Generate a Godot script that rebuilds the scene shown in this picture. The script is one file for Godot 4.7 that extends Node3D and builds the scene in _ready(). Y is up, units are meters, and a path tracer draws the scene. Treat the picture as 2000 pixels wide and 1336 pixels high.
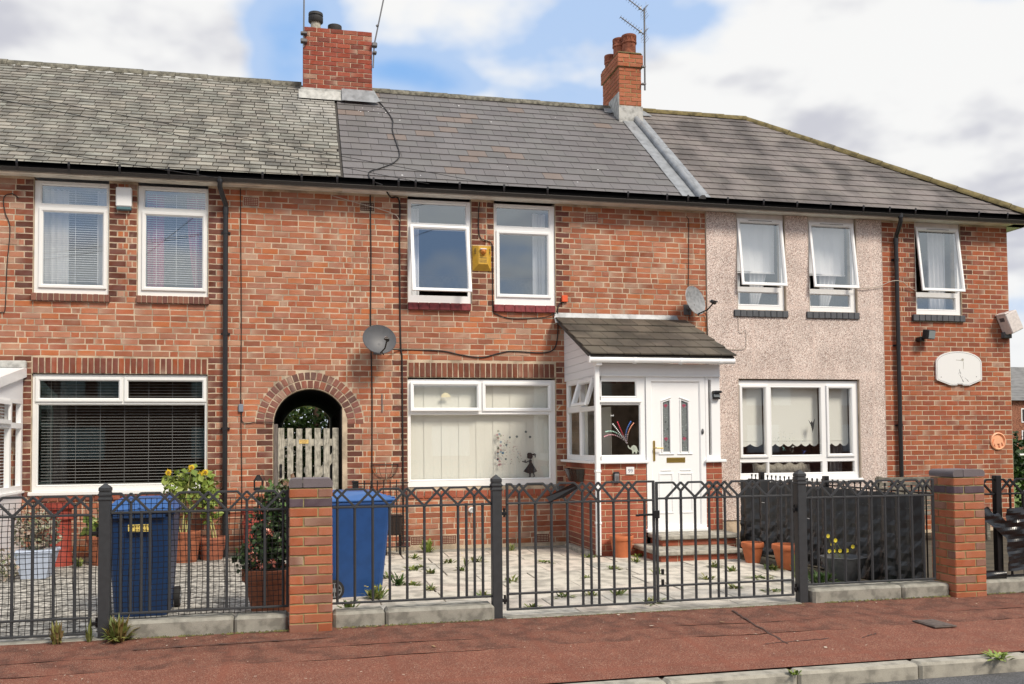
extends Node3D

# ---------------------------------------------------------------- mesh helper
class MB:
	var v := PackedVector3Array()
	var n := PackedVector3Array()
	var c := PackedColorArray()
	var u := PackedVector2Array()
	var uvs := false

	func vert(p: Vector3, nn: Vector3, col: Color, uv := Vector2.ZERO) -> void:
		v.append(p)
		n.append(nn)
		c.append(col)
		u.append(uv)

	# counter-clockwise seen from outside; stored clockwise as Godot wants
	func tri(a: Vector3, b: Vector3, d: Vector3, col := Color.WHITE) -> void:
		var nn := (b - a).cross(d - a).normalized()
		vert(a, nn, col)
		vert(d, nn, col)
		vert(b, nn, col)

	func tri3(a: Vector3, b: Vector3, d: Vector3, ca: Color, cb: Color, cd: Color) -> void:
		var nn := (b - a).cross(d - a).normalized()
		vert(a, nn, ca)
		vert(d, nn, cd)
		vert(b, nn, cb)

	func quad(a: Vector3, b: Vector3, d: Vector3, e: Vector3, col := Color.WHITE) -> void:
		tri(a, b, d, col)
		tri(a, d, e, col)

	func quadn(a: Vector3, b: Vector3, d: Vector3, e: Vector3, na: Vector3, nb: Vector3, nd: Vector3, ne: Vector3, col := Color.WHITE) -> void:
		vert(a, na, col)
		vert(d, nd, col)
		vert(b, nb, col)
		vert(a, na, col)
		vert(e, ne, col)
		vert(d, nd, col)

	func quaduv(a: Vector3, b: Vector3, d: Vector3, e: Vector3) -> void:
		uvs = true
		var nn := (b - a).cross(d - a).normalized()
		vert(a, nn, Color.WHITE, Vector2(0, 1))
		vert(d, nn, Color.WHITE, Vector2(1, 0))
		vert(b, nn, Color.WHITE, Vector2(1, 1))
		vert(a, nn, Color.WHITE, Vector2(0, 1))
		vert(e, nn, Color.WHITE, Vector2(0, 0))
		vert(d, nn, Color.WHITE, Vector2(1, 0))

	# box from eight corners, t a transform
	func bx(x0: float, x1: float, y0: float, y1: float, z0: float, z1: float, col := Color.WHITE, t := Transform3D()) -> void:
		var p := [Vector3(x0, y0, z0), Vector3(x1, y0, z0), Vector3(x1, y1, z0), Vector3(x0, y1, z0), Vector3(x0, y0, z1), Vector3(x1, y0, z1), Vector3(x1, y1, z1), Vector3(x0, y1, z1)]
		for i in 8:
			p[i] = t * p[i]
		quad(p[4], p[5], p[6], p[7], col)
		quad(p[1], p[0], p[3], p[2], col)
		quad(p[5], p[1], p[2], p[6], col)
		quad(p[0], p[4], p[7], p[3], col)
		quad(p[7], p[6], p[2], p[3], col)
		quad(p[0], p[1], p[5], p[4], col)

	# box with chamfered edges
	func cbx(x0: float, x1: float, y0: float, y1: float, z0: float, z1: float, b: float, col := Color.WHITE, t := Transform3D()) -> void:
		var cx := (x0 + x1) / 2
		var cy := (y0 + y1) / 2
		var cz := (z0 + z1) / 2
		var h := Vector3(x1 - x0, y1 - y0, z1 - z0) / 2
		b = minf(b, minf(h.x, minf(h.y, h.z)) * 0.9)
		var o := Vector3(cx, cy, cz)
		var q := func(sx: float, sy: float, sz: float, ax: int) -> Vector3:
			var w := Vector3(sx * (h.x - b), sy * (h.y - b), sz * (h.z - b))
			w[ax] = [sx, sy, sz][ax] * h[ax]
			return t * (o + w)
		for s in [1.0, -1.0]:
			var f: float = s
			if f > 0:
				quad(q.call(-1, -1, 1, 2), q.call(1, -1, 1, 2), q.call(1, 1, 1, 2), q.call(-1, 1, 1, 2), col)
				quad(q.call(1, -1, 1, 0), q.call(1, -1, -1, 0), q.call(1, 1, -1, 0), q.call(1, 1, 1, 0), col)
				quad(q.call(-1, 1, 1, 1), q.call(1, 1, 1, 1), q.call(1, 1, -1, 1), q.call(-1, 1, -1, 1), col)
			else:
				quad(q.call(1, -1, -1, 2), q.call(-1, -1, -1, 2), q.call(-1, 1, -1, 2), q.call(1, 1, -1, 2), col)
				quad(q.call(-1, -1, -1, 0), q.call(-1, -1, 1, 0), q.call(-1, 1, 1, 0), q.call(-1, 1, -1, 0), col)
				quad(q.call(-1, -1, -1, 1), q.call(1, -1, -1, 1), q.call(1, -1, 1, 1), q.call(-1, -1, 1, 1), col)
		for sx in [-1.0, 1.0]:
			for sy in [-1.0, 1.0]:
				var k: float = sx * sy
				var e := [q.call(sx, sy, 1, 0), q.call(sx, sy, -1, 0), q.call(sx, sy, -1, 1), q.call(sx, sy, 1, 1)]
				if k < 0:
					e.reverse()
				quad(e[0], e[1], e[2], e[3], col)
		for sx in [-1.0, 1.0]:
			for sz in [-1.0, 1.0]:
				var k: float = sx * sz
				var e := [q.call(sx, 1, sz, 2), q.call(sx, -1, sz, 2), q.call(sx, -1, sz, 0), q.call(sx, 1, sz, 0)]
				if k < 0:
					e.reverse()
				quad(e[0], e[1], e[2], e[3], col)
		for sy in [-1.0, 1.0]:
			for sz in [-1.0, 1.0]:
				var k: float = sy * sz
				var e := [q.call(-1, sy, sz, 2), q.call(1, sy, sz, 2), q.call(1, sy, sz, 1), q.call(-1, sy, sz, 1)]
				if k < 0:
					e.reverse()
				quad(e[0], e[1], e[2], e[3], col)
		for sx in [-1.0, 1.0]:
			for sy in [-1.0, 1.0]:
				for sz in [-1.0, 1.0]:
					var e := [q.call(sx, sy, sz, 0), q.call(sx, sy, sz, 1), q.call(sx, sy, sz, 2)]
					if sx * sy * sz < 0:
						e.reverse()
					tri(e[0], e[1], e[2], col)

	func tube(pts: Array, r: float, sides := 8, col := Color.WHITE, r_end := -1.0, caps := true) -> void:
		var count := pts.size()
		if r_end < 0:
			r_end = r
		var rings := []
		var nors := []
		var side := Vector3.ZERO
		for i in count:
			var a: Vector3 = pts[max(i - 1, 0)]
			var b: Vector3 = pts[min(i + 1, count - 1)]
			var dir := (b - a).normalized()
			if side == Vector3.ZERO or absf(side.dot(dir)) > 0.95:
				side = dir.cross(Vector3.UP if absf(dir.y) < 0.9 else Vector3.RIGHT).normalized()
			side = (side - dir * side.dot(dir)).normalized()
			var up := side.cross(dir).normalized()
			var rr := lerpf(r, r_end, float(i) / maxf(1, count - 1))
			var ring := []
			var nn := []
			for k in sides:
				var t := TAU * (k + 0.5) / sides
				var d := side * cos(t) + up * sin(t)
				nn.append(d)
				ring.append(pts[i] + d * rr)
			rings.append(ring)
			nors.append(nn)
		for i in count - 1:
			for k in sides:
				var j := (k + 1) % sides
				quadn(rings[i][k], rings[i + 1][k], rings[i + 1][j], rings[i][j], nors[i][k], nors[i + 1][k], nors[i + 1][j], nors[i][j], col)
		if caps:
			for k in range(1, sides - 1):
				tri(rings[0][0], rings[0][k], rings[0][k + 1], col)
				tri(rings[count - 1][0], rings[count - 1][k + 1], rings[count - 1][k], col)

	# profile: array of Vector2(radius, y), bottom to top
	func lathe(prof: Array, segs := 20, col := Color.WHITE, t := Transform3D(), smooth := true) -> void:
		var nor := []
		for i in prof.size() - 1:
			var d: Vector2 = prof[i + 1] - prof[i]
			nor.append(Vector2(d.y, -d.x).normalized())
		for i in prof.size() - 1:
			var na: Vector2 = nor[i]
			var nb: Vector2 = nor[i]
			if smooth:
				if i > 0 and nor[i - 1].dot(nor[i]) > 0.6:
					na = (nor[i - 1] + nor[i]).normalized()
				if i < prof.size() - 2 and nor[i + 1].dot(nor[i]) > 0.6:
					nb = (nor[i + 1] + nor[i]).normalized()
			var a: Vector2 = prof[i]
			var b: Vector2 = prof[i + 1]
			for k in segs:
				var t0 := TAU * k / segs
				var t1 := TAU * (k + 1) / segs
				var e0 := Vector3(cos(t0), 0, sin(t0))
				var e1 := Vector3(cos(t1), 0, sin(t1))
				var up := Vector3.UP
				quadn(t * (e1 * a.x + up * a.y), t * (e0 * a.x + up * a.y), t * (e0 * b.x + up * b.y), t * (e1 * b.x + up * b.y),
					(t.basis * (e1 * na.x + up * na.y)).normalized(), (t.basis * (e0 * na.x + up * na.y)).normalized(), (t.basis * (e0 * nb.x + up * nb.y)).normalized(), (t.basis * (e1 * nb.x + up * nb.y)).normalized(), col)

	# mitred ring round a rectangle in xy; profile of [inset, z] from outside to inside
	func ring(x0: float, x1: float, y0: float, y1: float, prof: Array, col := Color.WHITE) -> void:
		for i in prof.size() - 1:
			var a: float = prof[i][0]
			var za: float = prof[i][1]
			var b: float = prof[i + 1][0]
			var zb: float = prof[i + 1][1]
			var pa := [Vector3(x0 + a, y0 + a, za), Vector3(x1 - a, y0 + a, za), Vector3(x1 - a, y1 - a, za), Vector3(x0 + a, y1 - a, za)]
			var pb := [Vector3(x0 + b, y0 + b, zb), Vector3(x1 - b, y0 + b, zb), Vector3(x1 - b, y1 - b, zb), Vector3(x0 + b, y1 - b, zb)]
			for k in 4:
				var j := (k + 1) % 4
				quad(pa[k], pa[j], pb[j], pb[k], col)

	# polygon in xy pushed out from z0 to z1
	func prism(poly: PackedVector2Array, z0: float, z1: float, col := Color.WHITE, t := Transform3D()) -> void:
		if Geometry2D.is_polygon_clockwise(poly):
			poly.reverse()
		var ix := Geometry2D.triangulate_polygon(poly)
		for i in range(0, ix.size(), 3):
			var a := poly[ix[i]]
			var b := poly[ix[i + 1]]
			var d := poly[ix[i + 2]]
			if (b - a).cross(d - a) < 0:
				var s := b
				b = d
				d = s
			tri(t * Vector3(a.x, a.y, z1), t * Vector3(b.x, b.y, z1), t * Vector3(d.x, d.y, z1), col)
			tri(t * Vector3(a.x, a.y, z0), t * Vector3(d.x, d.y, z0), t * Vector3(b.x, b.y, z0), col)
		for i in poly.size():
			var a := poly[i]
			var b := poly[(i + 1) % poly.size()]
			quad(t * Vector3(a.x, a.y, z0), t * Vector3(b.x, b.y, z0), t * Vector3(b.x, b.y, z1), t * Vector3(a.x, a.y, z1), col)

	func mesh() -> ArrayMesh:
		var a := []
		a.resize(Mesh.ARRAY_MAX)
		a[Mesh.ARRAY_VERTEX] = v
		a[Mesh.ARRAY_NORMAL] = n
		a[Mesh.ARRAY_COLOR] = c
		if uvs:
			a[Mesh.ARRAY_TEX_UV] = u
		var m := ArrayMesh.new()
		m.add_surface_from_arrays(Mesh.PRIMITIVE_TRIANGLES, a)
		return m


var rng := RandomNumberGenerator.new()
var M := {}
var T := {}
const CAM := Vector3(0, 1.535, 13.2)
const EAVE_Y := 5.17
const EAVE_Z := 0.28
const RIDGE_Y := 7.72
const RIDGE_Z := -2.95


# ---------------------------------------------------------------- nodes
func part(called: String, geo, material: Material, parent: Node3D, label := "") -> MeshInstance3D:
	var o := MeshInstance3D.new()
	o.name = called
	o.mesh = geo.mesh() if geo is MB else geo
	o.material_override = material
	parent.add_child(o, true)
	if label:
		o.set_meta("label", label)
	return o


func node(called: String, parent: Node3D = null, at := Vector3.ZERO) -> Node3D:
	var o := Node3D.new()
	o.name = called
	o.position = at
	(parent if parent else self).add_child(o, true)
	return o


func tag(o: Node3D, label: String, category: String, group := "") -> Node3D:
	o.set_meta("label", label)
	o.set_meta("category", category)
	if group:
		o.set_meta("group", group)
	return o


func thing(called: String, label: String, category: String, at := Vector3.ZERO, group := "") -> Node3D:
	return tag(node(called, null, at), label, category, group)


func struct(called: String) -> Node3D:
	var o := node(called)
	o.set_meta("kind", "structure")
	return o


func stuff(o: Node3D) -> Node3D:
	o.set_meta("kind", "stuff")
	return o


func rr(a: float, b: float) -> float:
	return rng.randf_range(a, b)


func gy(z: float) -> float:
	return 0.0095 * clampf(z, 0, 5.5)


# ---------------------------------------------------------------- materials
func ntex(key: String, freq: float, oct: int, ramp: Array, kind := FastNoiseLite.TYPE_SIMPLEX_SMOOTH, size := 512, seed_ := 1) -> NoiseTexture2D:
	var f := FastNoiseLite.new()
	f.noise_type = kind
	f.frequency = freq
	f.seed = seed_
	f.fractal_octaves = oct
	f.fractal_type = FastNoiseLite.FRACTAL_FBM if oct > 1 else FastNoiseLite.FRACTAL_NONE
	if kind == FastNoiseLite.TYPE_CELLULAR:
		f.cellular_return_type = FastNoiseLite.RETURN_CELL_VALUE
	var t := NoiseTexture2D.new()
	t.width = size
	t.height = size
	t.seamless = true
	t.noise = f
	if ramp.size():
		var g := Gradient.new()
		var offs := PackedFloat32Array()
		var cols := PackedColorArray()
		for r in ramp:
			offs.append(r[0])
			var k = r[1]
			cols.append(k if k is Color else Color(k, k, k).linear_to_srgb())
		g.offsets = offs
		g.colors = cols
		t.color_ramp = g
	T[key] = t
	return t


func mk(key: String, col: Color, rough: float, o := {}) -> StandardMaterial3D:
	var m := StandardMaterial3D.new()
	m.resource_name = key
	m.albedo_color = col.linear_to_srgb()
	m.roughness = rough
	m.metallic = o.get("metal", 0.0)
	m.metallic_specular = o.get("spec", 0.5)
	if o.get("vc", false):
		m.vertex_color_use_as_albedo = true
	if o.has("tex"):
		m.albedo_texture = T[o.tex]
		m.uv1_triplanar = true
		m.uv1_world_triplanar = o.get("world", true)
		var s = o.get("ts", 1.0)
		m.uv1_scale = s if s is Vector3 else Vector3(s, s, s)
	if o.has("det"):
		m.detail_enabled = true
		m.detail_albedo = T[o.det]
		m.detail_blend_mode = BaseMaterial3D.BLEND_MODE_MUL
		m.detail_uv_layer = BaseMaterial3D.DETAIL_UV_2
		m.uv2_triplanar = true
		m.uv2_world_triplanar = o.get("world", true)
		var s = o.get("ds", 0.3)
		m.uv2_scale = s if s is Vector3 else Vector3(s, s, s)
	if o.has("bump"):
		m.heightmap_enabled = true
		m.heightmap_texture = T[o.bump]
		m.heightmap_scale = o.get("bs", 0.3)
		m.uv1_triplanar = true
		m.uv1_world_triplanar = o.get("world", true)
		var s = o.get("ts", 1.0)
		m.uv1_scale = s if s is Vector3 else Vector3(s, s, s)
	if o.has("back"):
		m.backlight_enabled = true
		m.backlight = o.back
	if o.has("coat"):
		m.clearcoat_enabled = true
		m.clearcoat = o.coat
		m.clearcoat_roughness = 0.15
	M[key] = m
	return m


func make_materials() -> void:
	ntex("grain", 0.11, 4, [[0.2, 0.72], [0.5, 0.9], [0.8, 1.0]], FastNoiseLite.TYPE_SIMPLEX_SMOOTH, 512, 3)
	ntex("fine", 0.35, 2, [[0.25, 0.6], [0.5, 0.88], [0.75, 1.0]], FastNoiseLite.TYPE_SIMPLEX, 512, 5)
	ntex("blotch", 0.012, 5, [[0.25, 0.6], [0.45, 0.85], [0.7, 1.0]], FastNoiseLite.TYPE_SIMPLEX_SMOOTH, 512, 7)
	ntex("soft", 0.01, 4, [[0.25, 0.86], [0.7, 1.0]], FastNoiseLite.TYPE_SIMPLEX_SMOOTH, 512, 9)
	ntex("stain", 0.016, 6, [[0.3, 0.42], [0.5, 0.8], [0.62, 1.0]], FastNoiseLite.TYPE_SIMPLEX_SMOOTH, 512, 11)
	ntex("peb", 0.16, 1, [[0.0, Color(0.40, 0.31, 0.28)], [0.15, Color(0.62, 0.52, 0.48)], [0.32, Color(0.80, 0.71, 0.67)], [0.62, Color(0.89, 0.82, 0.78)], [0.85, Color(0.94, 0.89, 0.85)], [1.0, Color(0.98, 0.96, 0.94)]], FastNoiseLite.TYPE_CELLULAR, 1024, 13)
	ntex("tarmac", 0.3, 1, [[0.0, Color(0.40, 0.18, 0.13)], [0.3, Color(0.54, 0.27, 0.20)], [0.6, Color(0.64, 0.34, 0.26)], [0.9, Color(0.72, 0.45, 0.36)], [1.0, Color(0.84, 0.70, 0.62)]], FastNoiseLite.TYPE_CELLULAR, 1024, 15)
	ntex("road", 0.3, 1, [[0.0, 0.04], [0.4, 0.1], [0.8, 0.18], [1.0, 0.32]], FastNoiseLite.TYPE_CELLULAR, 1024, 17)
	ntex("aggregate", 0.22, 1, [[0.0, 0.22], [0.3, 0.5], [0.65, 0.75], [1.0, 1.0]], FastNoiseLite.TYPE_CELLULAR, 512, 19)
	ntex("bumpy", 0.2, 3, [], FastNoiseLite.TYPE_SIMPLEX, 512, 21)
	ntex("wood", 0.03, 4, [[0.3, 0.6], [0.5, 0.9], [0.7, 1.0]], FastNoiseLite.TYPE_SIMPLEX_SMOOTH, 512, 23)

	mk("brick", Color.WHITE, 0.92, {"vc": true, "tex": "grain", "ts": 2.3, "det": "soft", "ds": 0.31, "bump": "bumpy", "bs": 0.28})
	mk("mortar", Color(0.76, 0.61, 0.44), 0.95, {"tex": "fine", "ts": 2.0, "det": "blotch", "ds": 0.45, "bump": "bumpy", "bs": 0.3})
	mk("mortar_porch", Color(0.66, 0.52, 0.34), 0.95, {"tex": "fine", "ts": 2.0})
	mk("mortar_moss", Color(0.42, 0.36, 0.17), 0.95, {"tex": "fine", "ts": 2.0, "det": "blotch", "ds": 1.3})
	mk("slate", Color.WHITE, 0.75, {"vc": true, "tex": "grain", "ts": 1.7, "det": "blotch", "ds": 0.37, "bump": "bumpy", "bs": 0.25})
	mk("slate_dark", Color.WHITE, 0.62, {"vc": true, "tex": "grain", "ts": 1.1, "det": "soft", "ds": 0.3})
	mk("tile_stained", Color.WHITE, 0.8, {"vc": true, "tex": "grain", "ts": 1.3, "det": "stain", "ds": 0.13})
	mk("ridge", Color(0.27, 0.255, 0.2), 0.9, {"tex": "fine", "ts": 1.4, "det": "stain", "ds": 0.9, "bump": "bumpy", "bs": 0.4})
	mk("ridge_moss", Color(0.25, 0.2, 0.085), 0.95, {"tex": "fine", "ts": 1.4, "det": "stain", "ds": 0.7, "bump": "bumpy", "bs": 0.5})
	mk("lead", Color(0.33, 0.345, 0.36), 0.5, {"tex": "blotch", "ts": 0.9, "metal": 0.25})
	mk("lead_pale", Color(0.5, 0.5, 0.47), 0.8, {"tex": "blotch", "ts": 1.1})
	mk("black_plastic", Color(0.018, 0.018, 0.02), 0.35, {"tex": "soft", "ts": 1.0})
	mk("rail_paint", Color(0.036, 0.039, 0.043), 0.5, {"tex": "soft", "ts": 3.0})
	mk("black_paint", Color(0.008, 0.008, 0.009), 0.4)
	mk("cable", Color(0.012, 0.011, 0.011), 0.6)
	mk("cable_white", Color(0.45, 0.4, 0.34), 0.6)
	mk("upvc", Color(0.88, 0.885, 0.885), 0.32)
	mk("upvc_old", Color(0.80, 0.80, 0.78), 0.40)
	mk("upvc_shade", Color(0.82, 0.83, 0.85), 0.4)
	mk("board_dirty", Color(0.80, 0.76, 0.66), 0.75, {"tex": "blotch", "ts": Vector3(0.35, 2.2, 2.2)})
	mk("board_clean", Color(0.84, 0.82, 0.77), 0.6, {"tex": "soft", "ts": 0.6})
	mk("sill_red", Color(0.24, 0.035, 0.038), 0.6, {"tex": "blotch", "ts": 1.8})
	mk("sill_grey", Color(0.085, 0.09, 0.1), 0.6, {"tex": "soft", "ts": 1.8})
	mk("pebbledash", Color(1.0, 1.0, 1.0), 0.95, {"tex": "peb", "ts": 0.95, "det": "soft", "ds": 0.35, "bump": "peb", "bs": 0.6})
	mk("render_edge", Color(0.6, 0.5, 0.42), 0.9, {"tex": "fine", "ts": 2.0})
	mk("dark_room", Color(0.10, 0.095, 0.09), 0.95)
	mk("deck", Color(0.06, 0.055, 0.05), 0.95)
	mk("passage_black", Color(0.012, 0.012, 0.012), 0.9)  # near-black over the whole passage lining
	mk("terracotta", Color(0.40, 0.13, 0.06), 0.8, {"tex": "blotch", "ts": 2.0, "det": "grain", "ds": 1.5})
	mk("terracotta_red", Color(0.33, 0.05, 0.03), 0.75, {"tex": "blotch", "ts": 2.0})
	mk("terracotta_orange", Color(0.52, 0.15, 0.055), 0.75, {"tex": "soft", "ts": 2.0})
	mk("pot_clay", Color(0.36, 0.12, 0.065), 0.9, {"tex": "blotch", "ts": 1.5})
	mk("pot_dark", Color(0.03, 0.03, 0.03), 0.7)
	mk("pot_pale", Color(0.42, 0.40, 0.34), 0.9, {"tex": "blotch", "ts": 3.0})
	mk("pot_blue", Color(0.50, 0.57, 0.70), 0.5, {"tex": "soft", "ts": 2.0})
	mk("pot_grey", Color(0.115, 0.118, 0.125), 0.75, {"tex": "blotch", "ts": 2.0})
	mk("soil", Color(0.05, 0.035, 0.025), 1.0, {"tex": "fine", "ts": 2.0})
	mk("bin_blue", Color(0.014, 0.062, 0.205), 0.42, {"tex": "soft", "ts": 1.3})
	mk("bin_navy", Color(0.006, 0.030, 0.095), 0.45)
	mk("bin_lid", Color(0.03, 0.11, 0.32), 0.42, {"tex": "soft", "ts": 1.3})
	mk("rubber", Color(0.012, 0.012, 0.012), 0.8)
	mk("grey_plastic", Color(0.16, 0.165, 0.17), 0.5)
	mk("dish", Color(0.085, 0.088, 0.096), 0.5, {"tex": "soft", "ts": 2.0})
	mk("dish_pale", Color(0.30, 0.31, 0.32), 0.5, {"tex": "blotch", "ts": 2.0})
	mk("metal", Color(0.42, 0.42, 0.43), 0.35, {"metal": 0.8})
	mk("metal_dull", Color(0.16, 0.16, 0.165), 0.5, {"metal": 0.5})
	mk("brass", Color(0.50, 0.36, 0.10), 0.3, {"metal": 0.85})
	mk("yellow", Color(0.62, 0.36, 0.035), 0.45, {"tex": "soft", "ts": 3.0})
	mk("yellow_pale", Color(0.78, 0.60, 0.22), 0.6)
	mk("lamp_amber", Color(0.5, 0.17, 0.02), 0.25)
	mk("white", Color(0.80, 0.80, 0.79), 0.4)
	mk("white_dirty", Color(0.72, 0.66, 0.63), 0.5, {"tex": "soft", "ts": 3.0})
	mk("ink", Color(0.02, 0.02, 0.022), 0.6)
	mk("teal", Color(0.08, 0.16, 0.18), 0.4)
	mk("lens_grey", Color(0.22, 0.25, 0.26), 0.15, {"spec": 0.7})
	mk("copper", Color(0.86, 0.42, 0.24), 0.5)
	mk("orange", Color(0.75, 0.11, 0.03), 0.5)
	mk("grey_box", Color(0.2, 0.23, 0.28), 0.5)
	mk("timber", Color(0.52, 0.49, 0.41), 0.9, {"tex": "wood", "ts": Vector3(3.5, 0.35, 3.5), "det": "blotch", "ds": 1.4})
	mk("timber_post", Color(0.17, 0.15, 0.14), 0.9, {"tex": "wood", "ts": Vector3(3.0, 0.3, 3.0)})
	mk("timber_bench", Color(0.23, 0.21, 0.17), 0.9, {"tex": "wood", "ts": Vector3(0.3, 4.0, 4.0), "det": "blotch", "ds": 1.2})
	mk("slab", Color.WHITE, 0.9, {"vc": true, "tex": "fine", "ts": 1.1, "det": "blotch", "ds": 0.55, "bump": "bumpy", "bs": 0.2})
	mk("step_concrete", Color(0.50, 0.47, 0.40), 0.92, {"tex": "fine", "ts": 1.3, "det": "blotch", "ds": 1.0})
	mk("kerb_concrete", Color(0.40, 0.385, 0.33), 0.95, {"tex": "fine", "ts": 1.2, "det": "blotch", "ds": 1.0, "bump": "bumpy", "bs": 0.4})
	mk("kerb_road", Color(0.46, 0.43, 0.36), 0.95, {"tex": "fine", "ts": 1.2, "det": "blotch", "ds": 0.9})
	mk("yard_concrete", Color(0.66, 0.63, 0.56), 0.9, {"tex": "aggregate", "ts": 0.35, "det": "stain", "ds": 0.8, "bump": "aggregate", "bs": 1.2})
	for q in [["tarmac_red", Color(0.64, 0.80, 0.80), "soft"], ["tarmac_worn", Color(0.58, 0.76, 0.77), "blotch"], ["tarmac_grimy", Color(0.54, 0.72, 0.74), "blotch"]]:
		mk(q[0], q[1], 0.95, {"tex": "tarmac", "ts": 0.9, "det": q[2], "ds": 0.6, "bump": "tarmac", "bs": 0.25})
	mk("tarmac_dark", Color(0.09, 0.05, 0.04), 0.95, {"tex": "fine", "ts": 1.5})
	mk("road_tarmac", Color(0.75, 0.75, 0.78), 0.95, {"tex": "road", "ts": 0.9, "det": "soft", "ds": 0.4, "bump": "road", "bs": 0.3})
	mk("earth", Color(0.10, 0.08, 0.05), 1.0, {"tex": "fine", "ts": 0.8, "det": "blotch", "ds": 0.5})
	mk("lawn", Color(0.14, 0.22, 0.03), 1.0, {"tex": "fine", "ts": 0.8, "det": "blotch", "ds": 0.3})
	mk("leaf", Color.WHITE, 0.6, {"vc": true, "back": Color(0.25, 0.3, 0.1)})
	mk("petal", Color.WHITE, 0.7, {"vc": true, "back": Color(0.3, 0.3, 0.2)})
	mk("stem", Color(0.12, 0.15, 0.04), 0.8)
	mk("stem_pale", Color(0.45, 0.42, 0.16), 0.8)
	mk("twig", Color(0.07, 0.045, 0.03), 0.9)
	mk("plain", Color.WHITE, 0.7, {"vc": true})
	mk("blind", Color(0.80, 0.81, 0.80), 0.45)
	mk("blind_cream", Color(0.74, 0.74, 0.66), 0.85)
	mk("roller", Color(0.74, 0.75, 0.69), 0.85)
	mk("roller_white", Color(0.78, 0.80, 0.82), 0.85)
	mk("net", Color(0.72, 0.73, 0.74), 0.9)
	mk("pink", Color(0.45, 0.06, 0.16), 0.9)
	mk("fabric_black", Color(0.026, 0.0265, 0.027), 0.42, {"tex": "fine", "ts": 1.5, "spec": 0.6})
	mk("sheet_black", Color(0.010, 0.010, 0.011), 0.22)
	mk("bush", Color.WHITE, 0.7, {"vc": true, "back": Color(0.2, 0.25, 0.08)})

	var g := StandardMaterial3D.new()   # coated double glazing: a weak mirror that is otherwise clear
	var one := Image.create(4, 4, false, Image.FORMAT_RGBA8)
	one.fill(Color.WHITE)
	g.resource_name = "glass"
	g.albedo_texture = ImageTexture.create_from_image(one)
	g.albedo_color = Color(0.93, 0.97, 1.0, 0.27)
	g.metallic = 1.0
	g.roughness = 0.02
	g.transparency = BaseMaterial3D.TRANSPARENCY_ALPHA
	M["glass"] = g
	var gd := g.duplicate() as StandardMaterial3D
	gd.resource_name = "glass_darkened"
	gd.albedo_color = Color(0.30, 0.36, 0.35, 0.52)  # dark tint added to the clear panes so the rooms behind look dim
	M["glass_darkened"] = gd
	var gl := g.duplicate() as StandardMaterial3D
	gl.resource_name = "glass_plain"
	gl.albedo_color = Color(0.95, 0.98, 1.0, 0.12)
	M["glass_plain"] = gl


# ---------------------------------------------------------------- bricks
const FIELD := [Color(0.530, 0.182, 0.089), Color(0.500, 0.160, 0.080), Color(0.561, 0.209, 0.108), Color(0.449, 0.138, 0.070), Color(0.530, 0.226, 0.132), Color(0.459, 0.193, 0.117), Color(0.571, 0.187, 0.075), Color(0.510, 0.220, 0.136), Color(0.388, 0.132, 0.070)]
const CLEAN := [Color(0.449, 0.127, 0.056), Color(0.408, 0.110, 0.052), Color(0.479, 0.149, 0.066), Color(0.367, 0.105, 0.055), Color(0.428, 0.154, 0.080), Color(0.316, 0.099, 0.056)]
const QUOIN := [Color(0.17, 0.055, 0.034), Color(0.22, 0.075, 0.045), Color(0.14, 0.05, 0.033), Color(0.26, 0.085, 0.05), Color(0.20, 0.07, 0.05)]
const PORCH := [Color(0.46, 0.125, 0.068), Color(0.43, 0.115, 0.06), Color(0.48, 0.14, 0.08)]
const PILLAR := [Color(0.50, 0.16, 0.075), Color(0.46, 0.14, 0.065), Color(0.53, 0.19, 0.10), Color(0.40, 0.17, 0.11), Color(0.48, 0.17, 0.085), Color(0.33, 0.17, 0.12)]
const LINTEL := [Color(0.36, 0.10, 0.055), Color(0.28, 0.085, 0.05), Color(0.40, 0.11, 0.05), Color(0.24, 0.08, 0.055)]
const CHIM := [Color(0.38, 0.085, 0.05), Color(0.33, 0.08, 0.05), Color(0.42, 0.10, 0.055), Color(0.26, 0.07, 0.045), Color(0.40, 0.12, 0.07)]
const CHIM2 := [Color(0.50, 0.16, 0.075), Color(0.47, 0.145, 0.07), Color(0.52, 0.18, 0.09)]


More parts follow.
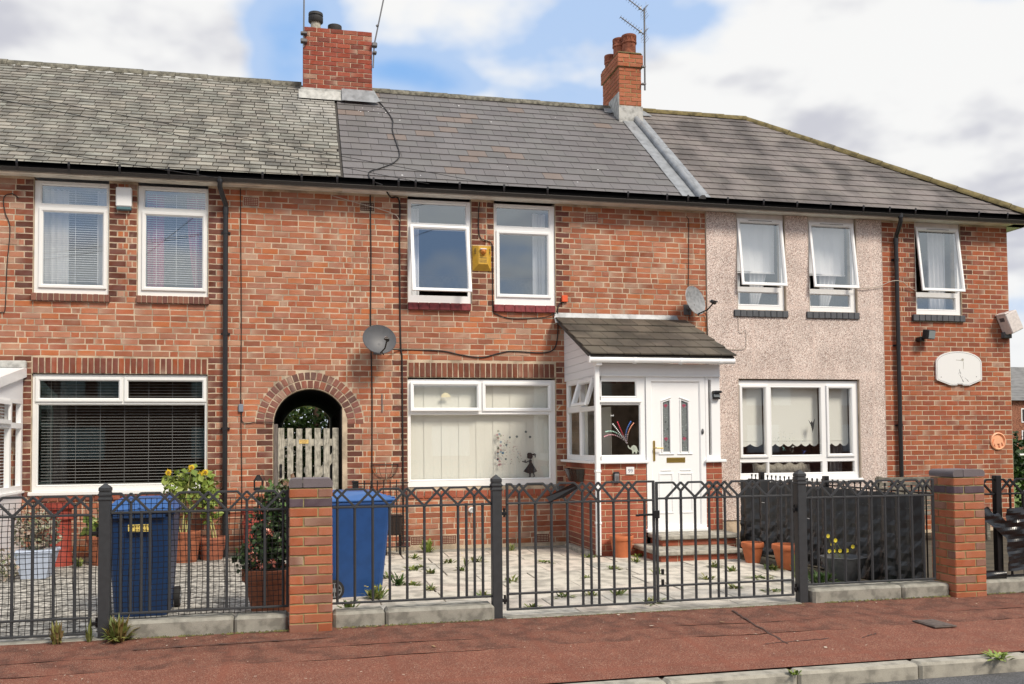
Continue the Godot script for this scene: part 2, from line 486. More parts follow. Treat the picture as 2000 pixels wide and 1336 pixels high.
# one weathered brick; w along X, h along Y, face towards +Z at z = 0, in the frame t
func brick_geo(mb: MB, w: float, h: float, d: float, base: Color, smear: float, rough: float, t := Transform3D()) -> void:
	var cols := 4
	var b := 0.004
	var jit := 0.0022 * rough
	var pale := Color(0.62, 0.46, 0.34)
	var k := rr(0.88, 1.1)
	var bc := Color(base.r * k, base.g * k, base.b * k)
	var cc := []
	var whole := rng.randf() < 0.05 * smear
	var side := rng.randi_range(0, 3) if rng.randf() < 0.42 * smear else 9
	var amount := rr(0.25, 0.8)
	var low: float = rr(0.2, 1.0)
	for r in 2:
		for i in cols:
			var q: Color = bc.lightened(rr(-0.02, 0.03))
			var f := 0.0
			if whole:
				f = rr(0.3, 0.65)
			elif side == 0 and i < 2:
				f = amount * (1.0 if i == 0 else 0.35)
			elif side == 1 and i > 1:
				f = amount * (1.0 if i == 3 else 0.35)
			elif side == 2 and r == 0:
				f = amount * low * rng.randf()
			elif side == 3 and r == 1:
				f = amount * low * rng.randf()
			cc.append(q.lerp(pale, f))
	var zf := rr(-0.0015, 0.0025) * rough
	var p := []
	var o := []
	for r in 2:
		for i in cols:
			var x := -w / 2 + w * i / (cols - 1)
			var y := (-h / 2 if r == 0 else h / 2) + rr(-jit, jit)
			if i == 0 or i == cols - 1:
				x += rr(-jit, jit)
			var sx := clampf(x, -w / 2 + b, w / 2 - b)
			var sy := y + (b if r == 0 else -b)
			p.append(t * Vector3(sx, sy, zf + rr(-0.0008, 0.0008) * rough))
			o.append(t * Vector3(x, y, zf - b * 0.8))
	var bk := t.basis.z * -d
	for i in cols - 1:
		mb.tri3(p[i], p[i + 1], p[cols + i + 1], cc[i], cc[i + 1], cc[cols + i + 1])
		mb.tri3(p[i], p[cols + i + 1], p[cols + i], cc[i], cc[cols + i + 1], cc[cols + i])
	var loop := [0, 1, 2, 3, 7, 6, 5, 4]
	for e in 8:
		var a: int = loop[e]
		var z: int = loop[(e + 1) % 8]
		mb.tri3(o[a], o[z], p[z], cc[a], cc[z], cc[z])
		mb.tri3(o[a], p[z], p[a], cc[a], cc[z], cc[a])
	var cor := [0, 3, 7, 4]
	for e in 4:
		var a: int = cor[e]
		var z: int = cor[(e + 1) % 4]
		mb.tri(o[a] + bk, o[z] + bk, o[z], bc)
		mb.tri(o[a] + bk, o[z], o[a], bc)


var variants := {}


func brick_variant(key: String, pal: Array, smear: float, rough: float, count: int) -> Array:
	if not variants.has(key):
		var list := []
		for i in count:
			var mb := MB.new()
			brick_geo(mb, 0.216, 0.070, 0.03, pal[i % pal.size()], smear, rough)
			list.append(mb.mesh())
		variants[key] = list
	return variants[key]


func arch_half(y: float, r: float, cx_y: float) -> float:
	if y < cx_y:
		return r
	var d := y - cx_y
	return sqrt(maxf(0.0, r * r - d * d)) if d < r else -1.0


# bricks of one wall in the plane z = 0. holes: Rect2-like [x0, x1, y0, y1]; quoins: x positions with side (+1: dark bricks to the right of it)
func brick_wall(house: Node3D, x0: float, x1: float, y0: float, y1: float, holes: Array, quoins: Array, pal: Array, key: String, smear: float, arch := [], off := 0.0, clean := false) -> void:
	var h := 0.081
	var pitch := 0.226
	var list := []
	var rows := int((y1 - y0) / h) + 1
	for r in rows:
		var ya := y0 + r * h
		var yb := minf(ya + h, y1)
		if yb - ya < 0.03:
			continue
		var ym := (ya + yb) / 2
		var tooth := 0.113 if r % 2 == 1 and ym > 2.6 else 0.0   # the two houses are bonded into each other
		var spans := [[x0 + (tooth if absf(x0 - 0.62) < 0.01 else 0.0), x1 + (tooth if absf(x1 - 0.62) < 0.01 else 0.0)]]
		var cuts := []
		for q in holes:
			if q[2] < yb - h * 0.4 and q[3] > ya + h * 0.4:
				cuts.append([q[0], q[1]])
		if arch.size() and ym > arch[2]:
			var half := arch_half(ym, arch[1], arch[2])
			if half > 0:
				cuts.append([arch[0] - half, arch[0] + half])
		for q in cuts:
			var nxt := []
			for s in spans:
				if q[1] <= s[0] or q[0] >= s[1]:
					nxt.append(s)
					continue
				if q[0] > s[0]:
					nxt.append([s[0], q[0]])
				if q[1] < s[1]:
					nxt.append([q[1], s[1]])
			spans = nxt
		for s in spans:
			var a: float = s[0]
			var z: float = s[1]
			if z - a < 0.05:
				continue
			# dark quoin bricks at either end of the span
			var ends := [a, z]
			for q in quoins:
				if ym < q[2] or ym > q[3]:
					continue
				var w := (0.226 if r % 2 == 0 else 0.113) - 0.004
				if q[1] > 0 and absf(q[0] - a) < 0.04 and ends[1] - ends[0] > w + 0.05:
					list.append([a, a + w, ya, yb, 1])
					ends[0] = a + w
				if q[1] < 0 and absf(q[0] - z) < 0.04 and ends[1] - ends[0] > w + 0.05:
					list.append([z - w, z, ya, yb, 1])
					ends[1] = z - w
			a = ends[0]
			z = ends[1]
			var x := a
			var shift := fposmod(off + (0.113 if r % 2 == 1 else 0.0) + (0.0 if clean else rr(-0.03, 0.03)) - a, pitch)
			var first := true
			while x < z - 0.004:
				var w := pitch
				if first:
					w = shift if shift > 0.05 else shift + pitch
					first = false
				elif not clean and rng.randf() < 0.10:
					w = 0.113
				elif not clean:
					w += rr(-0.012, 0.012)
				if z - (x + w) < 0.05:
					w = z - x
				w = minf(w, z - x)
				list.append([x, x + w, ya, yb, 0])
				x += w
	# the 300 nearest the viewer are bricks of their own
	for b in list:
		b.append(Vector3((b[0] + b[1]) / 2, (b[2] + b[3]) / 2, 0).distance_to(CAM) - (b[1] - b[0]) * 3.0)
	list.sort_custom(func(p, q): return p[5] < q[5])
	var field := brick_variant(key, pal, smear, 0.6 if clean else 1.0, 27)
	var dark := brick_variant("quoin", QUOIN, 0.35, 1.0, 10)
	var mb := MB.new()
	var joint := 0.0095 if clean else 0.011
	for i in list.size():
		var b = list[i]
		var w: float = b[1] - b[0] - joint
		var hh: float = b[3] - b[2] - joint
		var at := Vector3((b[0] + b[1]) / 2, (b[2] + b[3]) / 2, 0)
		if i < 300:
			var set_: Array = dark if b[4] == 1 else field
			var o := part("brick", set_[rng.randi() % set_.size()], M.brick, house)
			var flip := rng.randf() < 0.5
			o.transform = Transform3D(Basis(Vector3.BACK, PI if flip else 0.0) * Basis.from_scale(Vector3(w / 0.216, hh / 0.070, 1)), at)
		else:
			var damp := 0.8 if b[3] < 0.45 else 1.0
			var pick: Color = QUOIN[rng.randi() % 5] if b[4] == 1 else pal[rng.randi() % pal.size()]
			brick_geo(mb, w, hh, 0.03, pick * damp, smear * (0.5 if b[4] == 1 else 1.0), 0.6 if clean else 1.0, Transform3D(Basis(), at))
	stuff(part("brickwork", mb, M.brick, house))


# a row of upright bricks over a window
func soldier_row(parent: Node3D, x0: float, x1: float, y0: float, y1: float, count: int, pal: Array, zf: float) -> void:
	var w := (x1 - x0) / count
	for i in count:
		var mb := MB.new()
		brick_geo(mb, y1 - y0 - 0.012, w - rr(0.012, 0.02), 0.06, pal[rng.randi() % pal.size()], 0.3, 1.0, Transform3D(Basis(Vector3.BACK, PI / 2), Vector3.ZERO))
		var o := part("brick", mb, M.brick, parent)
		o.position = Vector3(x0 + (i + 0.5) * w, (y0 + y1) / 2, zf)


func lintel(house: Node3D, x0: float, x1: float, y0: float, y1: float, count: int, pal: Array) -> void:
	var l := node("lintel", house)
	var mb := MB.new()
	mb.bx(x0, x1, y0, y1, -0.2, 0.004)
	part("mortar", mb, M.mortar, l)
	soldier_row(l, x0 + 0.005, x1 - 0.005, y0, y1 - 0.01, count, pal, 0.012)


func sill(house: Node3D, x0: float, x1: float, y0: float, y1: float, material: Material, pal: Array, count: int) -> void:
	var s := node("sill", house)
	var w := (x1 - x0) / count
	for i in count:
		var mb := MB.new()
		var g := 0.004
		mb.cbx(-w / 2 + g, w / 2 - g, 0, y1 - y0, -0.12, 0.045 + rr(-0.002, 0.003), 0.006, pal[rng.randi() % pal.size()] if pal.size() else Color.WHITE)
		var o := part("brick", mb, material, s)
		o.position = Vector3(x0 + (i + 0.5) * w, y0 + rr(-0.002, 0.002), 0)
	var mm := MB.new()
	mm.bx(x0 + 0.004, x1 - 0.004, y0 + 0.006, y1 - 0.008, -0.13, 0.035)
	part("joint", mm, M.mortar if pal.size() else material, s)


# ---------------------------------------------------------------- windows
# lights: [kind, x0, x1, y0, y1, opening angle in degrees]; kind "f" fixed pane, "s" sash
func window(house: Node3D, x0: float, x1: float, y0: float, y1: float, lights: Array, material: Material, glass: Material, zf := -0.032) -> Node3D:
	var w := node("window", house)
	var mb := MB.new()
	var xs := [x0, x1]
	var ys := [y0, y1]
	var holes := []
	for l in lights:
		var i: float = 0.012 if l[0] == "s" else 0.0
		var hole := [l[1] + i, l[2] - i, l[3] + i, l[4] - i]
		holes.append(hole)
		xs.append_array([hole[0], hole[1]])
		ys.append_array([hole[2], hole[3]])
	xs.sort()
	ys.sort()
	for i in xs.size() - 1:
		for j in ys.size() - 1:
			if xs[i + 1] - xs[i] < 0.0005 or ys[j + 1] - ys[j] < 0.0005:
				continue
			var mx: float = (xs[i] + xs[i + 1]) / 2
			var my: float = (ys[j] + ys[j + 1]) / 2
			if holes.any(func(q): return mx > q[0] and mx < q[1] and my > q[2] and my < q[3]):
				continue
			mb.quad(Vector3(xs[i], ys[j], zf), Vector3(xs[i + 1], ys[j], zf), Vector3(xs[i + 1], ys[j + 1], zf), Vector3(xs[i], ys[j + 1], zf))
			mb.quad(Vector3(xs[i + 1], ys[j], zf - 0.06), Vector3(xs[i], ys[j], zf - 0.06), Vector3(xs[i], ys[j + 1], zf - 0.06), Vector3(xs[i + 1], ys[j + 1], zf - 0.06))
	mb.ring(x0, x1, y0, y1, [[0.0, zf - 0.06], [0.0, zf]])
	for q in holes:
		mb.ring(q[0], q[1], q[2], q[3], [[0.0, zf], [0.0, zf - 0.06]])
	for l in lights:
		if l[0] == "f":
			mb.ring(l[1], l[2], l[3], l[4], [[-0.005, zf], [-0.003, zf + 0.004], [0.0, zf + 0.004], [0.013, zf - 0.010], [0.013, zf - 0.04]])
	part("frame", mb, material, w)
	for l in lights:
		var cx: float = (l[1] + l[2]) / 2
		var hw: float = (l[2] - l[1]) / 2
		var top: float = l[4]
		var hh: float = l[4] - l[3]
		var tilt: float = deg_to_rad(l[5]) if l.size() > 5 else 0.0
		var place := Transform3D(Basis(Vector3.RIGHT, -tilt), Vector3(cx, top, zf + (0.02 if tilt > 0.0 else 0.0)))
		var glz := -0.028
		var inset := 0.012
		if l[0] == "s":
			var sb := MB.new()
			sb.ring(-hw, hw, -hh, 0, [[0.03, -0.045], [0.0, 0.001], [0.0, 0.018], [0.005, 0.024], [0.034, 0.024], [0.038, 0.019], [0.050, 0.008], [0.050, -0.045], [0.03, -0.045]])
			if l.size() > 6:
				sb.bx(-hw * 0.55, hw * 0.55, -0.03, -0.018, 0.023, 0.03, Color.WHITE)
			part("sash", sb, material, w).transform = place
			if l.size() > 6:
				var vb := MB.new()
				vb.bx(-hw * 0.52, hw * 0.52, -0.0275, -0.0205, 0.0295, 0.0315)
				part("trickle_vent", vb, M.ink, w).transform = place
			glz = -0.005
			inset = 0.049
		var gb := MB.new()
		gb.quad(Vector3(-hw + inset, -hh + inset, glz), Vector3(hw - inset, -hh + inset, glz), Vector3(hw - inset, -inset, glz), Vector3(-hw + inset, -inset, glz))
		part("pane", gb, glass, w).transform = place
	return w


func venetian(w: Node3D, x0: float, x1: float, y0: float, y1: float, pitch: float, depth: float, tilt: float, z := -0.17) -> void:
	var mb := MB.new()
	var hw := (x1 - x0) / 2
	var n := 3
	for i in n:
		var a := -depth / 2 + depth * i / n
		var b := -depth / 2 + depth * (i + 1) / n
		var ya := 0.004 - 0.012 * a * a / (depth * depth / 4) * 0.4
		var yb := 0.004 - 0.012 * b * b / (depth * depth / 4) * 0.4
		mb.quad(Vector3(-hw, ya, a), Vector3(-hw, yb, b), Vector3(hw, yb, b), Vector3(hw, ya, a))
	var slat := mb.mesh()
	var y := y1
	while y > y0:
		var o := part("blind_slat", slat, M.blind, w)
		o.transform = Transform3D(Basis(Vector3.RIGHT, deg_to_rad(tilt + rr(-1.5, 1.5))) * Basis(Vector3.BACK, rr(-0.0008, 0.0008)), Vector3((x0 + x1) / 2, y, z))
		y -= pitch
	var cd := MB.new()
	var k := maxi(2, int((x1 - x0) / 0.3))
	for i in k + 1:
		var x := lerpf(x0 + 0.12, x1 - 0.12, float(i) / k)
		cd.bx(x - 0.002, x + 0.002, y0, y1, z + depth / 2, z + depth / 2 + 0.002)
	part("blind_cord", cd, M.blind, w)


func curtain(w: Node3D, x0: float, x1: float, y0: float, y1: float, material: Material, folds: int, z := -0.28, gather := 0.0, called := "curtain") -> void:
	var mb := MB.new()
	var nx := folds * 8
	var ny := 8
	var grid := []
	for j in ny + 1:
		var row := []
		var fy := float(j) / ny
		for i in nx + 1:
			var fx := float(i) / nx
			var xx := lerpf(x0, x1, fx)
			if gather != 0.0:
				var g := sin(fy * PI * 0.5)
				xx = lerpf(xx, x0 if gather < 0 else x1, absf(gather) * (1.0 - g) * 0.9)
			row.append(Vector3(xx, lerpf(y0, y1, fy), z + 0.022 * sin(fx * folds * TAU + fy * 0.7) + 0.008 * sin(fx * 23.0)))
		grid.append(row)
	for j in ny:
		for i in nx:
			var a: Vector3 = grid[j][i]
			var b: Vector3 = grid[j][i + 1]
			var d: Vector3 = grid[j + 1][i + 1]
			var e: Vector3 = grid[j + 1][i]
			mb.quad(a, b, d, e)
	part(called, mb, material, w)


func flat_sticker(w: Node3D, poly: PackedVector2Array, z: float, material: Material, col := Color.WHITE, called := "sticker") -> void:
	var mb := MB.new()
	mb.prism(poly, z, z + 0.0008, col)
	part(called, mb, material, w)


func ngon(c: Vector2, r: float, n := 8, sx := 1.0, rot := 0.0) -> PackedVector2Array:
	var p := PackedVector2Array()
	for i in n:
		var a := TAU * i / n
		p.append(c + (Vector2(cos(a) * r * sx, sin(a) * r)).rotated(rot))
	return p


# ---------------------------------------------------------------- roof
func roof_basis() -> Transform3D:
	var up := Vector3(0, RIDGE_Y - EAVE_Y, RIDGE_Z - EAVE_Z).normalized()
	var out := Vector3.RIGHT.cross(up).normalized()
	return Transform3D(Basis(Vector3.RIGHT, up, out), Vector3(0, EAVE_Y, EAVE_Z))


func slope_length() -> float:
	return Vector2(RIDGE_Y - EAVE_Y, RIDGE_Z - EAVE_Z).length()


# roof-local polygon tile, thickness th, tail lifted
func slate_geo(mb: MB, poly: PackedVector2Array, th: float, col: Color, t: Transform3D) -> void:
	mb.prism(poly, 0, th, col, t)


# lay slates; edge(y) gives the x where the roof is cut on the right at slope distance y
func lay_slates(roof: Node3D, x0: float, x1: float, gauge: float, width: float, pal: Array, material: Material, ragged: float, th: float, left: Callable, right: Callable) -> void:
	var len_ := slope_length()
	var rows := int(ceil(len_ / gauge))
	var shared := {}
	var rest := MB.new()
	var tilt := atan(th * 1.25 / (gauge * 1.25))
	var made := 0
	for r in rows:
		var y := r * gauge
		var top := minf(y + gauge * 1.28, len_)
		if top - y < 0.04:
			continue
		var xs: float = left.call(y)
		var xe: float = right.call(y)
		var x := xs - (width / 2 if r % 2 == 1 else 0.0) - fposmod(rr(-0.02, 0.02) * ragged, 0.02)
		while x < xe:
			var w := width * (1.0 + rr(-0.07, 0.07) * ragged)
			var a := maxf(x, xs)
			var b := minf(x + w, xe)
			x += w
			if b - a < 0.03:
				continue
			var pick: int = rng.randi() % pal.size()
			var lift := rr(0.0, 0.003) * ragged
			var turn := rr(-0.006, 0.006) * ragged
			var dy := rr(-0.008, 0.008) * ragged
			var t := Transform3D(Basis(Vector3.BACK, turn) * Basis(Vector3.RIGHT, -tilt), Vector3((a + b) / 2, y + dy, th * 1.15 + lift))
			var w2 := b - a - (0.011 if ragged > 0.5 else 0.005)
			var h := top - y
			var xr: float = right.call(y + h)
			var cut := xr < b - 0.004
			if made < 300:
				var key := [pick, cut]
				var o: MeshInstance3D
				if cut:
					var mb := MB.new()
					mb.prism(PackedVector2Array([Vector2(-w2 / 2, 0), Vector2(w2 / 2, 0), Vector2(maxf(-w2 / 2 + 0.005, xr - (a + b) / 2), h), Vector2(-w2 / 2, h)]), 0, th, pal[pick])
					o = part("slate", mb, material, roof)
					o.transform = t
				else:
					if not shared.has(key):
						var mb := MB.new()
						var j := 0.004 * ragged
						mb.prism(PackedVector2Array([Vector2(-0.5, rr(-j, j)), Vector2(-0.2, rr(-j, j)), Vector2(0.2, rr(-j, j)), Vector2(0.5, rr(-j, j)), Vector2(0.5, 1), Vector2(-0.5, 1)]), 0, th, pal[pick])
						shared[key] = mb.mesh()
					o = part("slate", shared[key], material, roof)
					o.transform = Transform3D(t.basis * Basis.from_scale(Vector3(w2, h, 1)), t.origin)
				made += 1
			else:
				var tone: Color = pal[pick] * rr(0.94, 1.06)
				if ragged > 0.5 and y > 1.2:   # lime bloom washed down from the chimney
					var bloom := smoothstep(1.15, 0.0, absf((a + b) / 2 - 0.30 - (len_ - y) * 0.02)) * smoothstep(1.0, 3.2, y)
					tone = tone.lerp(Color(0.50, 0.49, 0.45), clampf(bloom * rr(0.25, 1.0), 0, 0.8))
				rest.prism(PackedVector2Array([Vector2(-w2 / 2, 0), Vector2(w2 / 2, 0), Vector2(w2 / 2, h), Vector2(-w2 / 2, h)]), 0, th, tone, t)
	if rest.v.size():
		stuff(part("slates", rest, material, roof))


func ridge_tiles(roof: Node3D, a: Vector3, b: Vector3, each: float, r: float, material: Material) -> void:
	# half-round tiles along a line given in the house's axes
	var d := b - a
	var n := maxi(1, int(d.length() / each))
	var dir := d.normalized()
	var side := dir.cross(Vector3.UP).normalized()
	var up := side.cross(dir).normalized()
	for i in n:
		var mb := MB.new()
		var l := d.length() / n
		for s in 8:
			var t0 := PI * s / 8.0
			var t1 := PI * (s + 1) / 8.0
			var n0 := side * cos(t0) + up * sin(t0)
			var n1 := side * cos(t1) + up * sin(t1)
			var z0 := dir * (-l / 2 + 0.003)
			var z1 := dir * (l / 2 - 0.003)
			var k := r * (1.0 + rr(-0.01, 0.01))
			mb.quadn(z0 + n1 * k, z0 + n0 * k, z1 + n0 * (k + 0.006), z1 + n1 * (k + 0.006), n1, n0, n0, n1)
			mb.quad(z1 + n0 * (k + 0.006), z1 + n1 * (k + 0.006), z1 + n1 * (k - 0.02), z1 + n0 * (k - 0.02))
			mb.quad(z0 + n1 * k, z0 + n0 * k, z0 + n0 * (k - 0.02), z0 + n1 * (k - 0.02))
		var o := part("ridge_tile", mb, material, roof)
		o.global_transform = Transform3D(Basis(), a + d * ((i + 0.5) / n) + up * rr(-0.004, 0.004))


func gutter(house: Node3D, x0: float, x1: float, brackets: Array, sag: float) -> void:
	var g := node("gutter", house)
	var mb := MB.new()
	var r := 0.056
	var n := 14
	for k in n:
		var xa := lerpf(x0, x1, float(k) / n)
		var xb := lerpf(x0, x1, float(k + 1) / n)
		var ya := 5.228 - sag * sin(PI * k / n) 
		var yb := 5.228 - sag * sin(PI * (k + 1) / n)
		for s in 10:
			var t0 := PI + PI * s / 10.0
			var t1 := PI + PI * (s + 1) / 10.0
			var a := Vector3(0, sin(t0) * 1.75, cos(t0))
			var b := Vector3(0, sin(t1) * 1.75, cos(t1))
			var ca := Vector3(xa, ya, 0.275)
			var cb := Vector3(xb, yb, 0.275)
			mb.quadn(ca + a * r, ca + b * r, cb + b * r, cb + a * r, a, b, b, a)
			mb.quadn(ca + b * (r - 0.004), ca + a * (r - 0.004), cb + a * (r - 0.004), cb + b * (r - 0.004), -b, -a, -a, -b)
	part("trough", mb, M.black_plastic, g)
	for x in brackets:
		var bb := MB.new()
		var pts := []
		for s in 9:
			var t0 := PI + PI * s / 8.0 * 1.06
			pts.append(Vector3(0, sin(t0) * 1.75, cos(t0)) * (r + 0.005))
		for s in 8:
			var a: Vector3 = pts[s]
			var b: Vector3 = pts[s + 1]
			bb.quad(a + Vector3(-0.014, 0, 0), b + Vector3(-0.014, 0, 0), b + Vector3(0.014, 0, 0), a + Vector3(0.014, 0, 0))
		bb.bx(-0.018, 0.018, -0.09, 0.0, -0.085, -0.05)
		bb.bx(-0.014, 0.014, -0.004, 0.012, 0.052, 0.064)
		part("bracket", bb, M.black_plastic, g).position = Vector3(x, 5.228 - sag * sin(PI * (x - x0) / (x1 - x0)), 0.275)


func downpipe(house: Node3D, x: float, z_top: float) -> void:
	var d := node("downpipe", house)
	var mb := MB.new()
	mb.tube([Vector3(x - 0.06, 5.15, 0.275), Vector3(x - 0.06, 5.02, 0.275), Vector3(x - 0.035, 4.93, 0.19), Vector3(x, 4.84, 0.075), Vector3(x, 4.74, 0.06), Vector3(x, 2.5, 0.06), Vector3(x, 0.03, 0.06)], 0.034, 12)
	mb.tube([Vector3(x, 4.80, 0.06), Vector3(x, 4.70, 0.06)], 0.040, 12)
	mb.tube([Vector3(x - 0.06, 5.16, 0.275), Vector3(x - 0.06, 5.08, 0.275)], 0.041, 12)
	part("pipe", mb, M.black_plastic, d)
	for y in [4.45, 3.05, 1.75, 0.6]:
		var b := MB.new()
		b.tube([Vector3(x, y - 0.02, 0.06), Vector3(x, y + 0.02, 0.06)], 0.040, 12)
		b.bx(x - 0.06, x + 0.06, y - 0.014, y + 0.014, 0.0, 0.022)
		part("bracket", b, M.black_plastic, d)


func airbrick(house: Node3D, x0: float, x1: float, y0: float, y1: float, col: Color) -> void:
	var mb := MB.new()
	mb.bx(x0, x1, y0, y1, -0.06, -0.035, Color(0.01, 0.008, 0.008))
	mb.ring(x0, x1, y0, y1, [[0.0, -0.03], [0.0, 0.004], [0.012, 0.004], [0.012, -0.03]], col)
	var nx := 7
	var ny := 4
	for i in range(1, nx):
		var x := lerpf(x0 + 0.012, x1 - 0.012, float(i) / nx)
		mb.bx(x - 0.004, x + 0.004, y0 + 0.01, y1 - 0.01, -0.03, 0.001, col)
	for j in range(1, ny):
		var y := lerpf(y0 + 0.012, y1 - 0.012, float(j) / ny)
		mb.bx(x0 + 0.01, x1 - 0.01, y - 0.005, y + 0.005, -0.03, 0.002, col)
	part("air_brick", mb, M.plain, house)


func wall_csg(house: Node3D, called: String, x0: float, x1: float, y0: float, y1: float, z0: float, z1: float, holes: Array, material: Material, arch := []) -> void:
	var w := CSGCombiner3D.new()
	w.name = called
	house.add_child(w, true)
	var b := CSGBox3D.new()
	b.name = "body"
	b.size = Vector3(x1 - x0, y1 - y0, z1 - z0)
	b.position = Vector3((x0 + x1) / 2, (y0 + y1) / 2, (z0 + z1) / 2)
	b.material = material
	w.add_child(b, true)
	for q in holes:
		var c := CSGBox3D.new()
		c.name = "opening"
		c.operation = CSGShape3D.OPERATION_SUBTRACTION
		c.size = Vector3(q[1] - q[0], q[3] - q[2], z1 - z0 + 0.4)
		c.position = Vector3((q[0] + q[1]) / 2, (q[2] + q[3]) / 2, (z0 + z1) / 2)
		c.material = material
		w.add_child(c, true)
	if arch.size():
		var c := CSGBox3D.new()
		c.name = "opening"
		c.operation = CSGShape3D.OPERATION_SUBTRACTION
		c.size = Vector3(arch[1] * 2, arch[2] + 0.5, z1 - z0 + 0.4)
		c.position = Vector3(arch[0], (arch[2] - 0.5) / 2, (z0 + z1) / 2)
		c.material = material
		w.add_child(c, true)
		var k := CSGCylinder3D.new()
		k.name = "opening"
		k.operation = CSGShape3D.OPERATION_SUBTRACTION
		k.radius = arch[1]
		k.height = z1 - z0 + 0.4
		k.sides = 48
		k.rotation.x = PI / 2
		k.position = Vector3(arch[0], arch[2], (z0 + z1) / 2)
		k.material = material
		w.add_child(k, true)


# shell: deck under the slates, rear slope, rear wall, party walls, ceilings
func shell(house: Node3D, x0: float, x1: float, party_left: bool, party_right: bool, arch := []) -> void:
	wall_csg(house, "rear_wall", x0, x1, 0, 5.1, -6.15, -5.9, [], M.mortar, arch)
	var mb := MB.new()
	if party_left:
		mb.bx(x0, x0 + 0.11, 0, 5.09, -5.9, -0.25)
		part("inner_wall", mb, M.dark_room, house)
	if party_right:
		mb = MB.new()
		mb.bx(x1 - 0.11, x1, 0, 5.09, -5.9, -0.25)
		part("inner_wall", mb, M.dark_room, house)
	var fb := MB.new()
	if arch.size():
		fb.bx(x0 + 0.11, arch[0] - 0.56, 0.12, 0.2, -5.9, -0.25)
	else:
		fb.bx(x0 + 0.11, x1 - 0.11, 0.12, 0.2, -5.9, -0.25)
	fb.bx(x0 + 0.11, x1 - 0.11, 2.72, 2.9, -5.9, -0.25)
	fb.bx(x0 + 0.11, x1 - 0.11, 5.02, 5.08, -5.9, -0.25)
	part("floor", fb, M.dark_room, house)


func eaves(house: Node3D, x0: float, x1: float, material: Material) -> void:
	var e := node("eaves", house)
	var mb := MB.new()
	mb.bx(x0, x1, 5.092, 5.185, 0.195, 0.217)
	part("fascia", mb, material, e)
	var sb := MB.new()
	sb.bx(x0, x1, 5.10, 5.115, -0.02, 0.194)
	part("soffit", sb, material, e)


func chimney(house: Node3D, x0: float, x1: float, z0: float, z1: float, y0: float, y1: float, pal: Array, mortar: Material, h: float, pitch: float, smear: float, oversail := 0.0) -> Node3D:
	var c := node("chimney", house)
	var core := MB.new()
	var g := 0.006
	core.bx(x0 + g, x1 - g, y0, y1 - 0.004, z0 + g, z1 - g)
	if oversail > 0:
		core.bx(x0 - 0.03 + g, x1 + 0.03 - g, oversail + 0.003, y1 - 0.006, z0 - 0.03 + g, z1 + 0.03 - g)
	part("mortar", core, mortar, c)
	var rows := int((y1 - y0) / h)
	for r in rows:
		var ya := y1 - (r + 1) * h
		var e := 0.03 if oversail > 0 and ya >= oversail - 0.001 else 0.0
		for face in 4:
			var a: float = [x0 - e, z0 - e, x0 - e, z0 - e][face]
			var b: float = [x1 + e, z1 + e, x1 + e, z1 + e][face]
			var x := a
			var first := true
			while x < b - 0.01:
				var w := pitch
				if first and (r + face) % 2 == 1:
					w = pitch / 2
				first = false
				if b - x - w < 0.05:
					w = b - x
				var mid := x + w / 2
				var bw := w - 0.011
				var t: Transform3D
				var yc := ya + h / 2
				if face == 0:
					t = Transform3D(Basis(), Vector3(mid, yc, z1 + e))
				elif face == 1:
					t = Transform3D(Basis(Vector3.UP, -PI / 2), Vector3(x0 - e, yc, mid))
				elif face == 2:
					t = Transform3D(Basis(Vector3.UP, PI), Vector3(mid, yc, z0 - e))
				else:
					t = Transform3D(Basis(Vector3.UP, PI / 2), Vector3(x1 + e, yc, mid))
				x += w
				if face >= 2:
					continue
				var mb := MB.new()
				brick_geo(mb, bw, h - 0.010, 0.02, pal[rng.randi() % pal.size()], smear, 1.1)
				part("brick", mb, M.brick, c).transform = t
	return c


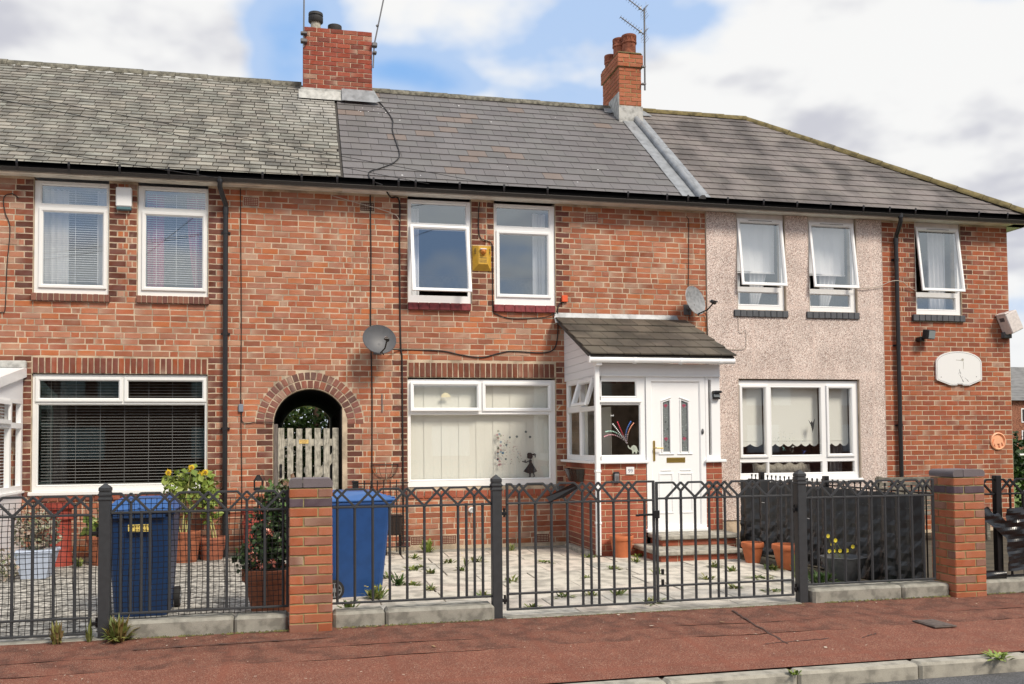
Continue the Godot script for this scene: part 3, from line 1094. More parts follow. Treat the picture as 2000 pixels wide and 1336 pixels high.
# ---------------------------------------------------------------- sky
func make_sky() -> ImageTexture:
	var W := 2560
	var H := 1280
	var im := Image.create(W, H, false, Image.FORMAT_RGBF)
	var a := FastNoiseLite.new()
	a.noise_type = FastNoiseLite.TYPE_SIMPLEX_SMOOTH
	a.seed = 41
	a.frequency = 2.6
	a.fractal_octaves = 6
	a.fractal_gain = 0.56
	var b := FastNoiseLite.new()
	b.noise_type = FastNoiseLite.TYPE_SIMPLEX_SMOOTH
	b.seed = 77
	b.frequency = 4.2
	b.fractal_octaves = 5
	var c := FastNoiseLite.new()
	c.noise_type = FastNoiseLite.TYPE_SIMPLEX_SMOOTH
	c.seed = 12
	c.frequency = 1.1
	c.fractal_octaves = 3
	# where the cloud is thicker (+) or thinner (-): azimuth, elevation, half widths, strength (degrees)
	var spots := [
		[-16.0, 20.0, 11.0, 9.0, 0.7], [-8.0, 23.5, 4.8, 3.2, 0.5], [-1.5, 22.6, 2.4, 2.6, -0.95], [0.5, 25.5, 2.5, 1.6, -0.55], [-3.0, 19.4, 3.4, 1.4, -0.35],
		[9.0, 25.6, 9.0, 3.0, 0.42], [5.6, 22.1, 3.6, 0.9, -0.75], [9.4, 21.3, 3.0, 0.8, -0.5], [15.5, 20.6, 4.6, 1.0, -0.5], [4.6, 20.6, 3.0, 1.0, 0.3], [11.0, 20.6, 2.0, 0.8, 0.25],
		[20.5, 23.5, 3.2, 3.6, 0.05], [20.0, 21.0, 2.2, 1.2, -0.1], [25.6, 24.5, 2.0, 0.8, -0.2], [29.0, 21.0, 6.5, 5.5, 0.75], [23.0, 19.0, 2.5, 1.5, 0.6], [38.0, 16.0, 9.0, 12.0, 0.7]]
	# dull undersides
	var dull := [[-16.0, 22.0, 5.0, 2.5, 0.55], [-11.0, 20.2, 4.0, 1.2, 0.25], [35.5, 18.0, 4.0, 1.6, 0.5], [33.0, 14.8, 5.0, 1.5, 0.35], [41.0, 12.0, 4.0, 3.0, 0.7], [24.6, 18.5, 2.0, 0.7, 0.5], [31.0, 18.6, 1.6, 1.0, 0.35]]
	var blue_top := Color(0.15, 0.35, 0.70)
	var blue_low := Color(0.34, 0.50, 0.74)
	var white := Color(0.76, 0.76, 0.755)
	var grey := Color(0.50, 0.505, 0.555)
	for y in H:
		var el := (0.5 - (y + 0.5) / H) * PI
		var eld := rad_to_deg(el)
		var ce := cos(el)
		var se := sin(el)
		for x in W:
			var col: Color
			if eld < -2.0:
				col = Color(0.28, 0.27, 0.25)
			else:
				var az := (x + 0.5) / W * TAU
				var azd := rad_to_deg(az)
				if azd > 180.0:
					azd -= 360.0
				var k := 1.0 / (se + 0.22)
				var p := Vector3(sin(az) * ce * k, 0.6 * k, -cos(az) * ce * k)
				var d := a.get_noise_3dv(p * 0.62) * 1.15 + c.get_noise_3dv(p * 0.5) * 0.5 + 0.26
				var u := b.get_noise_3dv(p * 0.8 + Vector3(5, 0, 3)) * 1.1 + 0.1
				if azd > -60.0 and azd < 80.0:
					for s in spots:
						var q: float = pow((azd - s[0]) / s[2], 2) + pow((eld - s[1]) / s[3], 2)
						if q < 6.0:
							d += s[4] * exp(-q)
					for s in dull:
						var q: float = pow((azd - s[0]) / s[2], 2) + pow((eld - s[1]) / s[3], 2)
						if q < 6.0:
							u += s[4] * exp(-q)
				var cover := maxf(smoothstep(-0.30, 0.50, d), 0.30 * smoothstep(-0.95, -0.15, d))
				cover = lerpf(cover, 0.9, smoothstep(16.0, 0.0, eld) * 0.5)
				var sky := blue_top.lerp(blue_low, pow(1.0 - maxf(se, 0.0), 2.2))
				var cl := white.lerp(grey, clampf(smoothstep(0.15, 0.95, u) * smoothstep(0.25, 0.8, cover), 0.0, 1.0))
				col = sky.lerp(cl, cover)
			im.set_pixel(x, y, col)
	return ImageTexture.create_from_image(im)


func _ready() -> void:
	rng.seed = 20
	# camera: a lens shifted upwards, as in a photograph cropped from its upper part
	var cam := Camera3D.new()
	cam.name = "camera"
	cam.projection = Camera3D.PROJECTION_FRUSTUM
	cam.near = 0.1
	cam.far = 900.0
	cam.size = 0.1 * 1336.0 / 1800.6
	cam.frustum_offset = Vector2(0, 0.1 * 127.2 / 1800.6)
	cam.position = CAM
	cam.rotation = Vector3(deg_to_rad(2.1585), deg_to_rad(-12.863), deg_to_rad(-0.4762))
	add_child(cam)
	cam.current = true

	var we := WorldEnvironment.new()
	we.name = "environment"
	var env := Environment.new()
	env.background_mode = Environment.BG_SKY
	env.sky = Sky.new()
	var ps := PanoramaSkyMaterial.new()
	ps.panorama = make_sky()
	env.sky.sky_material = ps
	env.background_energy_multiplier = 0.515
	env.tonemap_mode = Environment.TONE_MAPPER_LINEAR
	env.tonemap_exposure = 2.4
	env.sdfgi_enabled = true
	env.ssao_enabled = true
	env.ssil_enabled = true
	we.environment = env
	add_child(we)

	var sun := DirectionalLight3D.new()
	sun.name = "sun"
	sun.light_color = Color(1.0, 0.955, 0.89)
	sun.light_energy = 0.5
	sun.light_angular_distance = 16.0
	sun.shadow_enabled = true
	add_child(sun)
	sun.look_at_from_position(Vector3(5.2, 10.8, 9.0), Vector3.ZERO)

	make_materials()
	make_ground()
	left_house()
	centre_house()
	right_house()
	boundary()
	yards()
	fittings()
	wires()
	background()


# ---------------------------------------------------------------- ground
func sheet(called: String, x0: float, x1: float, z0: float, z1: float, y0: float, y1: float, material: Material, parent: Node3D = null) -> MeshInstance3D:
	var mb := MB.new()
	mb.quad(Vector3(x0, y1, z1), Vector3(x1, y1, z1), Vector3(x1, y0, z0), Vector3(x0, y0, z0))
	var o := part(called, mb, material, parent if parent else self)
	if parent == null:
		o.set_meta("kind", "structure")
	return o


func make_ground() -> void:
	sheet("ground", -300, 300, -300, 300, -0.16, -0.16, M.earth)
	sheet("road", -60, 60, 7.6, 15.2, -0.10, -0.10, M.road_tarmac)
	# footway: red tarmac in trench strips with open seams
	var pv := struct("pavement")
	sheet("bed", -60, 60, 5.6, 7.55, 0.044, -0.018, M.tarmac_dark, pv)
	var fy := func(z: float) -> float: return lerpf(0.060, 0.0, (z - 5.6) / 1.9)
	var edge := func(x: float, k: int) -> float:
		if k == 0:
			return 5.60
		if k == 1:
			return 6.21 + 0.012 * sin(x * 1.7) + 0.012 * sin(x * 5.3 + 1.0) + 0.004 * sin(x * 31.0)
		if k == 2:
			return 6.58 + 0.014 * sin(x * 1.3 + 2.0) + 0.010 * sin(x * 6.1) + 0.004 * sin(x * 37.0)
		return 7.50
	for k in 3:
		var mb := MB.new()
		var n := 420
		for i in n:
			var xa := lerpf(-14, 18, float(i) / n)
			var xb := lerpf(-14, 18, float(i + 1) / n)
			var ga := 0.0 if k == 0 else maxf(0.004, 0.017 + 0.012 * sin(xa * 2.3) + 0.006 * sin(xa * 17.0))
			var gb := 0.0 if k == 0 else maxf(0.004, 0.017 + 0.012 * sin(xb * 2.3) + 0.006 * sin(xb * 17.0))
			var za: float = edge.call(xa, k) + ga
			var zb: float = edge.call(xb, k) + gb
			var zc: float = edge.call(xb, k + 1)
			var zd: float = edge.call(xa, k + 1)
			var lift := 0.003 * k
			mb.quad(Vector3(xa, fy.call(zd) + lift, zd), Vector3(xb, fy.call(zc) + lift, zc), Vector3(xb, fy.call(zb) + lift, zb), Vector3(xa, fy.call(za) + lift, za))
		part("tarmac_strip", mb, [M.tarmac_grimy, M.tarmac_worn, M.tarmac_red][k], pv)
	# cracks: thin lines of tar across the footway
	for q in [[3.63, 5.78, 3.5, 6.95], [4.15, 6.90, 4.35, 6.80], [-1.2, 6.02, 0.25, 5.96], [3.35, 6.9, 3.9, 6.86]]:
		var mb := MB.new()
		var n := 24
		var last := Vector3.ZERO
		for i in n + 1:
			var t := float(i) / n
			var z := lerpf(q[1], q[3], t)
			var p := Vector3(lerpf(q[0], q[2], t) + rr(-0.012, 0.012), 0, z + rr(-0.01, 0.01))
			p.y = fy.call(p.z) + 0.0085
			if i > 0:
				var w := rr(0.006, 0.014)
				mb.quad(Vector3(last.x - w, last.y, last.z + w), Vector3(p.x - w, p.y, p.z + w), Vector3(p.x + w, p.y, p.z - w), Vector3(last.x + w, last.y, last.z - w))
			last = p
		part("crack", mb, M.tarmac_dark, pv)
	# kerb
	var kb := struct("kerb")
	var x := -12.35
	while x < 18.0:
		var mb := MB.new()
		mb.cbx(0.004, 0.91, -0.14, 0.0 + rr(-0.003, 0.003), 7.505, 7.64 + rr(-0.004, 0.004), 0.018)
		part("kerb_stone", mb, M.kerb_road, kb).position = Vector3(x, 0.004, 0)
		x += 0.914
	# garden edging under the railings
	var ed := struct("garden_edging")
	for q in [[-1.425, -0.52], [-0.515, -0.1], [0.245, 0.66], [0.665, 1.57], [4.50, 5.415], [5.42, 5.925], [6.25, 7.16], [7.165, 8.1]]:
		var mb := MB.new()
		mb.cbx(q[0] + 0.002, q[1] - 0.002, 0.0, 0.182 + rr(-0.006, 0.006), 5.40, 5.635 + rr(-0.008, 0.008), 0.022)
		part("edging_stone", mb, M.kerb_concrete, ed)
	# thresholds under the gates
	for q in [[-5.0, -1.44], [1.66, 4.40]]:
		var mb := MB.new()
		mb.cbx(q[0], q[1], -0.02, 0.064, 5.50, 5.64, 0.012)
		part("gate_threshold", mb, M.kerb_concrete, ed)
	# front gardens
	sheet("left_yard", -12, 0.05, -0.05, 5.55, 0.0, 0.052, M.yard_concrete)
	sheet("soil_bed", 0.05, 5.93, -0.05, 5.58, -0.02, 0.032, M.earth)
	var py := struct("paved_yard")
	var pal := [Color(0.76, 0.70, 0.60), Color(0.72, 0.67, 0.57), Color(0.78, 0.72, 0.62), Color(0.68, 0.65, 0.57), Color(0.77, 0.69, 0.59)]
	var rowz := 0.42
	var r := 0
	while rowz < 5.4:
		var depth := 0.60
		if rowz + depth > 5.48:
			depth = 5.48 - rowz
		var sx := 0.12 - (0.30 if r % 2 == 1 else 0.0)
		while sx < 5.5:
			var w := 0.6 if r % 3 != 2 else 0.75
			var a := maxf(sx, 0.1)
			var b := minf(sx + w, 5.42)
			sx += w
			if b - a < 0.08 or (b > 3.83 and rowz + depth < 1.5 and a > 3.6):
				continue
			var mb := MB.new()
			var g := rr(0.004, 0.009)
			mb.cbx(-(b - a) / 2 + g, (b - a) / 2 - g, -0.05, 0.0, -depth / 2 + g, depth / 2 - g, 0.005, pal[rng.randi() % pal.size()])
			var o := part("paving_slab", mb, M.slab, py)
			var zc := rowz + depth / 2
			o.transform = Transform3D(Basis.from_euler(Vector3(0.0095 + rr(-0.004, 0.004), rr(-0.006, 0.006), rr(-0.005, 0.005))), Vector3((a + b) / 2, gy(zc) + rr(-0.003, 0.004), zc))
		rowz += depth
		r += 1
	sheet("gravel_margin", 0.1, 3.8, 0.0, 0.44, 0.001, 0.001, M.kerb_concrete)
	sheet("right_garden", 5.93, 14.0, -0.3, 5.58, -0.01, 0.05, M.earth)
	sheet("lawn", 11.7, 60.0, -40.0, 5.4, 0.0, 0.02, M.lawn)
	sheet("back_garden", -12, 11.7, -14, -6.1, -0.03, -0.03, M.lawn)
	sheet("passage_floor", -0.5, 0.75, -6.2, -0.05, 0.004, 0.004, M.step_concrete)


# ---------------------------------------------------------------- houses
const ARCH := [0.12, 0.505, 1.80]


func left_house() -> void:
	var h := thing("terraced_house", "left terraced house with mossy grey slate roof, black downpipe and arched passage", "house")
	var x0 := -7.2
	var x1 := 0.56
	var wins := [[-3.46, -2.53, 3.555, 5.2], [-2.17, -1.255, 3.555, 5.2], [-3.46, -1.255, 0.925, 2.49]]
	wall_csg(h, "wall", x0, x1, 0, 5.11, -0.25, -0.002, wins, M.mortar, ARCH)
	shell(h, x0, x1, true, false, ARCH)
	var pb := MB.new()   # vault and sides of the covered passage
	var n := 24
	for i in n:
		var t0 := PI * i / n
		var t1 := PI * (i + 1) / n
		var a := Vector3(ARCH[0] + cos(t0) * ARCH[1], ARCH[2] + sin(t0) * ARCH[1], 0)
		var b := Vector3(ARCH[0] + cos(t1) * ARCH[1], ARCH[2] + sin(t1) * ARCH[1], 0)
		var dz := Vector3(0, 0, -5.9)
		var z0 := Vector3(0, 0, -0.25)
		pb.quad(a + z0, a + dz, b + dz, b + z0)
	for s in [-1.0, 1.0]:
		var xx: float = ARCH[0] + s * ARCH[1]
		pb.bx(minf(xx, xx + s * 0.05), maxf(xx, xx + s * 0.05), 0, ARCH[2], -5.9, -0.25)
	part("passage_lining", pb, M.passage_black, h)
	var holes := [[-3.46, -2.53, 3.45, 5.2], [-2.17, -1.255, 3.45, 5.2], [-3.46, -1.255, 0.84, 2.71], [-0.79, -0.585, 4.85, 4.97]]
	var quoins := [[-3.46, -1, 0, 6], [-2.53, 1, 3, 6], [-2.17, -1, 3, 6], [-1.255, 1, 0, 6], [ARCH[0] - ARCH[1], -1, 0, 1.8], [ARCH[0] + ARCH[1], 1, 0, 1.8]]
	# the arch ring keeps the bricks away: radius 0.74 above the springing, 0.505 below
	brick_wall(h, x0, 0.62, 0.048, 5.09, holes + [[ARCH[0] - 0.505, ARCH[0] + 0.505, 0.0, 1.79]], quoins, FIELD, "field", 1.0, [ARCH[0], 0.745, 1.80], 0.05)
	arch_rings(h)
	lintel(h, -3.46, -1.255, 2.49, 2.715, 29, LINTEL)
	airbrick(h, -0.785, -0.59, 4.85, 4.965, Color(0.30, 0.085, 0.05))
	sill(h, -3.475, -2.505, 3.45, 3.55, M.brick, [Color(0.26, 0.11, 0.08), Color(0.20, 0.09, 0.07), Color(0.30, 0.13, 0.09)], 14)
	sill(h, -2.175, -1.235, 3.45, 3.55, M.brick, [Color(0.26, 0.11, 0.08), Color(0.20, 0.09, 0.07), Color(0.30, 0.13, 0.09)], 14)
	soldier_row(node("sill_course", h), -3.46, -1.255, 0.80, 0.875, 20, LINTEL, 0.02)
	var w := window(h, -3.455, -2.535, 3.56, 5.06, [["f", -3.385, -2.555, 4.75, 5.02], ["s", -3.40, -2.56, 3.63, 4.70]], M.upvc_old, M.glass)
	venetian(w, -3.38, -2.58, 3.72, 4.99, 0.031, 0.020, 8.0)
	curtain(w, -3.39, -3.08, 3.66, 5.0, M.net, 4, -0.24)
	curtain(w, -2.72, -2.57, 3.66, 5.0, M.net, 2, -0.24)
	w = window(h, -2.165, -1.26, 3.56, 5.06, [["f", -2.095, -1.285, 4.76, 5.02], ["s", -2.115, -1.285, 3.63, 4.71]], M.upvc_old, M.glass)
	venetian(w, -2.07, -1.31, 3.72, 4.99, 0.031, 0.020, 8.0)
	curtain(w, -2.08, -1.86, 3.66, 5.0, M.pink, 3, -0.24)
	curtain(w, -1.56, -1.3, 3.66, 4.99, M.pink, 4, -0.24, 0.45)
	w = window(h, -3.455, -1.26, 0.93, 2.478, [["s", -3.42, -2.345, 2.115, 2.445], ["s", -2.325, -1.275, 2.115, 2.445], ["f", -3.40, -1.283, 1.005, 2.085]], M.upvc_old, M.glass_darkened)
	venetian(w, -3.38, -1.30, 1.02, 2.40, 0.0405, 0.026, 6.0)
	curtain(w, -3.36, -3.1, 0.95, 2.4, M.grey_plastic, 3, -0.35)
	var sb := MB.new()
	sb.cbx(-3.49, -1.235, 0.878, 0.928, -0.1, 0.035, 0.008)
	part("window_board", sb, M.upvc_old, h)
	eaves(h, x0, x1, M.board_dirty)
	gutter(h, x0, x1, [-4.3, -3.58, -2.96, -2.34, -1.73, -1.36, -0.52, 0.0, 0.48], 0.02)
	downpipe(h, -1.02, 0.0)
	# roof
	var rf := node("roof", h)
	rf.transform = roof_basis()
	var L := slope_length()
	var db := MB.new()
	db.bx(x0, x1, -0.05, L, -0.06, -0.004)
	part("roof_deck", db, M.deck, rf)
	var pal := []
	for i in 22:
		var k := rr(0.70, 1.15)
		if rng.randf() < 0.14:
			k *= 1.25
		pal.append(Color(0.315, 0.290, 0.245).lerp(Color(0.295, 0.295, 0.255), rng.randf()) * k)
	lay_slates(rf, x0, x1, 0.1315, 0.215, pal, M.slate, 1.0, 0.015, func(_y): return x0, func(_y): return x1 - 0.02 + 0.0 * _y)
	ridge_tiles(rf, Vector3(x0, RIDGE_Y - 0.05, RIDGE_Z), Vector3(0.0, RIDGE_Y - 0.05, RIDGE_Z), 0.5, 0.115, M.ridge)
	var mm := MB.new()   # torn mortar fillet below the ridge
	var prev := Vector2(x0, L - 0.17)
	while prev.x < -0.1:
		var nx := prev.x + rr(0.05, 0.13)
		var ny := L - 0.135 - rr(0.0, 0.05)
		if prev.x > -4.6 and prev.x < -1.4 and rng.randf() < 0.8:
			mm = MB.new()
			mm.quad(Vector3(prev.x, prev.y, 0.022), Vector3(nx, ny, 0.022), Vector3(nx, L - 0.085, 0.05), Vector3(prev.x, L - 0.085, 0.05))
			part("mortar_fillet", mm, M.lead_pale, rf)
		prev = Vector2(nx, ny)
	rear_slope(h, x0, x1)
	# chimney on the party line
	var c := chimney(h, 0.02, 1.18, -3.35, -2.5, 6.9, 8.58, CHIM, M.mortar, 0.081, 0.226, 0.25)
	var pot := MB.new()
	pot.lathe([Vector2(0.085, 8.5), Vector2(0.085, 8.80)], 16, Color.WHITE, Transform3D(Basis(), Vector3(0.235, 0, -2.8)))
	part("chimney_pot", pot, M.pot_pale, c)
	pot = MB.new()
	pot.lathe([Vector2(0.10, 8.78), Vector2(0.125, 8.80), Vector2(0.125, 8.88), Vector2(0.112, 8.885), Vector2(0.112, 8.90), Vector2(0.125, 8.905), Vector2(0.122, 8.95), Vector2(0.07, 8.965), Vector2(0.0, 8.965)], 16, Color.WHITE, Transform3D(Basis(), Vector3(0.235, 0, -2.8)))
	part("cowl", pot, M.pot_dark, c)
	pot = MB.new()
	pot.lathe([Vector2(0.10, 8.5), Vector2(0.11, 8.70), Vector2(0.12, 8.72), Vector2(0.12, 8.78), Vector2(0.06, 8.80), Vector2(0.0, 8.80)], 16, Color.WHITE, Transform3D(Basis(), Vector3(0.56, 0, -2.85)))
	part("cowl", pot, M.pot_dark, c)
	var fl := MB.new()
	fl.bx(-0.02, 0.70, 7.20, 7.53, -2.5, -2.485, Color.WHITE)
	fl.quad(Vector3(-0.05, 7.29, -2.33), Vector3(0.68, 7.29, -2.33), Vector3(0.68, 7.50, -2.49), Vector3(-0.05, 7.50, -2.49))
	part("flashing", fl, M.lead_pale, c)
	left_porch(h)


func rear_slope(h: Node3D, x0: float, x1: float) -> void:
	var mb := MB.new()
	var a := Vector3(0, RIDGE_Y, RIDGE_Z)
	var b := Vector3(0, EAVE_Y, RIDGE_Z * 2 - EAVE_Z)
	var d := Vector3(0, -0.05, 0)
	var ex := Vector3(x0, 0, 0)
	var fx := Vector3(x1, 0, 0)
	mb.quad(fx + b, ex + b, ex + a, fx + a)
	mb.quad(ex + b + d, fx + b + d, fx + a + d, ex + a + d)
	part("rear_roof", mb, M.slate_dark, h)


func arch_rings(h: Node3D) -> void:
	var a := node("arch", h)
	for ring in 2:
		var ri: float = 0.512 if ring == 0 else 0.628
		var n := 21 if ring == 0 else 26
		for i in n:
			var t := PI * (i + 0.5) / n
			var w := PI * (ri + 0.05) / n
			var mb := MB.new()
			var col: Color = (QUOIN if rng.randf() < 0.6 else LINTEL)[rng.randi() % 4]
			brick_geo(mb, w - 0.013, 0.104, 0.06, col.lightened(0.04), 0.6, 1.0, Transform3D())
			var o := part("brick", mb, M.brick, a)
			o.transform = Transform3D(Basis(Vector3.BACK, t - PI / 2), Vector3(ARCH[0] + cos(t) * (ri + 0.052), ARCH[2] + sin(t) * (ri + 0.052), 0.003))


func left_porch(h: Node3D) -> void:
	# porch beside the left window, of which only the side shows
	var p := node("porch", h)
	var x := -3.56
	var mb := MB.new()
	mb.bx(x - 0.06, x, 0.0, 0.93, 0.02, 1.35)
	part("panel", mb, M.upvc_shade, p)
	var zs := [0.02, 1.35]
	var fb := MB.new()
	# frame bars in the plane x
	for q in [[0.02, 0.09], [0.50, 0.57], [1.28, 1.35]]:
		fb.bx(x - 0.06, x + 0.002, 0.96, 2.125, q[0], q[1])
	for q in [[0.95, 1.02], [1.76, 1.83], [2.08, 2.13]]:
		fb.bx(x - 0.06, x + 0.004, q[0], q[1], 0.022, 1.348)
	fb.bx(x - 0.10, x + 0.03, 0.925, 0.952, 0.01, 1.38)
	part("frame", fb, M.upvc, p)
	for q in [[0.11, 0.48, 1.84, 2.07], [0.59, 1.26, 1.84, 2.07], [0.11, 0.48, 1.03, 1.75], [0.59, 1.26, 1.03, 1.75]]:
		var gb := MB.new()
		gb.quad(Vector3(x - 0.03, q[2], q[1]), Vector3(x - 0.03, q[2], q[0]), Vector3(x - 0.03, q[3], q[0]), Vector3(x - 0.03, q[3], q[1]))
		part("pane", gb, M.glass_plain, p)
	var ob := MB.new()
	ob.quad(Vector3(x + 0.014, 1.86, 1.22), Vector3(x + 0.014, 1.86, 0.62), Vector3(x + 0.014, 1.84, 0.62), Vector3(x + 0.014, 1.84, 1.22))
	for q in [[0.575, 0.625, 1.81, 2.10], [1.21, 1.26, 1.81, 2.10]]:
		ob.bx(x, x + 0.03, q[2], q[3], q[0], q[1])
	ob.bx(x, x + 0.03, 1.81, 1.86, 0.626, 1.209)
	ob.bx(x, x + 0.03, 2.05, 2.10, 0.626, 1.209)
	part("sash", ob, M.upvc, p)
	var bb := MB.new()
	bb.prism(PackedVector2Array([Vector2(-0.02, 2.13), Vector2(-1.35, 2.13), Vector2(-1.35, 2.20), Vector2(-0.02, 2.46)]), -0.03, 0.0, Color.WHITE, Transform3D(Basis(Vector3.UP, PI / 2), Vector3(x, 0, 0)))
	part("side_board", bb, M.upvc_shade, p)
	var rb := MB.new()
	rb.prism(PackedVector2Array([Vector2(0.0, 2.44), Vector2(-1.5, 2.16), Vector2(-1.5, 2.28), Vector2(0.0, 2.57)]), -0.02, 0.02, Color.WHITE, Transform3D(Basis(Vector3.UP, PI / 2), Vector3(x + 0.02, 0, 0)))
	part("verge_board", rb, M.upvc, p)
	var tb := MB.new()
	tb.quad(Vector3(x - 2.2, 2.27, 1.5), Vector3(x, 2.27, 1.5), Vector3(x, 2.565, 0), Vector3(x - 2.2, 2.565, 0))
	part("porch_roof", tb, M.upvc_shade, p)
	var lb := MB.new()
	lb.cbx(x - 2.2, x + 0.045, 2.555, 2.65, 0.0, 0.08, 0.012)
	part("flashing", lb, M.lead_pale, p)
	var bl := MB.new()
	for i in 26:
		bl.bx(x - 0.14, x - 0.12, 1.03 + i * 0.04, 1.045 + i * 0.04, 0.1, 1.27)
	part("blind", bl, M.blind, p)
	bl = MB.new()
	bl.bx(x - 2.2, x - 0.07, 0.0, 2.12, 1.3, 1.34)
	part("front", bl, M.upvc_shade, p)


func centre_house() -> void:
	var h := thing("terraced_house", "middle terraced house with white glazed entrance porch and smooth dark slate roof", "house")
	var x0 := 0.56
	var x1 := 5.92
	var wins := [[1.49, 2.425, 3.555, 5.2], [2.765, 3.70, 3.555, 5.2], [1.48, 3.685, 0.89, 2.49]]
	wall_csg(h, "wall", x0, x1, 0, 5.11, -0.25, -0.002, wins, M.mortar)
	shell(h, x0, x1, true, true)
	var holes := [[1.49, 2.425, 3.45, 5.2], [2.765, 3.70, 3.45, 5.2], [1.48, 3.685, 0.80, 2.70], [0.815, 1.015, 4.85, 4.97], [4.163, 4.365, 4.845, 4.97], [1.52, 1.70, 0.08, 0.2], [1.97, 2.172, 0.08, 0.2], [3.37, 3.556, 0.055, 0.18], [3.86, 5.63, 0.0, 2.4]]
	var quoins := [[1.49, -1, 0, 6], [2.425, 1, 3, 6], [2.765, -1, 3, 6], [3.70, 1, 2.7, 6], [3.685, 1, 0, 2.7], [1.48, -1, 0, 2.75], [0.622, 1, 0, 1.8]]
	brick_wall(h, 0.622, 6.125, 0.048, 5.09, holes, quoins, FIELD, "field", 1.0, [ARCH[0], 0.745, 1.80], 0.02)
	lintel(h, 1.487, 3.672, 2.475, 2.70, 27, [Color(0.22, 0.075, 0.045), Color(0.26, 0.09, 0.052), Color(0.19, 0.068, 0.042), Color(0.30, 0.11, 0.065)])
	for q in [[0.818, 1.012, 4.855, 4.968, 0.35], [4.166, 4.362, 4.85, 4.966, 1.0], [1.523, 1.699, 0.081, 0.196, 0.6], [1.973, 2.171, 0.081, 0.196, 0.6], [3.37, 3.554, 0.058, 0.176, 0.6]]:
		airbrick(h, q[0], q[1], q[2], q[3], Color(0.28, 0.08, 0.05) * q[4])
	sill(h, 1.485, 2.41, 3.448, 3.552, M.sill_red, [], 6)
	sill(h, 2.745, 3.685, 3.448, 3.552, M.sill_red, [], 6)
	soldier_row(node("sill_course", h), 1.48, 3.685, 0.735, 0.845, 19, PORCH, 0.015)
	var w := window(h, 1.495, 2.42, 3.56, 5.06, [["f", 1.535, 2.36, 4.715, 5.02], ["s", 1.525, 2.385, 3.655, 4.685, 14.0]], M.upvc, M.glass)
	curtain(w, 1.53, 1.69, 3.6, 5.0, M.roller_white, 1, -0.3)
	w = window(h, 2.77, 3.695, 3.56, 5.06, [["f", 2.80, 3.625, 4.725, 5.02], ["s", 2.80, 3.63, 3.67, 4.66]], M.upvc, M.glass)
	curtain(w, 3.42, 3.62, 3.6, 5.0, M.roller_white, 1, -0.3)
	w = window(h, 1.485, 3.68, 0.90, 2.448, [["s", 1.52, 2.545, 1.985, 2.41, 3.0], ["s", 2.575, 3.625, 1.985, 2.41], ["f", 1.515, 3.60, 0.99, 1.945]], M.upvc, M.glass_plain)
	var slat := MB.new()
	slat.bx(-0.066, 0.066, 0.0, 1.44, -0.0006, 0.0006)
	var sm := slat.mesh()
	for i in 17:
		var o := part("blind_slat", sm, M.blind_cream, w)
		o.transform = Transform3D(Basis(Vector3.UP, rr(0.02, 0.05)), Vector3(1.54 + i * 0.128, 0.97, -0.13 - 0.004 * (i % 2)))
	girl_sticker(w)
	var rb := MB.new()   # small rainbow-shaped print high on the left pane
	rb.prism(PackedVector2Array([Vector2(1.97, 2.19), Vector2(2.11, 2.19), Vector2(2.10, 2.225), Vector2(2.07, 2.25), Vector2(2.04, 2.258), Vector2(2.01, 2.25), Vector2(1.98, 2.225)]), -0.052, -0.051, Color(0.8, 0.74, 0.5))
	part("sticker", rb, M.plain, w)
	eaves(h, x0, x1 + 0.2, M.board_clean)
	gutter(h, x0, x1, [0.98, 1.33, 1.57, 2.2, 2.85, 3.5, 4.74, 5.36, 5.7], -0.004)
	# roof
	var rf := node("roof", h)
	rf.transform = roof_basis()
	var L := slope_length()
	var db := MB.new()
	db.bx(x0, x1, -0.05, L, -0.06, -0.006)
	part("roof_deck", db, M.deck, rf)
	var pal := []
	for i in 16:
		var k := rr(0.9, 1.08)
		pal.append(Color(0.168, 0.158, 0.156) * k)
	pal.append(Color(0.21, 0.168, 0.145))
	lay_slates(rf, x0, x1, 0.25, 0.30, pal, M.slate_dark, 0.25, 0.012, func(_y): return x0 + 0.015, func(_y): return x1)
	ridge_tiles(rf, Vector3(1.18, RIDGE_Y - 0.045, RIDGE_Z), Vector3(5.62, RIDGE_Y - 0.045, RIDGE_Z), 0.34, 0.105, M.ridge)
	rear_slope(h, x0, x1)
	var fb := MB.new()   # lead apron below the first chimney
	var ft := roof_basis()
	fb.quad(Vector3(0.66, 7.26, -2.27), Vector3(1.22, 7.26, -2.27), Vector3(1.19, 7.54, -2.487), Vector3(0.66, 7.54, -2.487))
	fb.quad(Vector3(1.22, 7.26, -2.27), Vector3(1.30, 7.31, -2.33), Vector3(1.20, 7.56, -2.5), Vector3(1.19, 7.54, -2.487))
	part("flashing", fb, M.lead, rf).global_transform = Transform3D(Basis(), Vector3(0, 0.012, 0.012))
	# white specks of lichen and droppings
	var sp := MB.new()
	for i in 46:
		var near := i < 30
		var px := rr(0.75, 1.55) if near else rr(0.7, 5.4)
		var pyy := L - rr(0.45, 1.2) if near else rr(0.3, L - 0.3)
		var s := rr(0.004, 0.016)
		sp.quad(Vector3(px - s, pyy - s, 0.023), Vector3(px + s, pyy - s * 0.6, 0.023), Vector3(px + s * 0.7, pyy + s, 0.023), Vector3(px - s, pyy + s * 0.8, 0.023))
	stuff(part("lichen_speck", sp, M.white, rf))
	porch(h)


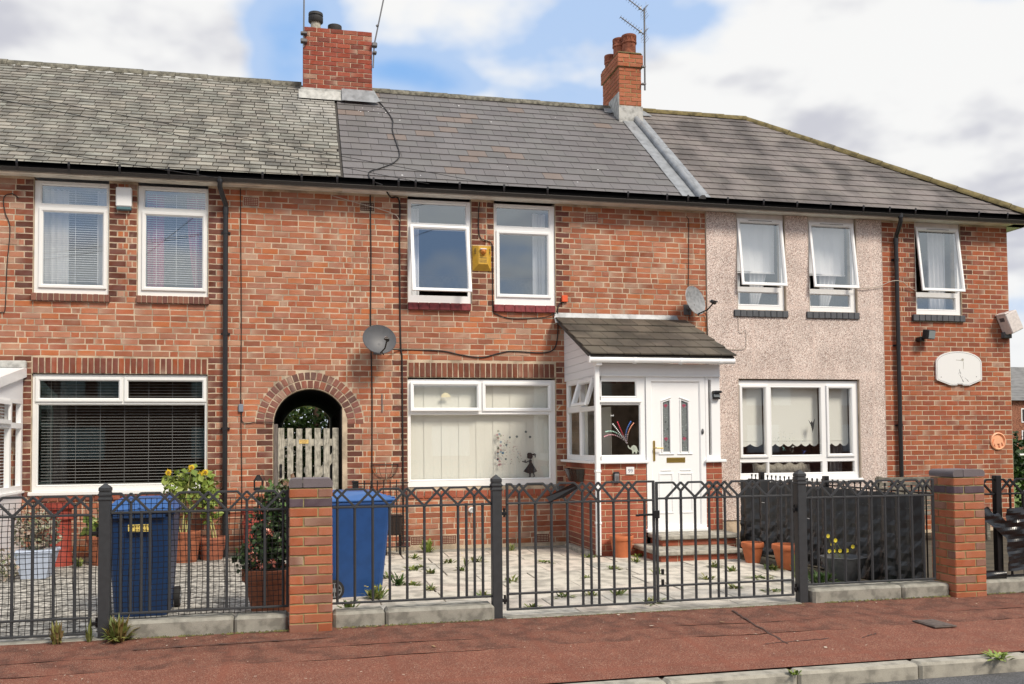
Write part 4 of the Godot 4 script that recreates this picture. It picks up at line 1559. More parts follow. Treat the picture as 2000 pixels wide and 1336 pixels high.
func girl_sticker(w: Node3D) -> void:
	var z := -0.068
	var o := Vector2(3.30, 1.008)
	var k := 0.00212
	var f := func(pts: Array) -> PackedVector2Array:
		var p := PackedVector2Array()
		for q in pts:
			p.append(o + Vector2(q[0], q[1]) * k)
		return p
	# dress, head with tied hair, arms and legs
	flat_sticker(w, f.call([[-50, 42], [-18, 28], [25, 30], [50, 42], [20, 90], [10, 105], [12, 118], [4, 126], [-4, 126], [-10, 112], [-8, 96]]), z, M.ink)
	flat_sticker(w, f.call([[-22, 150], [-24, 138], [-10, 130], [8, 128], [18, 140], [18, 162], [4, 172], [-14, 172], [-22, 164]]), z + 0.001, M.ink)
	flat_sticker(w, f.call([[18, 164], [34, 168], [42, 158], [40, 142], [33, 134], [32, 150], [18, 154]]), z + 0.002, M.ink)
	flat_sticker(w, f.call([[-8, 112], [-30, 100], [-60, 110], [-58, 116], [-42, 112], [-40, 124], [-34, 124], [-32, 108], [-8, 120]]), z + 0.002, M.ink)
	flat_sticker(w, f.call([[-10, 32], [-8, 8], [-16, 3], [2, 2], [4, 30]]), z + 0.001, M.ink)
	flat_sticker(w, f.call([[16, 34], [24, 12], [18, 3], [34, 4], [32, 16], [26, 34]]), z + 0.001, M.ink)
	var r2 := RandomNumberGenerator.new()
	r2.seed = 5
	var mb := MB.new()
	for i in 95:
		var t := r2.randf()
		var c := o + Vector2(-60 - t * 175, 120 + r2.randf_range(-45, 190) * (0.35 + t * 0.8)) * k
		if c.y > o.y + 330 * k:
			continue
		var far := t > 0.85
		var col: Color = [Color(0.45, 0.30, 0.30), Color(0.40, 0.42, 0.34), Color(0.30, 0.38, 0.42), Color(0.5, 0.38, 0.34)][r2.randi() % 4]
		mb.prism(ngon(c, (9.0 if far else r2.randf_range(2.0, 4.2)) * k, 6), z, z + 0.0008, col)
	for q in [[-30, 318, 9], [-95, 285, 9], [0, 282, 9], [-145, 280, 8], [-170, 228, 8], [-195, 172, 9], [-175, 130, 8]]:
		var c: Vector2 = o + Vector2(q[0], q[1]) * k
		mb.prism(ngon(c, q[2] * k, 7), z + 0.001, z + 0.002, Color(0.12, 0.16, 0.16) if q[0] != -195 else Color(0.06, 0.16, 0.25))
	part("sticker", mb, M.plain, w)


func porch(h: Node3D) -> void:
	var p := node("porch", h)
	var X0 := 3.82
	var X1 := 5.62
	var Z := 1.5
	# brick base: left side, front left, front right pier
	var cb := MB.new()
	cb.bx(X0 + 0.005, X0 + 0.10, 0, 1.232, 0.0, Z - 0.005)
	cb.bx(X0 + 0.101, 4.515, 0, 1.232, Z - 0.10, Z - 0.005)
	part("mortar", cb, M.mortar_porch, p)
	cb = MB.new()
	cb.bx(5.385, X1 - 0.004, 0, 1.232, Z - 0.10, Z - 0.005)
	cb.bx(X1 - 0.10, X1 - 0.005, 0, 1.232, 0.0, Z - 0.101)
	part("mortar", cb, M.mortar_porch, p)
	var hgt := 0.0768
	for r in 16:
		var y := 0.004 + r * hgt
		for run in [[X0, 4.52, 0], [5.38, X1, 0], [0.02, Z, 1]]:
			var x: float = run[0]
			var first := true
			while x < run[1] - 0.01:
				var w := 0.225
				if first and r % 2 == 1:
					w = 0.112
				first = false
				if run[1] - x - w < 0.05:
					w = run[1] - x
				var mb := MB.new()
				var damp: Color = Color(0.30, 0.10, 0.065) if run[2] == 1 and (r < 3 or rng.randf() < 0.06) else PORCH[rng.randi() % 3]
				brick_geo(mb, w - 0.010, hgt - 0.010, 0.02, damp, 0.0, 0.45)
				var t := Transform3D(Basis(), Vector3(x + w / 2, y + hgt / 2, Z))
				if run[2] == 1:
					t = Transform3D(Basis(Vector3.UP, -PI / 2), Vector3(X0, y + hgt / 2, x + w / 2))
				part("brick", mb, M.brick, p).transform = t
				x += w
	var pl := MB.new()
	pl.cbx(X0 - 0.10, X0 + 0.02, -0.02, 0.06, 0.25, 1.30, 0.02)
	part("footing", pl, M.step_concrete, p)
	# sills
	var sb := MB.new()
	sb.cbx(X0 - 0.01, 4.54, 1.233, 1.272, Z - 0.09, Z + 0.055, 0.008)
	sb.cbx(5.365, X1 + 0.045, 1.233, 1.272, Z - 0.09, Z + 0.055, 0.008)
	sb.cbx(X0 - 0.075, X0 + 0.08, 1.235, 1.270, 0.0, Z - 0.091, 0.008)
	part("sill", sb, M.upvc, p)
	# front window
	var fw := window(p, 3.845, 4.52, 1.274, 2.41, [["f", 3.895, 4.40, 2.125, 2.345], ["f", 3.862, 4.45, 1.335, 2.03]], M.upvc, M.glass_darkened, 0.0)
	fw.name = "front_window"
	fw.position.z = Z - 0.02
	var tb := MB.new()
	tb.cbx(3.86, 4.46, 2.05, 2.075, Z - 0.03, Z + 0.012, 0.005)
	part("drip_bar", tb, M.upvc, p)
	elephant(fw)
	# side window
	var sw := window(p, 0.04, Z - 0.02, 1.272, 2.42, [["f", 0.10, 0.70, 2.03, 2.36], ["s", 0.76, 1.42, 2.00, 2.385, 17.0], ["f", 0.10, 0.70, 1.33, 1.96], ["f", 0.76, 1.42, 1.33, 1.96]], M.upvc, M.glass_plain, 0.0)
	sw.name = "side_window"
	sw.transform = Transform3D(Basis(Vector3.UP, -PI / 2), Vector3(X0 + 0.015, 0, 0))
	var nb := MB.new()
	nb.bx(X0 + 0.22, X0 + 0.225, 1.33, 2.36, 0.1, 0.42)
	nb.bx(X0 + 0.24, X0 + 0.245, 1.33, 2.0, 0.8, 1.4)
	part("blind", nb, M.blind_cream, p)
	# corner posts, fascia
	var wb := MB.new()
	wb.cbx(X0 - 0.012, X0 + 0.026, 1.274, 2.57, Z - 0.055, Z + 0.008, 0.004)
	wb.cbx(X0, X1 - 0.02, 2.411, 2.575, Z - 0.08, Z + 0.018, 0.004)
	wb.cbx(X0, X1 - 0.02, 2.40, 2.425, Z + 0.0185, Z + 0.028, 0.003)
	wb.cbx(5.47, X1 - 0.02, 1.274, 2.41, Z - 0.06, Z + 0.006, 0.004)
	wb.cbx(5.385, 5.43, 1.274, 2.41, Z - 0.06, Z + 0.004, 0.004)
	wb.bx(5.43, 5.47, 1.274, 1.335, Z - 0.06, Z + 0.002)
	wb.bx(5.43, 5.47, 2.365, 2.41, Z - 0.06, Z + 0.002)
	wb.bx(X1 - 0.06, X1 - 0.02, 1.272, 2.57, 0.0, Z - 0.061)
	part("frame", wb, M.upvc, p)
	var gb := MB.new()
	gb.quad(Vector3(5.43, 1.335, Z - 0.03), Vector3(5.47, 1.335, Z - 0.03), Vector3(5.47, 2.365, Z - 0.03), Vector3(5.43, 2.365, Z - 0.03))
	part("pane", gb, M.glass_plain, p)
	front_door(h)
	# side boarding under the roof slope
	var top := func(z: float) -> float: return lerpf(3.25, 2.60, clampf((z - 0.1) / 1.5, 0, 1))
	var y := 2.42
	while y < 3.2:
		var yb := y + 0.105
		var za := clampf(0.1 + (3.25 - y) / 0.65 * 1.5, 0.0, Z)
		var zb := clampf(0.1 + (3.25 - yb) / 0.65 * 1.5, 0.0, Z)
		var mb := MB.new()
		var pts := PackedVector2Array([Vector2(0.0, y + 0.002), Vector2(za, y + 0.002), Vector2(maxf(zb, 0.02), yb - 0.003), Vector2(0.0, yb - 0.003)])
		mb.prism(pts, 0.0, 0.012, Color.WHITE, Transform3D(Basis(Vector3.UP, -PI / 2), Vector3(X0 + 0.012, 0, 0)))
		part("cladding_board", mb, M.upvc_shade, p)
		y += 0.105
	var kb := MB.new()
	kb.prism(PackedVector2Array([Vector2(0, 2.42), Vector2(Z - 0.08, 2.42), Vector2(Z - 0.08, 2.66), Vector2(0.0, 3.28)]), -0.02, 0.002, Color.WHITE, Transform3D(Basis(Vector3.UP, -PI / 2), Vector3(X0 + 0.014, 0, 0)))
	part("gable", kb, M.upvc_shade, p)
	# roof of interlocking tiles
	var up := Vector3(0, 3.345 - 2.655, 0.10 - 1.74)
	var len_ := up.length()
	var t := Transform3D(Basis(Vector3.RIGHT, up.normalized(), Vector3.RIGHT.cross(up.normalized())), Vector3(0, 2.655, 1.74))
	var dk := MB.new()
	dk.bx(3.68, 5.72, 0.02, len_, -0.05, -0.004, Color.WHITE, t)
	part("roof_deck", dk, M.deck, p)
	var rows := 5
	var tg := len_ / rows
	for r in rows:
		var x := 3.67 - (0.115 if r % 2 == 1 else 0.0)
		while x < 5.74:
			var a := maxf(x, 3.67)
			var b := minf(x + 0.23, 5.74)
			x += 0.23
			if b - a < 0.03:
				continue
			var mb := MB.new()
			var k := rr(0.82, 1.12)
			mb.cbx(-(b - a) / 2 + 0.002, (b - a) / 2 - 0.002, 0, tg * 1.15, 0, 0.022, 0.004, Color(0.125, 0.105, 0.08) * k)
			part("tile", mb, M.tile_stained, p).transform = t * Transform3D(Basis(Vector3.RIGHT, -0.055), Vector3((a + b) / 2, r * tg + rr(-0.004, 0.004), 0.018))
	var fl := MB.new()
	fl.quad(Vector3(3.63, 3.28, 0.21), Vector3(5.66, 3.29, 0.21), Vector3(5.64, 3.37, 0.05), Vector3(3.66, 3.37, 0.05))
	fl.quad(Vector3(3.66, 3.37, 0.05), Vector3(5.64, 3.37, 0.05), Vector3(5.62, 3.455, 0.008), Vector3(3.68, 3.455, 0.008))
	part("flashing", fl, M.lead, p)
	# white gutter and its pipe
	var g := node("porch_gutter", h)
	var gm := MB.new()
	gm.tube([Vector3(3.67, 2.605, 1.69), Vector3(5.73, 2.605, 1.69)], 0.042, 12)
	for gx in [4.3, 4.95, 5.52]:
		gm.tube([Vector3(gx - 0.02, 2.602, 1.69), Vector3(gx + 0.02, 2.602, 1.69)], 0.047, 12)
	gm.cbx(3.66, 3.675, 2.56, 2.65, 1.65, 1.73, 0.004)
	part("trough", gm, M.upvc, g)
	var dm := MB.new()
	dm.cbx(3.775, 3.84, 0.03, 2.56, 1.545, 1.605, 0.008)
	dm.cbx(3.765, 3.85, 2.53, 2.60, 1.535, 1.69, 0.008)
	dm.cbx(3.768, 3.847, 0.44, 0.475, 1.54, 1.612, 0.006)
	dm.cbx(3.768, 3.847, 1.12, 1.155, 1.54, 1.612, 0.006)
	part("pipe", dm, M.upvc, g)
	# steps
	var st := node("steps", h)
	for q in [[4.56, 5.60, 0.0, 0.245, 1.5, 1.93], [4.36, 5.42, 0.0, 0.10, 1.5, 2.36]]:
		var rows2 := 3 if q[3] > 0.2 else 1
		var hh: float = q[3] / rows2
		for r in rows2:
			for run in 2:
				var x: float = q[0] if run == 0 else q[4]
				var e: float = q[1] if run == 0 else q[5]
				while x < e - 0.02:
					var w := minf(0.225 if not (x == (q[0] if run == 0 else q[4]) and r % 2 == 1) else 0.112, e - x)
					var mb := MB.new()
					brick_geo(mb, w - 0.01, hh - 0.01, 0.02, PORCH[rng.randi() % 3] * 0.85, 0.0, 0.4)
					var tt := Transform3D(Basis(), Vector3(x + w / 2, r * hh + hh / 2, q[5]))
					if run == 1:
						tt = Transform3D(Basis(Vector3.UP, -PI / 2), Vector3(q[0], r * hh + hh / 2, x + w / 2))
					part("brick", mb, M.brick, st).transform = tt
					x += w
		var mb2 := MB.new()
		mb2.bx(q[0] + 0.006, q[1] - 0.006, q[2], q[3], q[4], q[5] - 0.006)
		part("mortar", mb2, M.mortar_porch, st)
		var tb2 := MB.new()
		tb2.cbx(q[0] - 0.04, q[1] + 0.03, q[3] + 0.001, q[3] + 0.062, 1.502, q[5] + 0.045, 0.012)
		part("tread", tb2, M.step_concrete, st)
	# inside of the porch
	var ib := MB.new()
	ib.bx(X0 + 0.11, X1 - 0.11, 0.26, 0.30, 0.0, Z - 0.11)
	part("porch_floor", ib, M.dark_room, p)


func elephant(w: Node3D) -> void:
	var z := -0.008
	var o := Vector2(4.345, 1.36)
	var body := PackedVector2Array()
	for q in [[-56, 66], [-66, 78], [-72, 98], [-62, 106], [-58, 92], [-48, 76], [-30, 72], [-18, 96], [6, 106], [30, 98], [48, 74], [54, 46], [64, 34], [70, 28], [66, 22], [50, 36], [46, 4], [26, 4], [26, 24], [8, 24], [4, 4], [-14, 4], [-14, 36], [-24, 52], [-42, 58]]:
		body.append(o + Vector2(q[0], q[1]) * 0.00112)
	flat_sticker(w, body, z, M.plain, Color(0.40, 0.44, 0.37))
	var ear := PackedVector2Array()
	for q in [[-8, 84], [14, 84], [24, 62], [10, 46], [-4, 52]]:
		ear.append(o + Vector2(q[0], q[1]) * 0.00112)
	flat_sticker(w, ear, z + 0.001, M.plain, Color(0.33, 0.37, 0.31))
	var mb := MB.new()
	var start := Vector2(4.268, 1.487)
	var arcs := [[[-0.17, 0.19], [-0.325, 0.11], Color(0.80, 0.40, 0.46)], [[-0.15, 0.22], [-0.305, 0.175], Color(0.50, 0.80, 0.66)], [[-0.09, 0.13], [-0.205, 0.275], Color(0.85, 0.87, 0.84)],
		[[-0.06, 0.11], [-0.14, 0.30], Color(0.70, 0.05, 0.09)], [[-0.07, 0.15], [0.045, 0.305], Color(0.08, 0.20, 0.62)], [[-0.03, 0.16], [0.085, 0.285], Color(0.80, 0.35, 0.22)]]
	for a in arcs:
		for i in 13:
			var t := 0.08 + 0.92 * pow(float(i) / 12.0, 0.85)
			var c: Vector2 = start + 2 * t * (1 - t) * Vector2(a[0][0], a[0][1]) + t * t * Vector2(a[1][0], a[1][1])
			mb.prism(ngon(c, lerpf(0.003, 0.0095, t), 9), z, z + 0.001, a[2] if i > 4 else a[2].lerp(Color(0.75, 0.72, 0.75), 0.6))
	mb.prism(PackedVector2Array([Vector2(4.03, 1.89), Vector2(4.05, 1.878), Vector2(4.075, 1.89), Vector2(4.07, 1.865), Vector2(4.05, 1.872), Vector2(4.032, 1.862)]), z, z + 0.001, Color(0.55, 0.57, 0.55))
	part("sticker", mb, M.plain, w)


func front_door(h: Node3D) -> void:
	var d := node("door", h)
	var z := 1.5
	var fb := MB.new()
	fb.ring(4.525, 5.38, 0.31, 2.41, [[0.0, z - 0.06], [0.0, z + 0.004], [0.07, z + 0.004], [0.085, z - 0.012], [0.085, z - 0.05]])
	fb.cbx(4.50, 5.40, 0.305, 0.352, z - 0.05, z + 0.05, 0.008)
	part("frame", fb, M.upvc, d)
	var holes := [[4.768, 4.868], [5.035, 5.135]]
	var mb := MB.new()
	# leaf built as boards around the two glazed slots
	var zf := z - 0.018
	for q in [[4.61, 4.768, 0.36, 2.325], [4.868, 5.035, 0.36, 2.325], [5.135, 5.295, 0.36, 2.325], [4.768, 4.868, 0.36, 1.385], [5.035, 5.135, 0.36, 1.385]]:
		mb.bx(q[0], q[1], q[2], q[3], zf - 0.04, zf)
	for i in 2:
		var a: float = holes[i][0]
		var b: float = holes[i][1]
		var ya := 2.05 if i == 0 else 2.083
		var yb := 2.083 if i == 0 else 2.05
		mb.prism(PackedVector2Array([Vector2(a, ya), Vector2(b, yb), Vector2(b, 2.325), Vector2(a, 2.325)]), zf - 0.04, zf)
		# raised mouldings round the slots
		for q in [[a - 0.022, a, 1.36, ya + 0.01], [b, b + 0.022, 1.36, yb + 0.01]]:
			mb.cbx(q[0], q[1], q[2], q[3], zf, zf + 0.012, 0.005)
		mb.cbx(a - 0.06, b + 0.06, 1.345, 1.362, zf, zf + 0.014, 0.005)
		var an := atan2(yb - ya, b - a)
		mb.cbx(-0.078, 0.078, -0.009, 0.009, zf, zf + 0.014, 0.005, Color.WHITE, Transform3D(Basis(Vector3.BACK, an), Vector3((a + b) / 2, (ya + yb) / 2 + 0.03, 0)))
	# raised panels below
	for q in [[4.70, 4.91, 0.55, 1.10], [4.985, 5.195, 0.55, 1.10]]:
		mb.ring(q[0], q[1], q[2], q[3], [[0.0, zf], [0.004, zf + 0.009], [0.02, zf + 0.009], [0.026, zf + 0.001]])
		mb.cbx(q[0] + 0.03, q[1] - 0.03, 1.125, 1.14, zf, zf + 0.010, 0.004)
	mb.cbx(4.62, 5.285, 0.365, 0.40, zf, zf + 0.02, 0.006)
	part("leaf", mb, M.upvc, d)
	for i in 2:
		var a: float = holes[i][0]
		var b: float = holes[i][1]
		var gb := MB.new()
		var ya := 2.05 if i == 0 else 2.083
		var yb := 2.083 if i == 0 else 2.05
		var gz := zf - 0.015
		gb.quad(Vector3(a, 1.385, gz), Vector3(b, 1.385, gz), Vector3(b, yb, gz), Vector3(a, ya, gz), Color(0.16, 0.18, 0.18))
		var r2 := RandomNumberGenerator.new()
		r2.seed = 31 + i
		for k in 34:   # textured glass: little facets of lighter and darker grey
			var cx := r2.randf_range(a + 0.012, b - 0.012)
			var cy := r2.randf_range(1.40, 2.03)
			gb.prism(ngon(Vector2(cx, cy), r2.randf_range(0.005, 0.012), 5, r2.randf_range(0.5, 1.4), r2.randf() * 3.0), gz, gz + 0.0008, Color(0.25, 0.28, 0.28) if k % 2 else Color(0.07, 0.08, 0.085))
		for yy in [1.995, 1.545]:   # red flowers
			for pz in [[0.0, 0.0], [-0.018, 0.016], [0.018, 0.016], [0.0, 0.026]]:
				gb.prism(ngon(Vector2((a + b) / 2 + pz[0], yy + pz[1]), 0.013, 7, 0.8), gz + 0.001, gz + 0.0022, Color(0.36, 0.05, 0.10))
		for yy in [1.47, 1.63, 1.76, 1.90]:
			gb.bx(a, b, yy, yy + 0.003, gz + 0.001, gz + 0.003, Color(0.30, 0.31, 0.31))
		part("glass_panel", gb, M.plain, d)
	var hb := MB.new()
	hb.cbx(4.622, 4.652, 1.26, 1.535, zf, zf + 0.012, 0.005)
	hb.tube([Vector3(4.637, 1.437, zf + 0.01), Vector3(4.637, 1.437, zf + 0.055), Vector3(4.66, 1.436, zf + 0.06), Vector3(4.745, 1.432, zf + 0.058)], 0.009, 8)
	part("handle", hb, M.brass, d)
	var lb := MB.new()
	lb.cbx(4.815, 5.085, 1.235, 1.305, zf, zf + 0.008, 0.004, Color.WHITE)
	lb.cbx(4.835, 5.065, 1.247, 1.293, zf + 0.008, zf + 0.014, 0.004)
	part("letter_box", lb, M.brass, d)


func right_house() -> void:
	var h := thing("terraced_house", "right end terrace with pinkish pebbledash panel, hipped roof and grey painted sills", "house")
	var x0 := 5.92
	var x1 := 11.612
	var wins := [[6.64, 7.475, 3.575, 5.2], [7.885, 8.74, 3.575, 5.2], [9.835, 10.70, 3.575, 5.2], [6.63, 8.74, 0.90, 2.49]]
	wall_csg(h, "wall", x0, x1, 0, 5.11, -0.25, -0.002, wins, M.mortar)
	shell(h, x0, x1, true, true)
	wall_csg(h, "pebbledash", 6.13, 9.204, 0.3, 5.09, -0.004, 0.018, [[6.64, 7.475, 3.46, 5.2], [7.885, 8.74, 3.46, 5.2], [6.63, 8.74, 0.90, 2.49]], M.pebbledash)
	var eb := MB.new()   # pale bead along the edges of the render
	for q in [[6.126, 6.134], [9.20, 9.208]]:
		eb.bx(q[0], q[1], 0.3, 5.09, -0.004, 0.021)
	for q in [[6.628, 6.641, 3.46, 5.09], [7.474, 7.487, 3.46, 5.09], [7.873, 7.886, 3.46, 5.09], [8.739, 8.752, 3.46, 5.09], [6.618, 6.631, 0.9, 2.49], [8.739, 8.752, 0.9, 2.49]]:
		eb.bx(q[0], q[1], q[2], q[3], -0.004, 0.0205)
	part("corner_bead", eb, M.render_edge, h)
	var quoins := [[9.835, -1, 3.3, 6], [10.70, 1, 3.3, 6], [9.208, 1, 50, 60]]
	brick_wall(h, 9.21, x1, 0.048, 5.09, [[9.835, 10.70, 3.46, 5.2]], quoins, CLEAN, "clean", 0.45, [], 0.07, true)
	sill(h, 6.57, 7.50, 3.46, 3.565, M.sill_grey, [], 9)
	sill(h, 7.82, 8.765, 3.46, 3.565, M.sill_grey, [], 9)
	sill(h, 9.745, 10.73, 3.46, 3.565, M.sill_grey, [], 9)
	for q in [[6.645, 7.47], [7.89, 8.735], [9.84, 10.695]]:
		var a: float = q[0]
		var b: float = q[1]
		var w := window(h, a, b, 3.58, 5.03, [["s", a + 0.012, b - 0.035, 3.93, 5.005, 7.5, 1], ["f", a + 0.03, b - 0.09, 3.655, 3.865]], M.upvc, M.glass)
		var top := MB.new()
		top.bx(a, b, 5.03, 5.10, -0.09, -0.03)
		part("head_board", top, M.board_clean, w)
		if a < 9.0:
			curtain(w, a + 0.06, b - 0.06, 4.22, 5.0, M.roller_white, 1, -0.22, 0.0, "roller_blind")
			var bar := MB.new()
			bar.bx(a + 0.06, b - 0.06, 4.195, 4.222, -0.235, -0.215)
			part("blind_bar", bar, M.white, w)
			curtain(w, a + 0.36, b - 0.12, 3.62, 4.6, M.net, 4, -0.3, -0.7)
			curtain(w, a + 0.06, a + 0.2, 3.62, 4.6, M.net, 2, -0.3)
		else:
			curtain(w, a + 0.42, b - 0.10, 3.62, 5.0, M.net, 4, -0.26, 0.0)
	var w := window(h, 6.635, 8.735, 0.915, 2.465, [["s", 6.66, 7.145, 1.255, 2.395], ["f", 7.20, 8.08, 1.28, 2.365], ["s", 8.165, 8.655, 1.255, 2.395], ["f", 6.655, 7.13, 1.0, 1.19], ["f", 7.15, 8.085, 1.0, 1.19], ["f", 8.165, 8.66, 1.0, 1.19]], M.upvc, M.glass_plain)
	for q in [[6.69, 7.12], [7.19, 8.10], [8.19, 8.64]]:
		var rb := MB.new()
		var n := maxi(2, int((q[1] - q[0]) / 0.15))
		var pts := PackedVector2Array([Vector2(q[1], 2.38), Vector2(q[0], 2.38)])
		for i in n * 8 + 1:
			var t := float(i) / (n * 8)
			pts.append(Vector2(lerpf(q[0], q[1], t), 1.44 + 0.03 - 0.045 * absf(sin(t * n * PI))))
		rb.prism(pts, -0.171, -0.17)
		rb.bx(q[0], q[1], 1.515, 1.53, -0.17, -0.165)
		part("roller_blind", rb, M.roller, w)
	curtain(w, 6.68, 6.82, 0.95, 1.5, M.net, 2, -0.3)
	curtain(w, 8.36, 8.6, 0.95, 1.5, M.grey_plastic, 3, -0.3)
	var cl := MB.new()   # pale cloth lying inside on the sill
	for i in 24:
		var xa := 7.0 + i * 0.042
		var ha := 0.95 + 0.2 + 0.02 * sin(i * 1.3) 
		var hb2 := 0.95 + 0.2 + 0.02 * sin((i + 1) * 1.3)
		cl.quad(Vector3(xa, 0.93, -0.24 - 0.02 * sin(i * 1.7)), Vector3(xa + 0.042, 0.93, -0.24 - 0.02 * sin((i + 1) * 1.7)), Vector3(xa + 0.042, hb2, -0.30), Vector3(xa, ha, -0.30))
	part("cloth", cl, M.pot_pale, w)
	window_marks(w)
	var sb := MB.new()
	sb.cbx(6.61, 8.76, 0.862, 0.914, -0.1, 0.055, 0.008)
	part("window_board", sb, M.upvc, h)
	eaves(h, x0 + 0.2, x1 + 0.32, M.board_clean)
	var es := MB.new()
	es.bx(x1, x1 + 0.30, 5.10, 5.115, -6.0, 0.194)
	es.bx(x1 + 0.298, x1 + 0.318, 5.092, 5.185, -6.1, 0.194)
	part("side_soffit", es, M.board_clean, h)
	gutter(h, x0, x1 + 0.33, [6.35, 6.95, 7.52, 8.1, 8.68, 9.15, 9.62, 10.2, 10.8, 11.35, 11.85], 0.012)
	downpipe(h, 9.44, 0.0)
	var rf := node("roof", h)
	rf.transform = roof_basis()
	var L := slope_length()
	var xe := x1 + 0.33
	var db := MB.new()
	db.prism(PackedVector2Array([Vector2(x0, -0.05), Vector2(xe, -0.05), Vector2(8.36, L), Vector2(x0, L)]), -0.06, -0.006)
	part("roof_deck", db, M.deck, rf)
	var pal := []
	for i in 12:
		pal.append(Color(0.215, 0.188, 0.175) * rr(0.92, 1.06))
	lay_slates(rf, x0, xe, 0.242, 0.30, pal, M.tile_stained, 0.15, 0.014, func(_y): return x0 + 0.05, func(y): return lerpf(xe, 8.36, y / L))
	ridge_tiles(rf, Vector3(6.04, RIDGE_Y - 0.04, RIDGE_Z), Vector3(8.36, RIDGE_Y - 0.04, RIDGE_Z), 0.42, 0.105, M.ridge_moss)
	ridge_tiles(rf, Vector3(8.36, RIDGE_Y - 0.04, RIDGE_Z), Vector3(xe + 0.02, EAVE_Y + 0.01, EAVE_Z), 0.42, 0.10, M.ridge_moss)
	var hb := MB.new()
	var bk := RIDGE_Z * 2 - EAVE_Z
	hb.tri(Vector3(xe, EAVE_Y, EAVE_Z), Vector3(xe, EAVE_Y, bk), Vector3(8.36, RIDGE_Y, RIDGE_Z))
	hb.quad(Vector3(xe, EAVE_Y, bk), Vector3(x0, EAVE_Y, bk), Vector3(x0, RIDGE_Y, RIDGE_Z), Vector3(8.36, RIDGE_Y, RIDGE_Z))
	part("rear_roof", hb, M.slate_dark, h)
	var sw := MB.new()
	sw.bx(x1 - 0.25, x1 - 0.004, 0, 5.10, -6.1, -0.251)
	part("end_wall", sw, M.mortar, h)
	# lead strip and roll over the party line
	var lb := MB.new()
	for i in 4:
		var ya := L * i / 4.0
		var yb := L * (i + 1) / 4.0 + 0.03
		var zz := 0.028 + (3 - i) * 0.0 + 0.003 * (i % 2)
		lb.quad(Vector3(5.66, ya, zz), Vector3(5.86, ya, zz + 0.006), Vector3(5.86, yb, zz + 0.009), Vector3(5.66, yb, zz + 0.003))
		lb.quad(Vector3(5.86, ya, zz + 0.006), Vector3(6.13, ya, zz), Vector3(6.13, yb, zz + 0.003), Vector3(5.86, yb, zz + 0.009))
	var pts := []
	for i in 7:
		pts.append(Vector3(5.93 + 0.006 * sin(i * 2.0), L * i / 6.0 - 0.02, 0.06))
	lb.tube(pts, 0.058, 10)
	lb.quad(Vector3(5.42, L - 0.30, 0.04), Vector3(6.34, L - 0.34, 0.04), Vector3(6.22, L - 0.02, 0.055), Vector3(5.46, L - 0.02, 0.055))
	part("lead_strip", lb, M.lead, rf)
	# chimney over the party line
	var c := chimney(h, 5.60, 6.03, -3.32, -2.40, 6.9, 8.55, CHIM2, M.mortar_moss, 0.078, 0.225, 0.0, 8.55 - 0.078 * 3)
	for q in [[5.88, -2.62, 0.125, 8.99], [5.76, -2.80, 0.115, 8.99], [5.68, -3.10, 0.10, 8.80]]:
		var pm := MB.new()
		var r: float = q[2]
		var t: float = q[3]
		pm.lathe([Vector2(r * 1.08, 8.5), Vector2(r, 8.56), Vector2(r, t - 0.16), Vector2(r * 1.14, t - 0.15), Vector2(r * 1.14, t - 0.12), Vector2(r * 1.03, t - 0.11), Vector2(r * 1.03, t - 0.05), Vector2(r * 1.12, t - 0.04), Vector2(r * 1.12, t), Vector2(r * 0.85, t), Vector2(r * 0.8, t - 0.2)], 18, Color.WHITE, Transform3D(Basis(), Vector3(q[0], 0, q[1])))
		for i in 12:
			var an := TAU * i / 12
			pm.bx(-0.008, 0.008, t - 0.105, t - 0.055, -0.008, 0.008, Color.WHITE, Transform3D(Basis(Vector3.UP, -an), Vector3(q[0] + cos(an) * r * 1.05, 0, q[1] + sin(an) * r * 1.05)))
		part("chimney_pot", pm, M.pot_clay, c)
	var mo := MB.new()
	mo.cbx(5.58, 6.05, 8.545, 8.60, -3.34, -2.38, 0.03)
	part("flaunching", mo, M.ridge_moss, c)
	var fl := MB.new()
	fl.bx(5.585, 6.045, 7.25, 7.60, -2.40, -2.385)
	fl.bx(5.588, 5.60, 7.35, 7.85, -2.95, -2.401)
	part("flashing", fl, M.lead_pale, c)


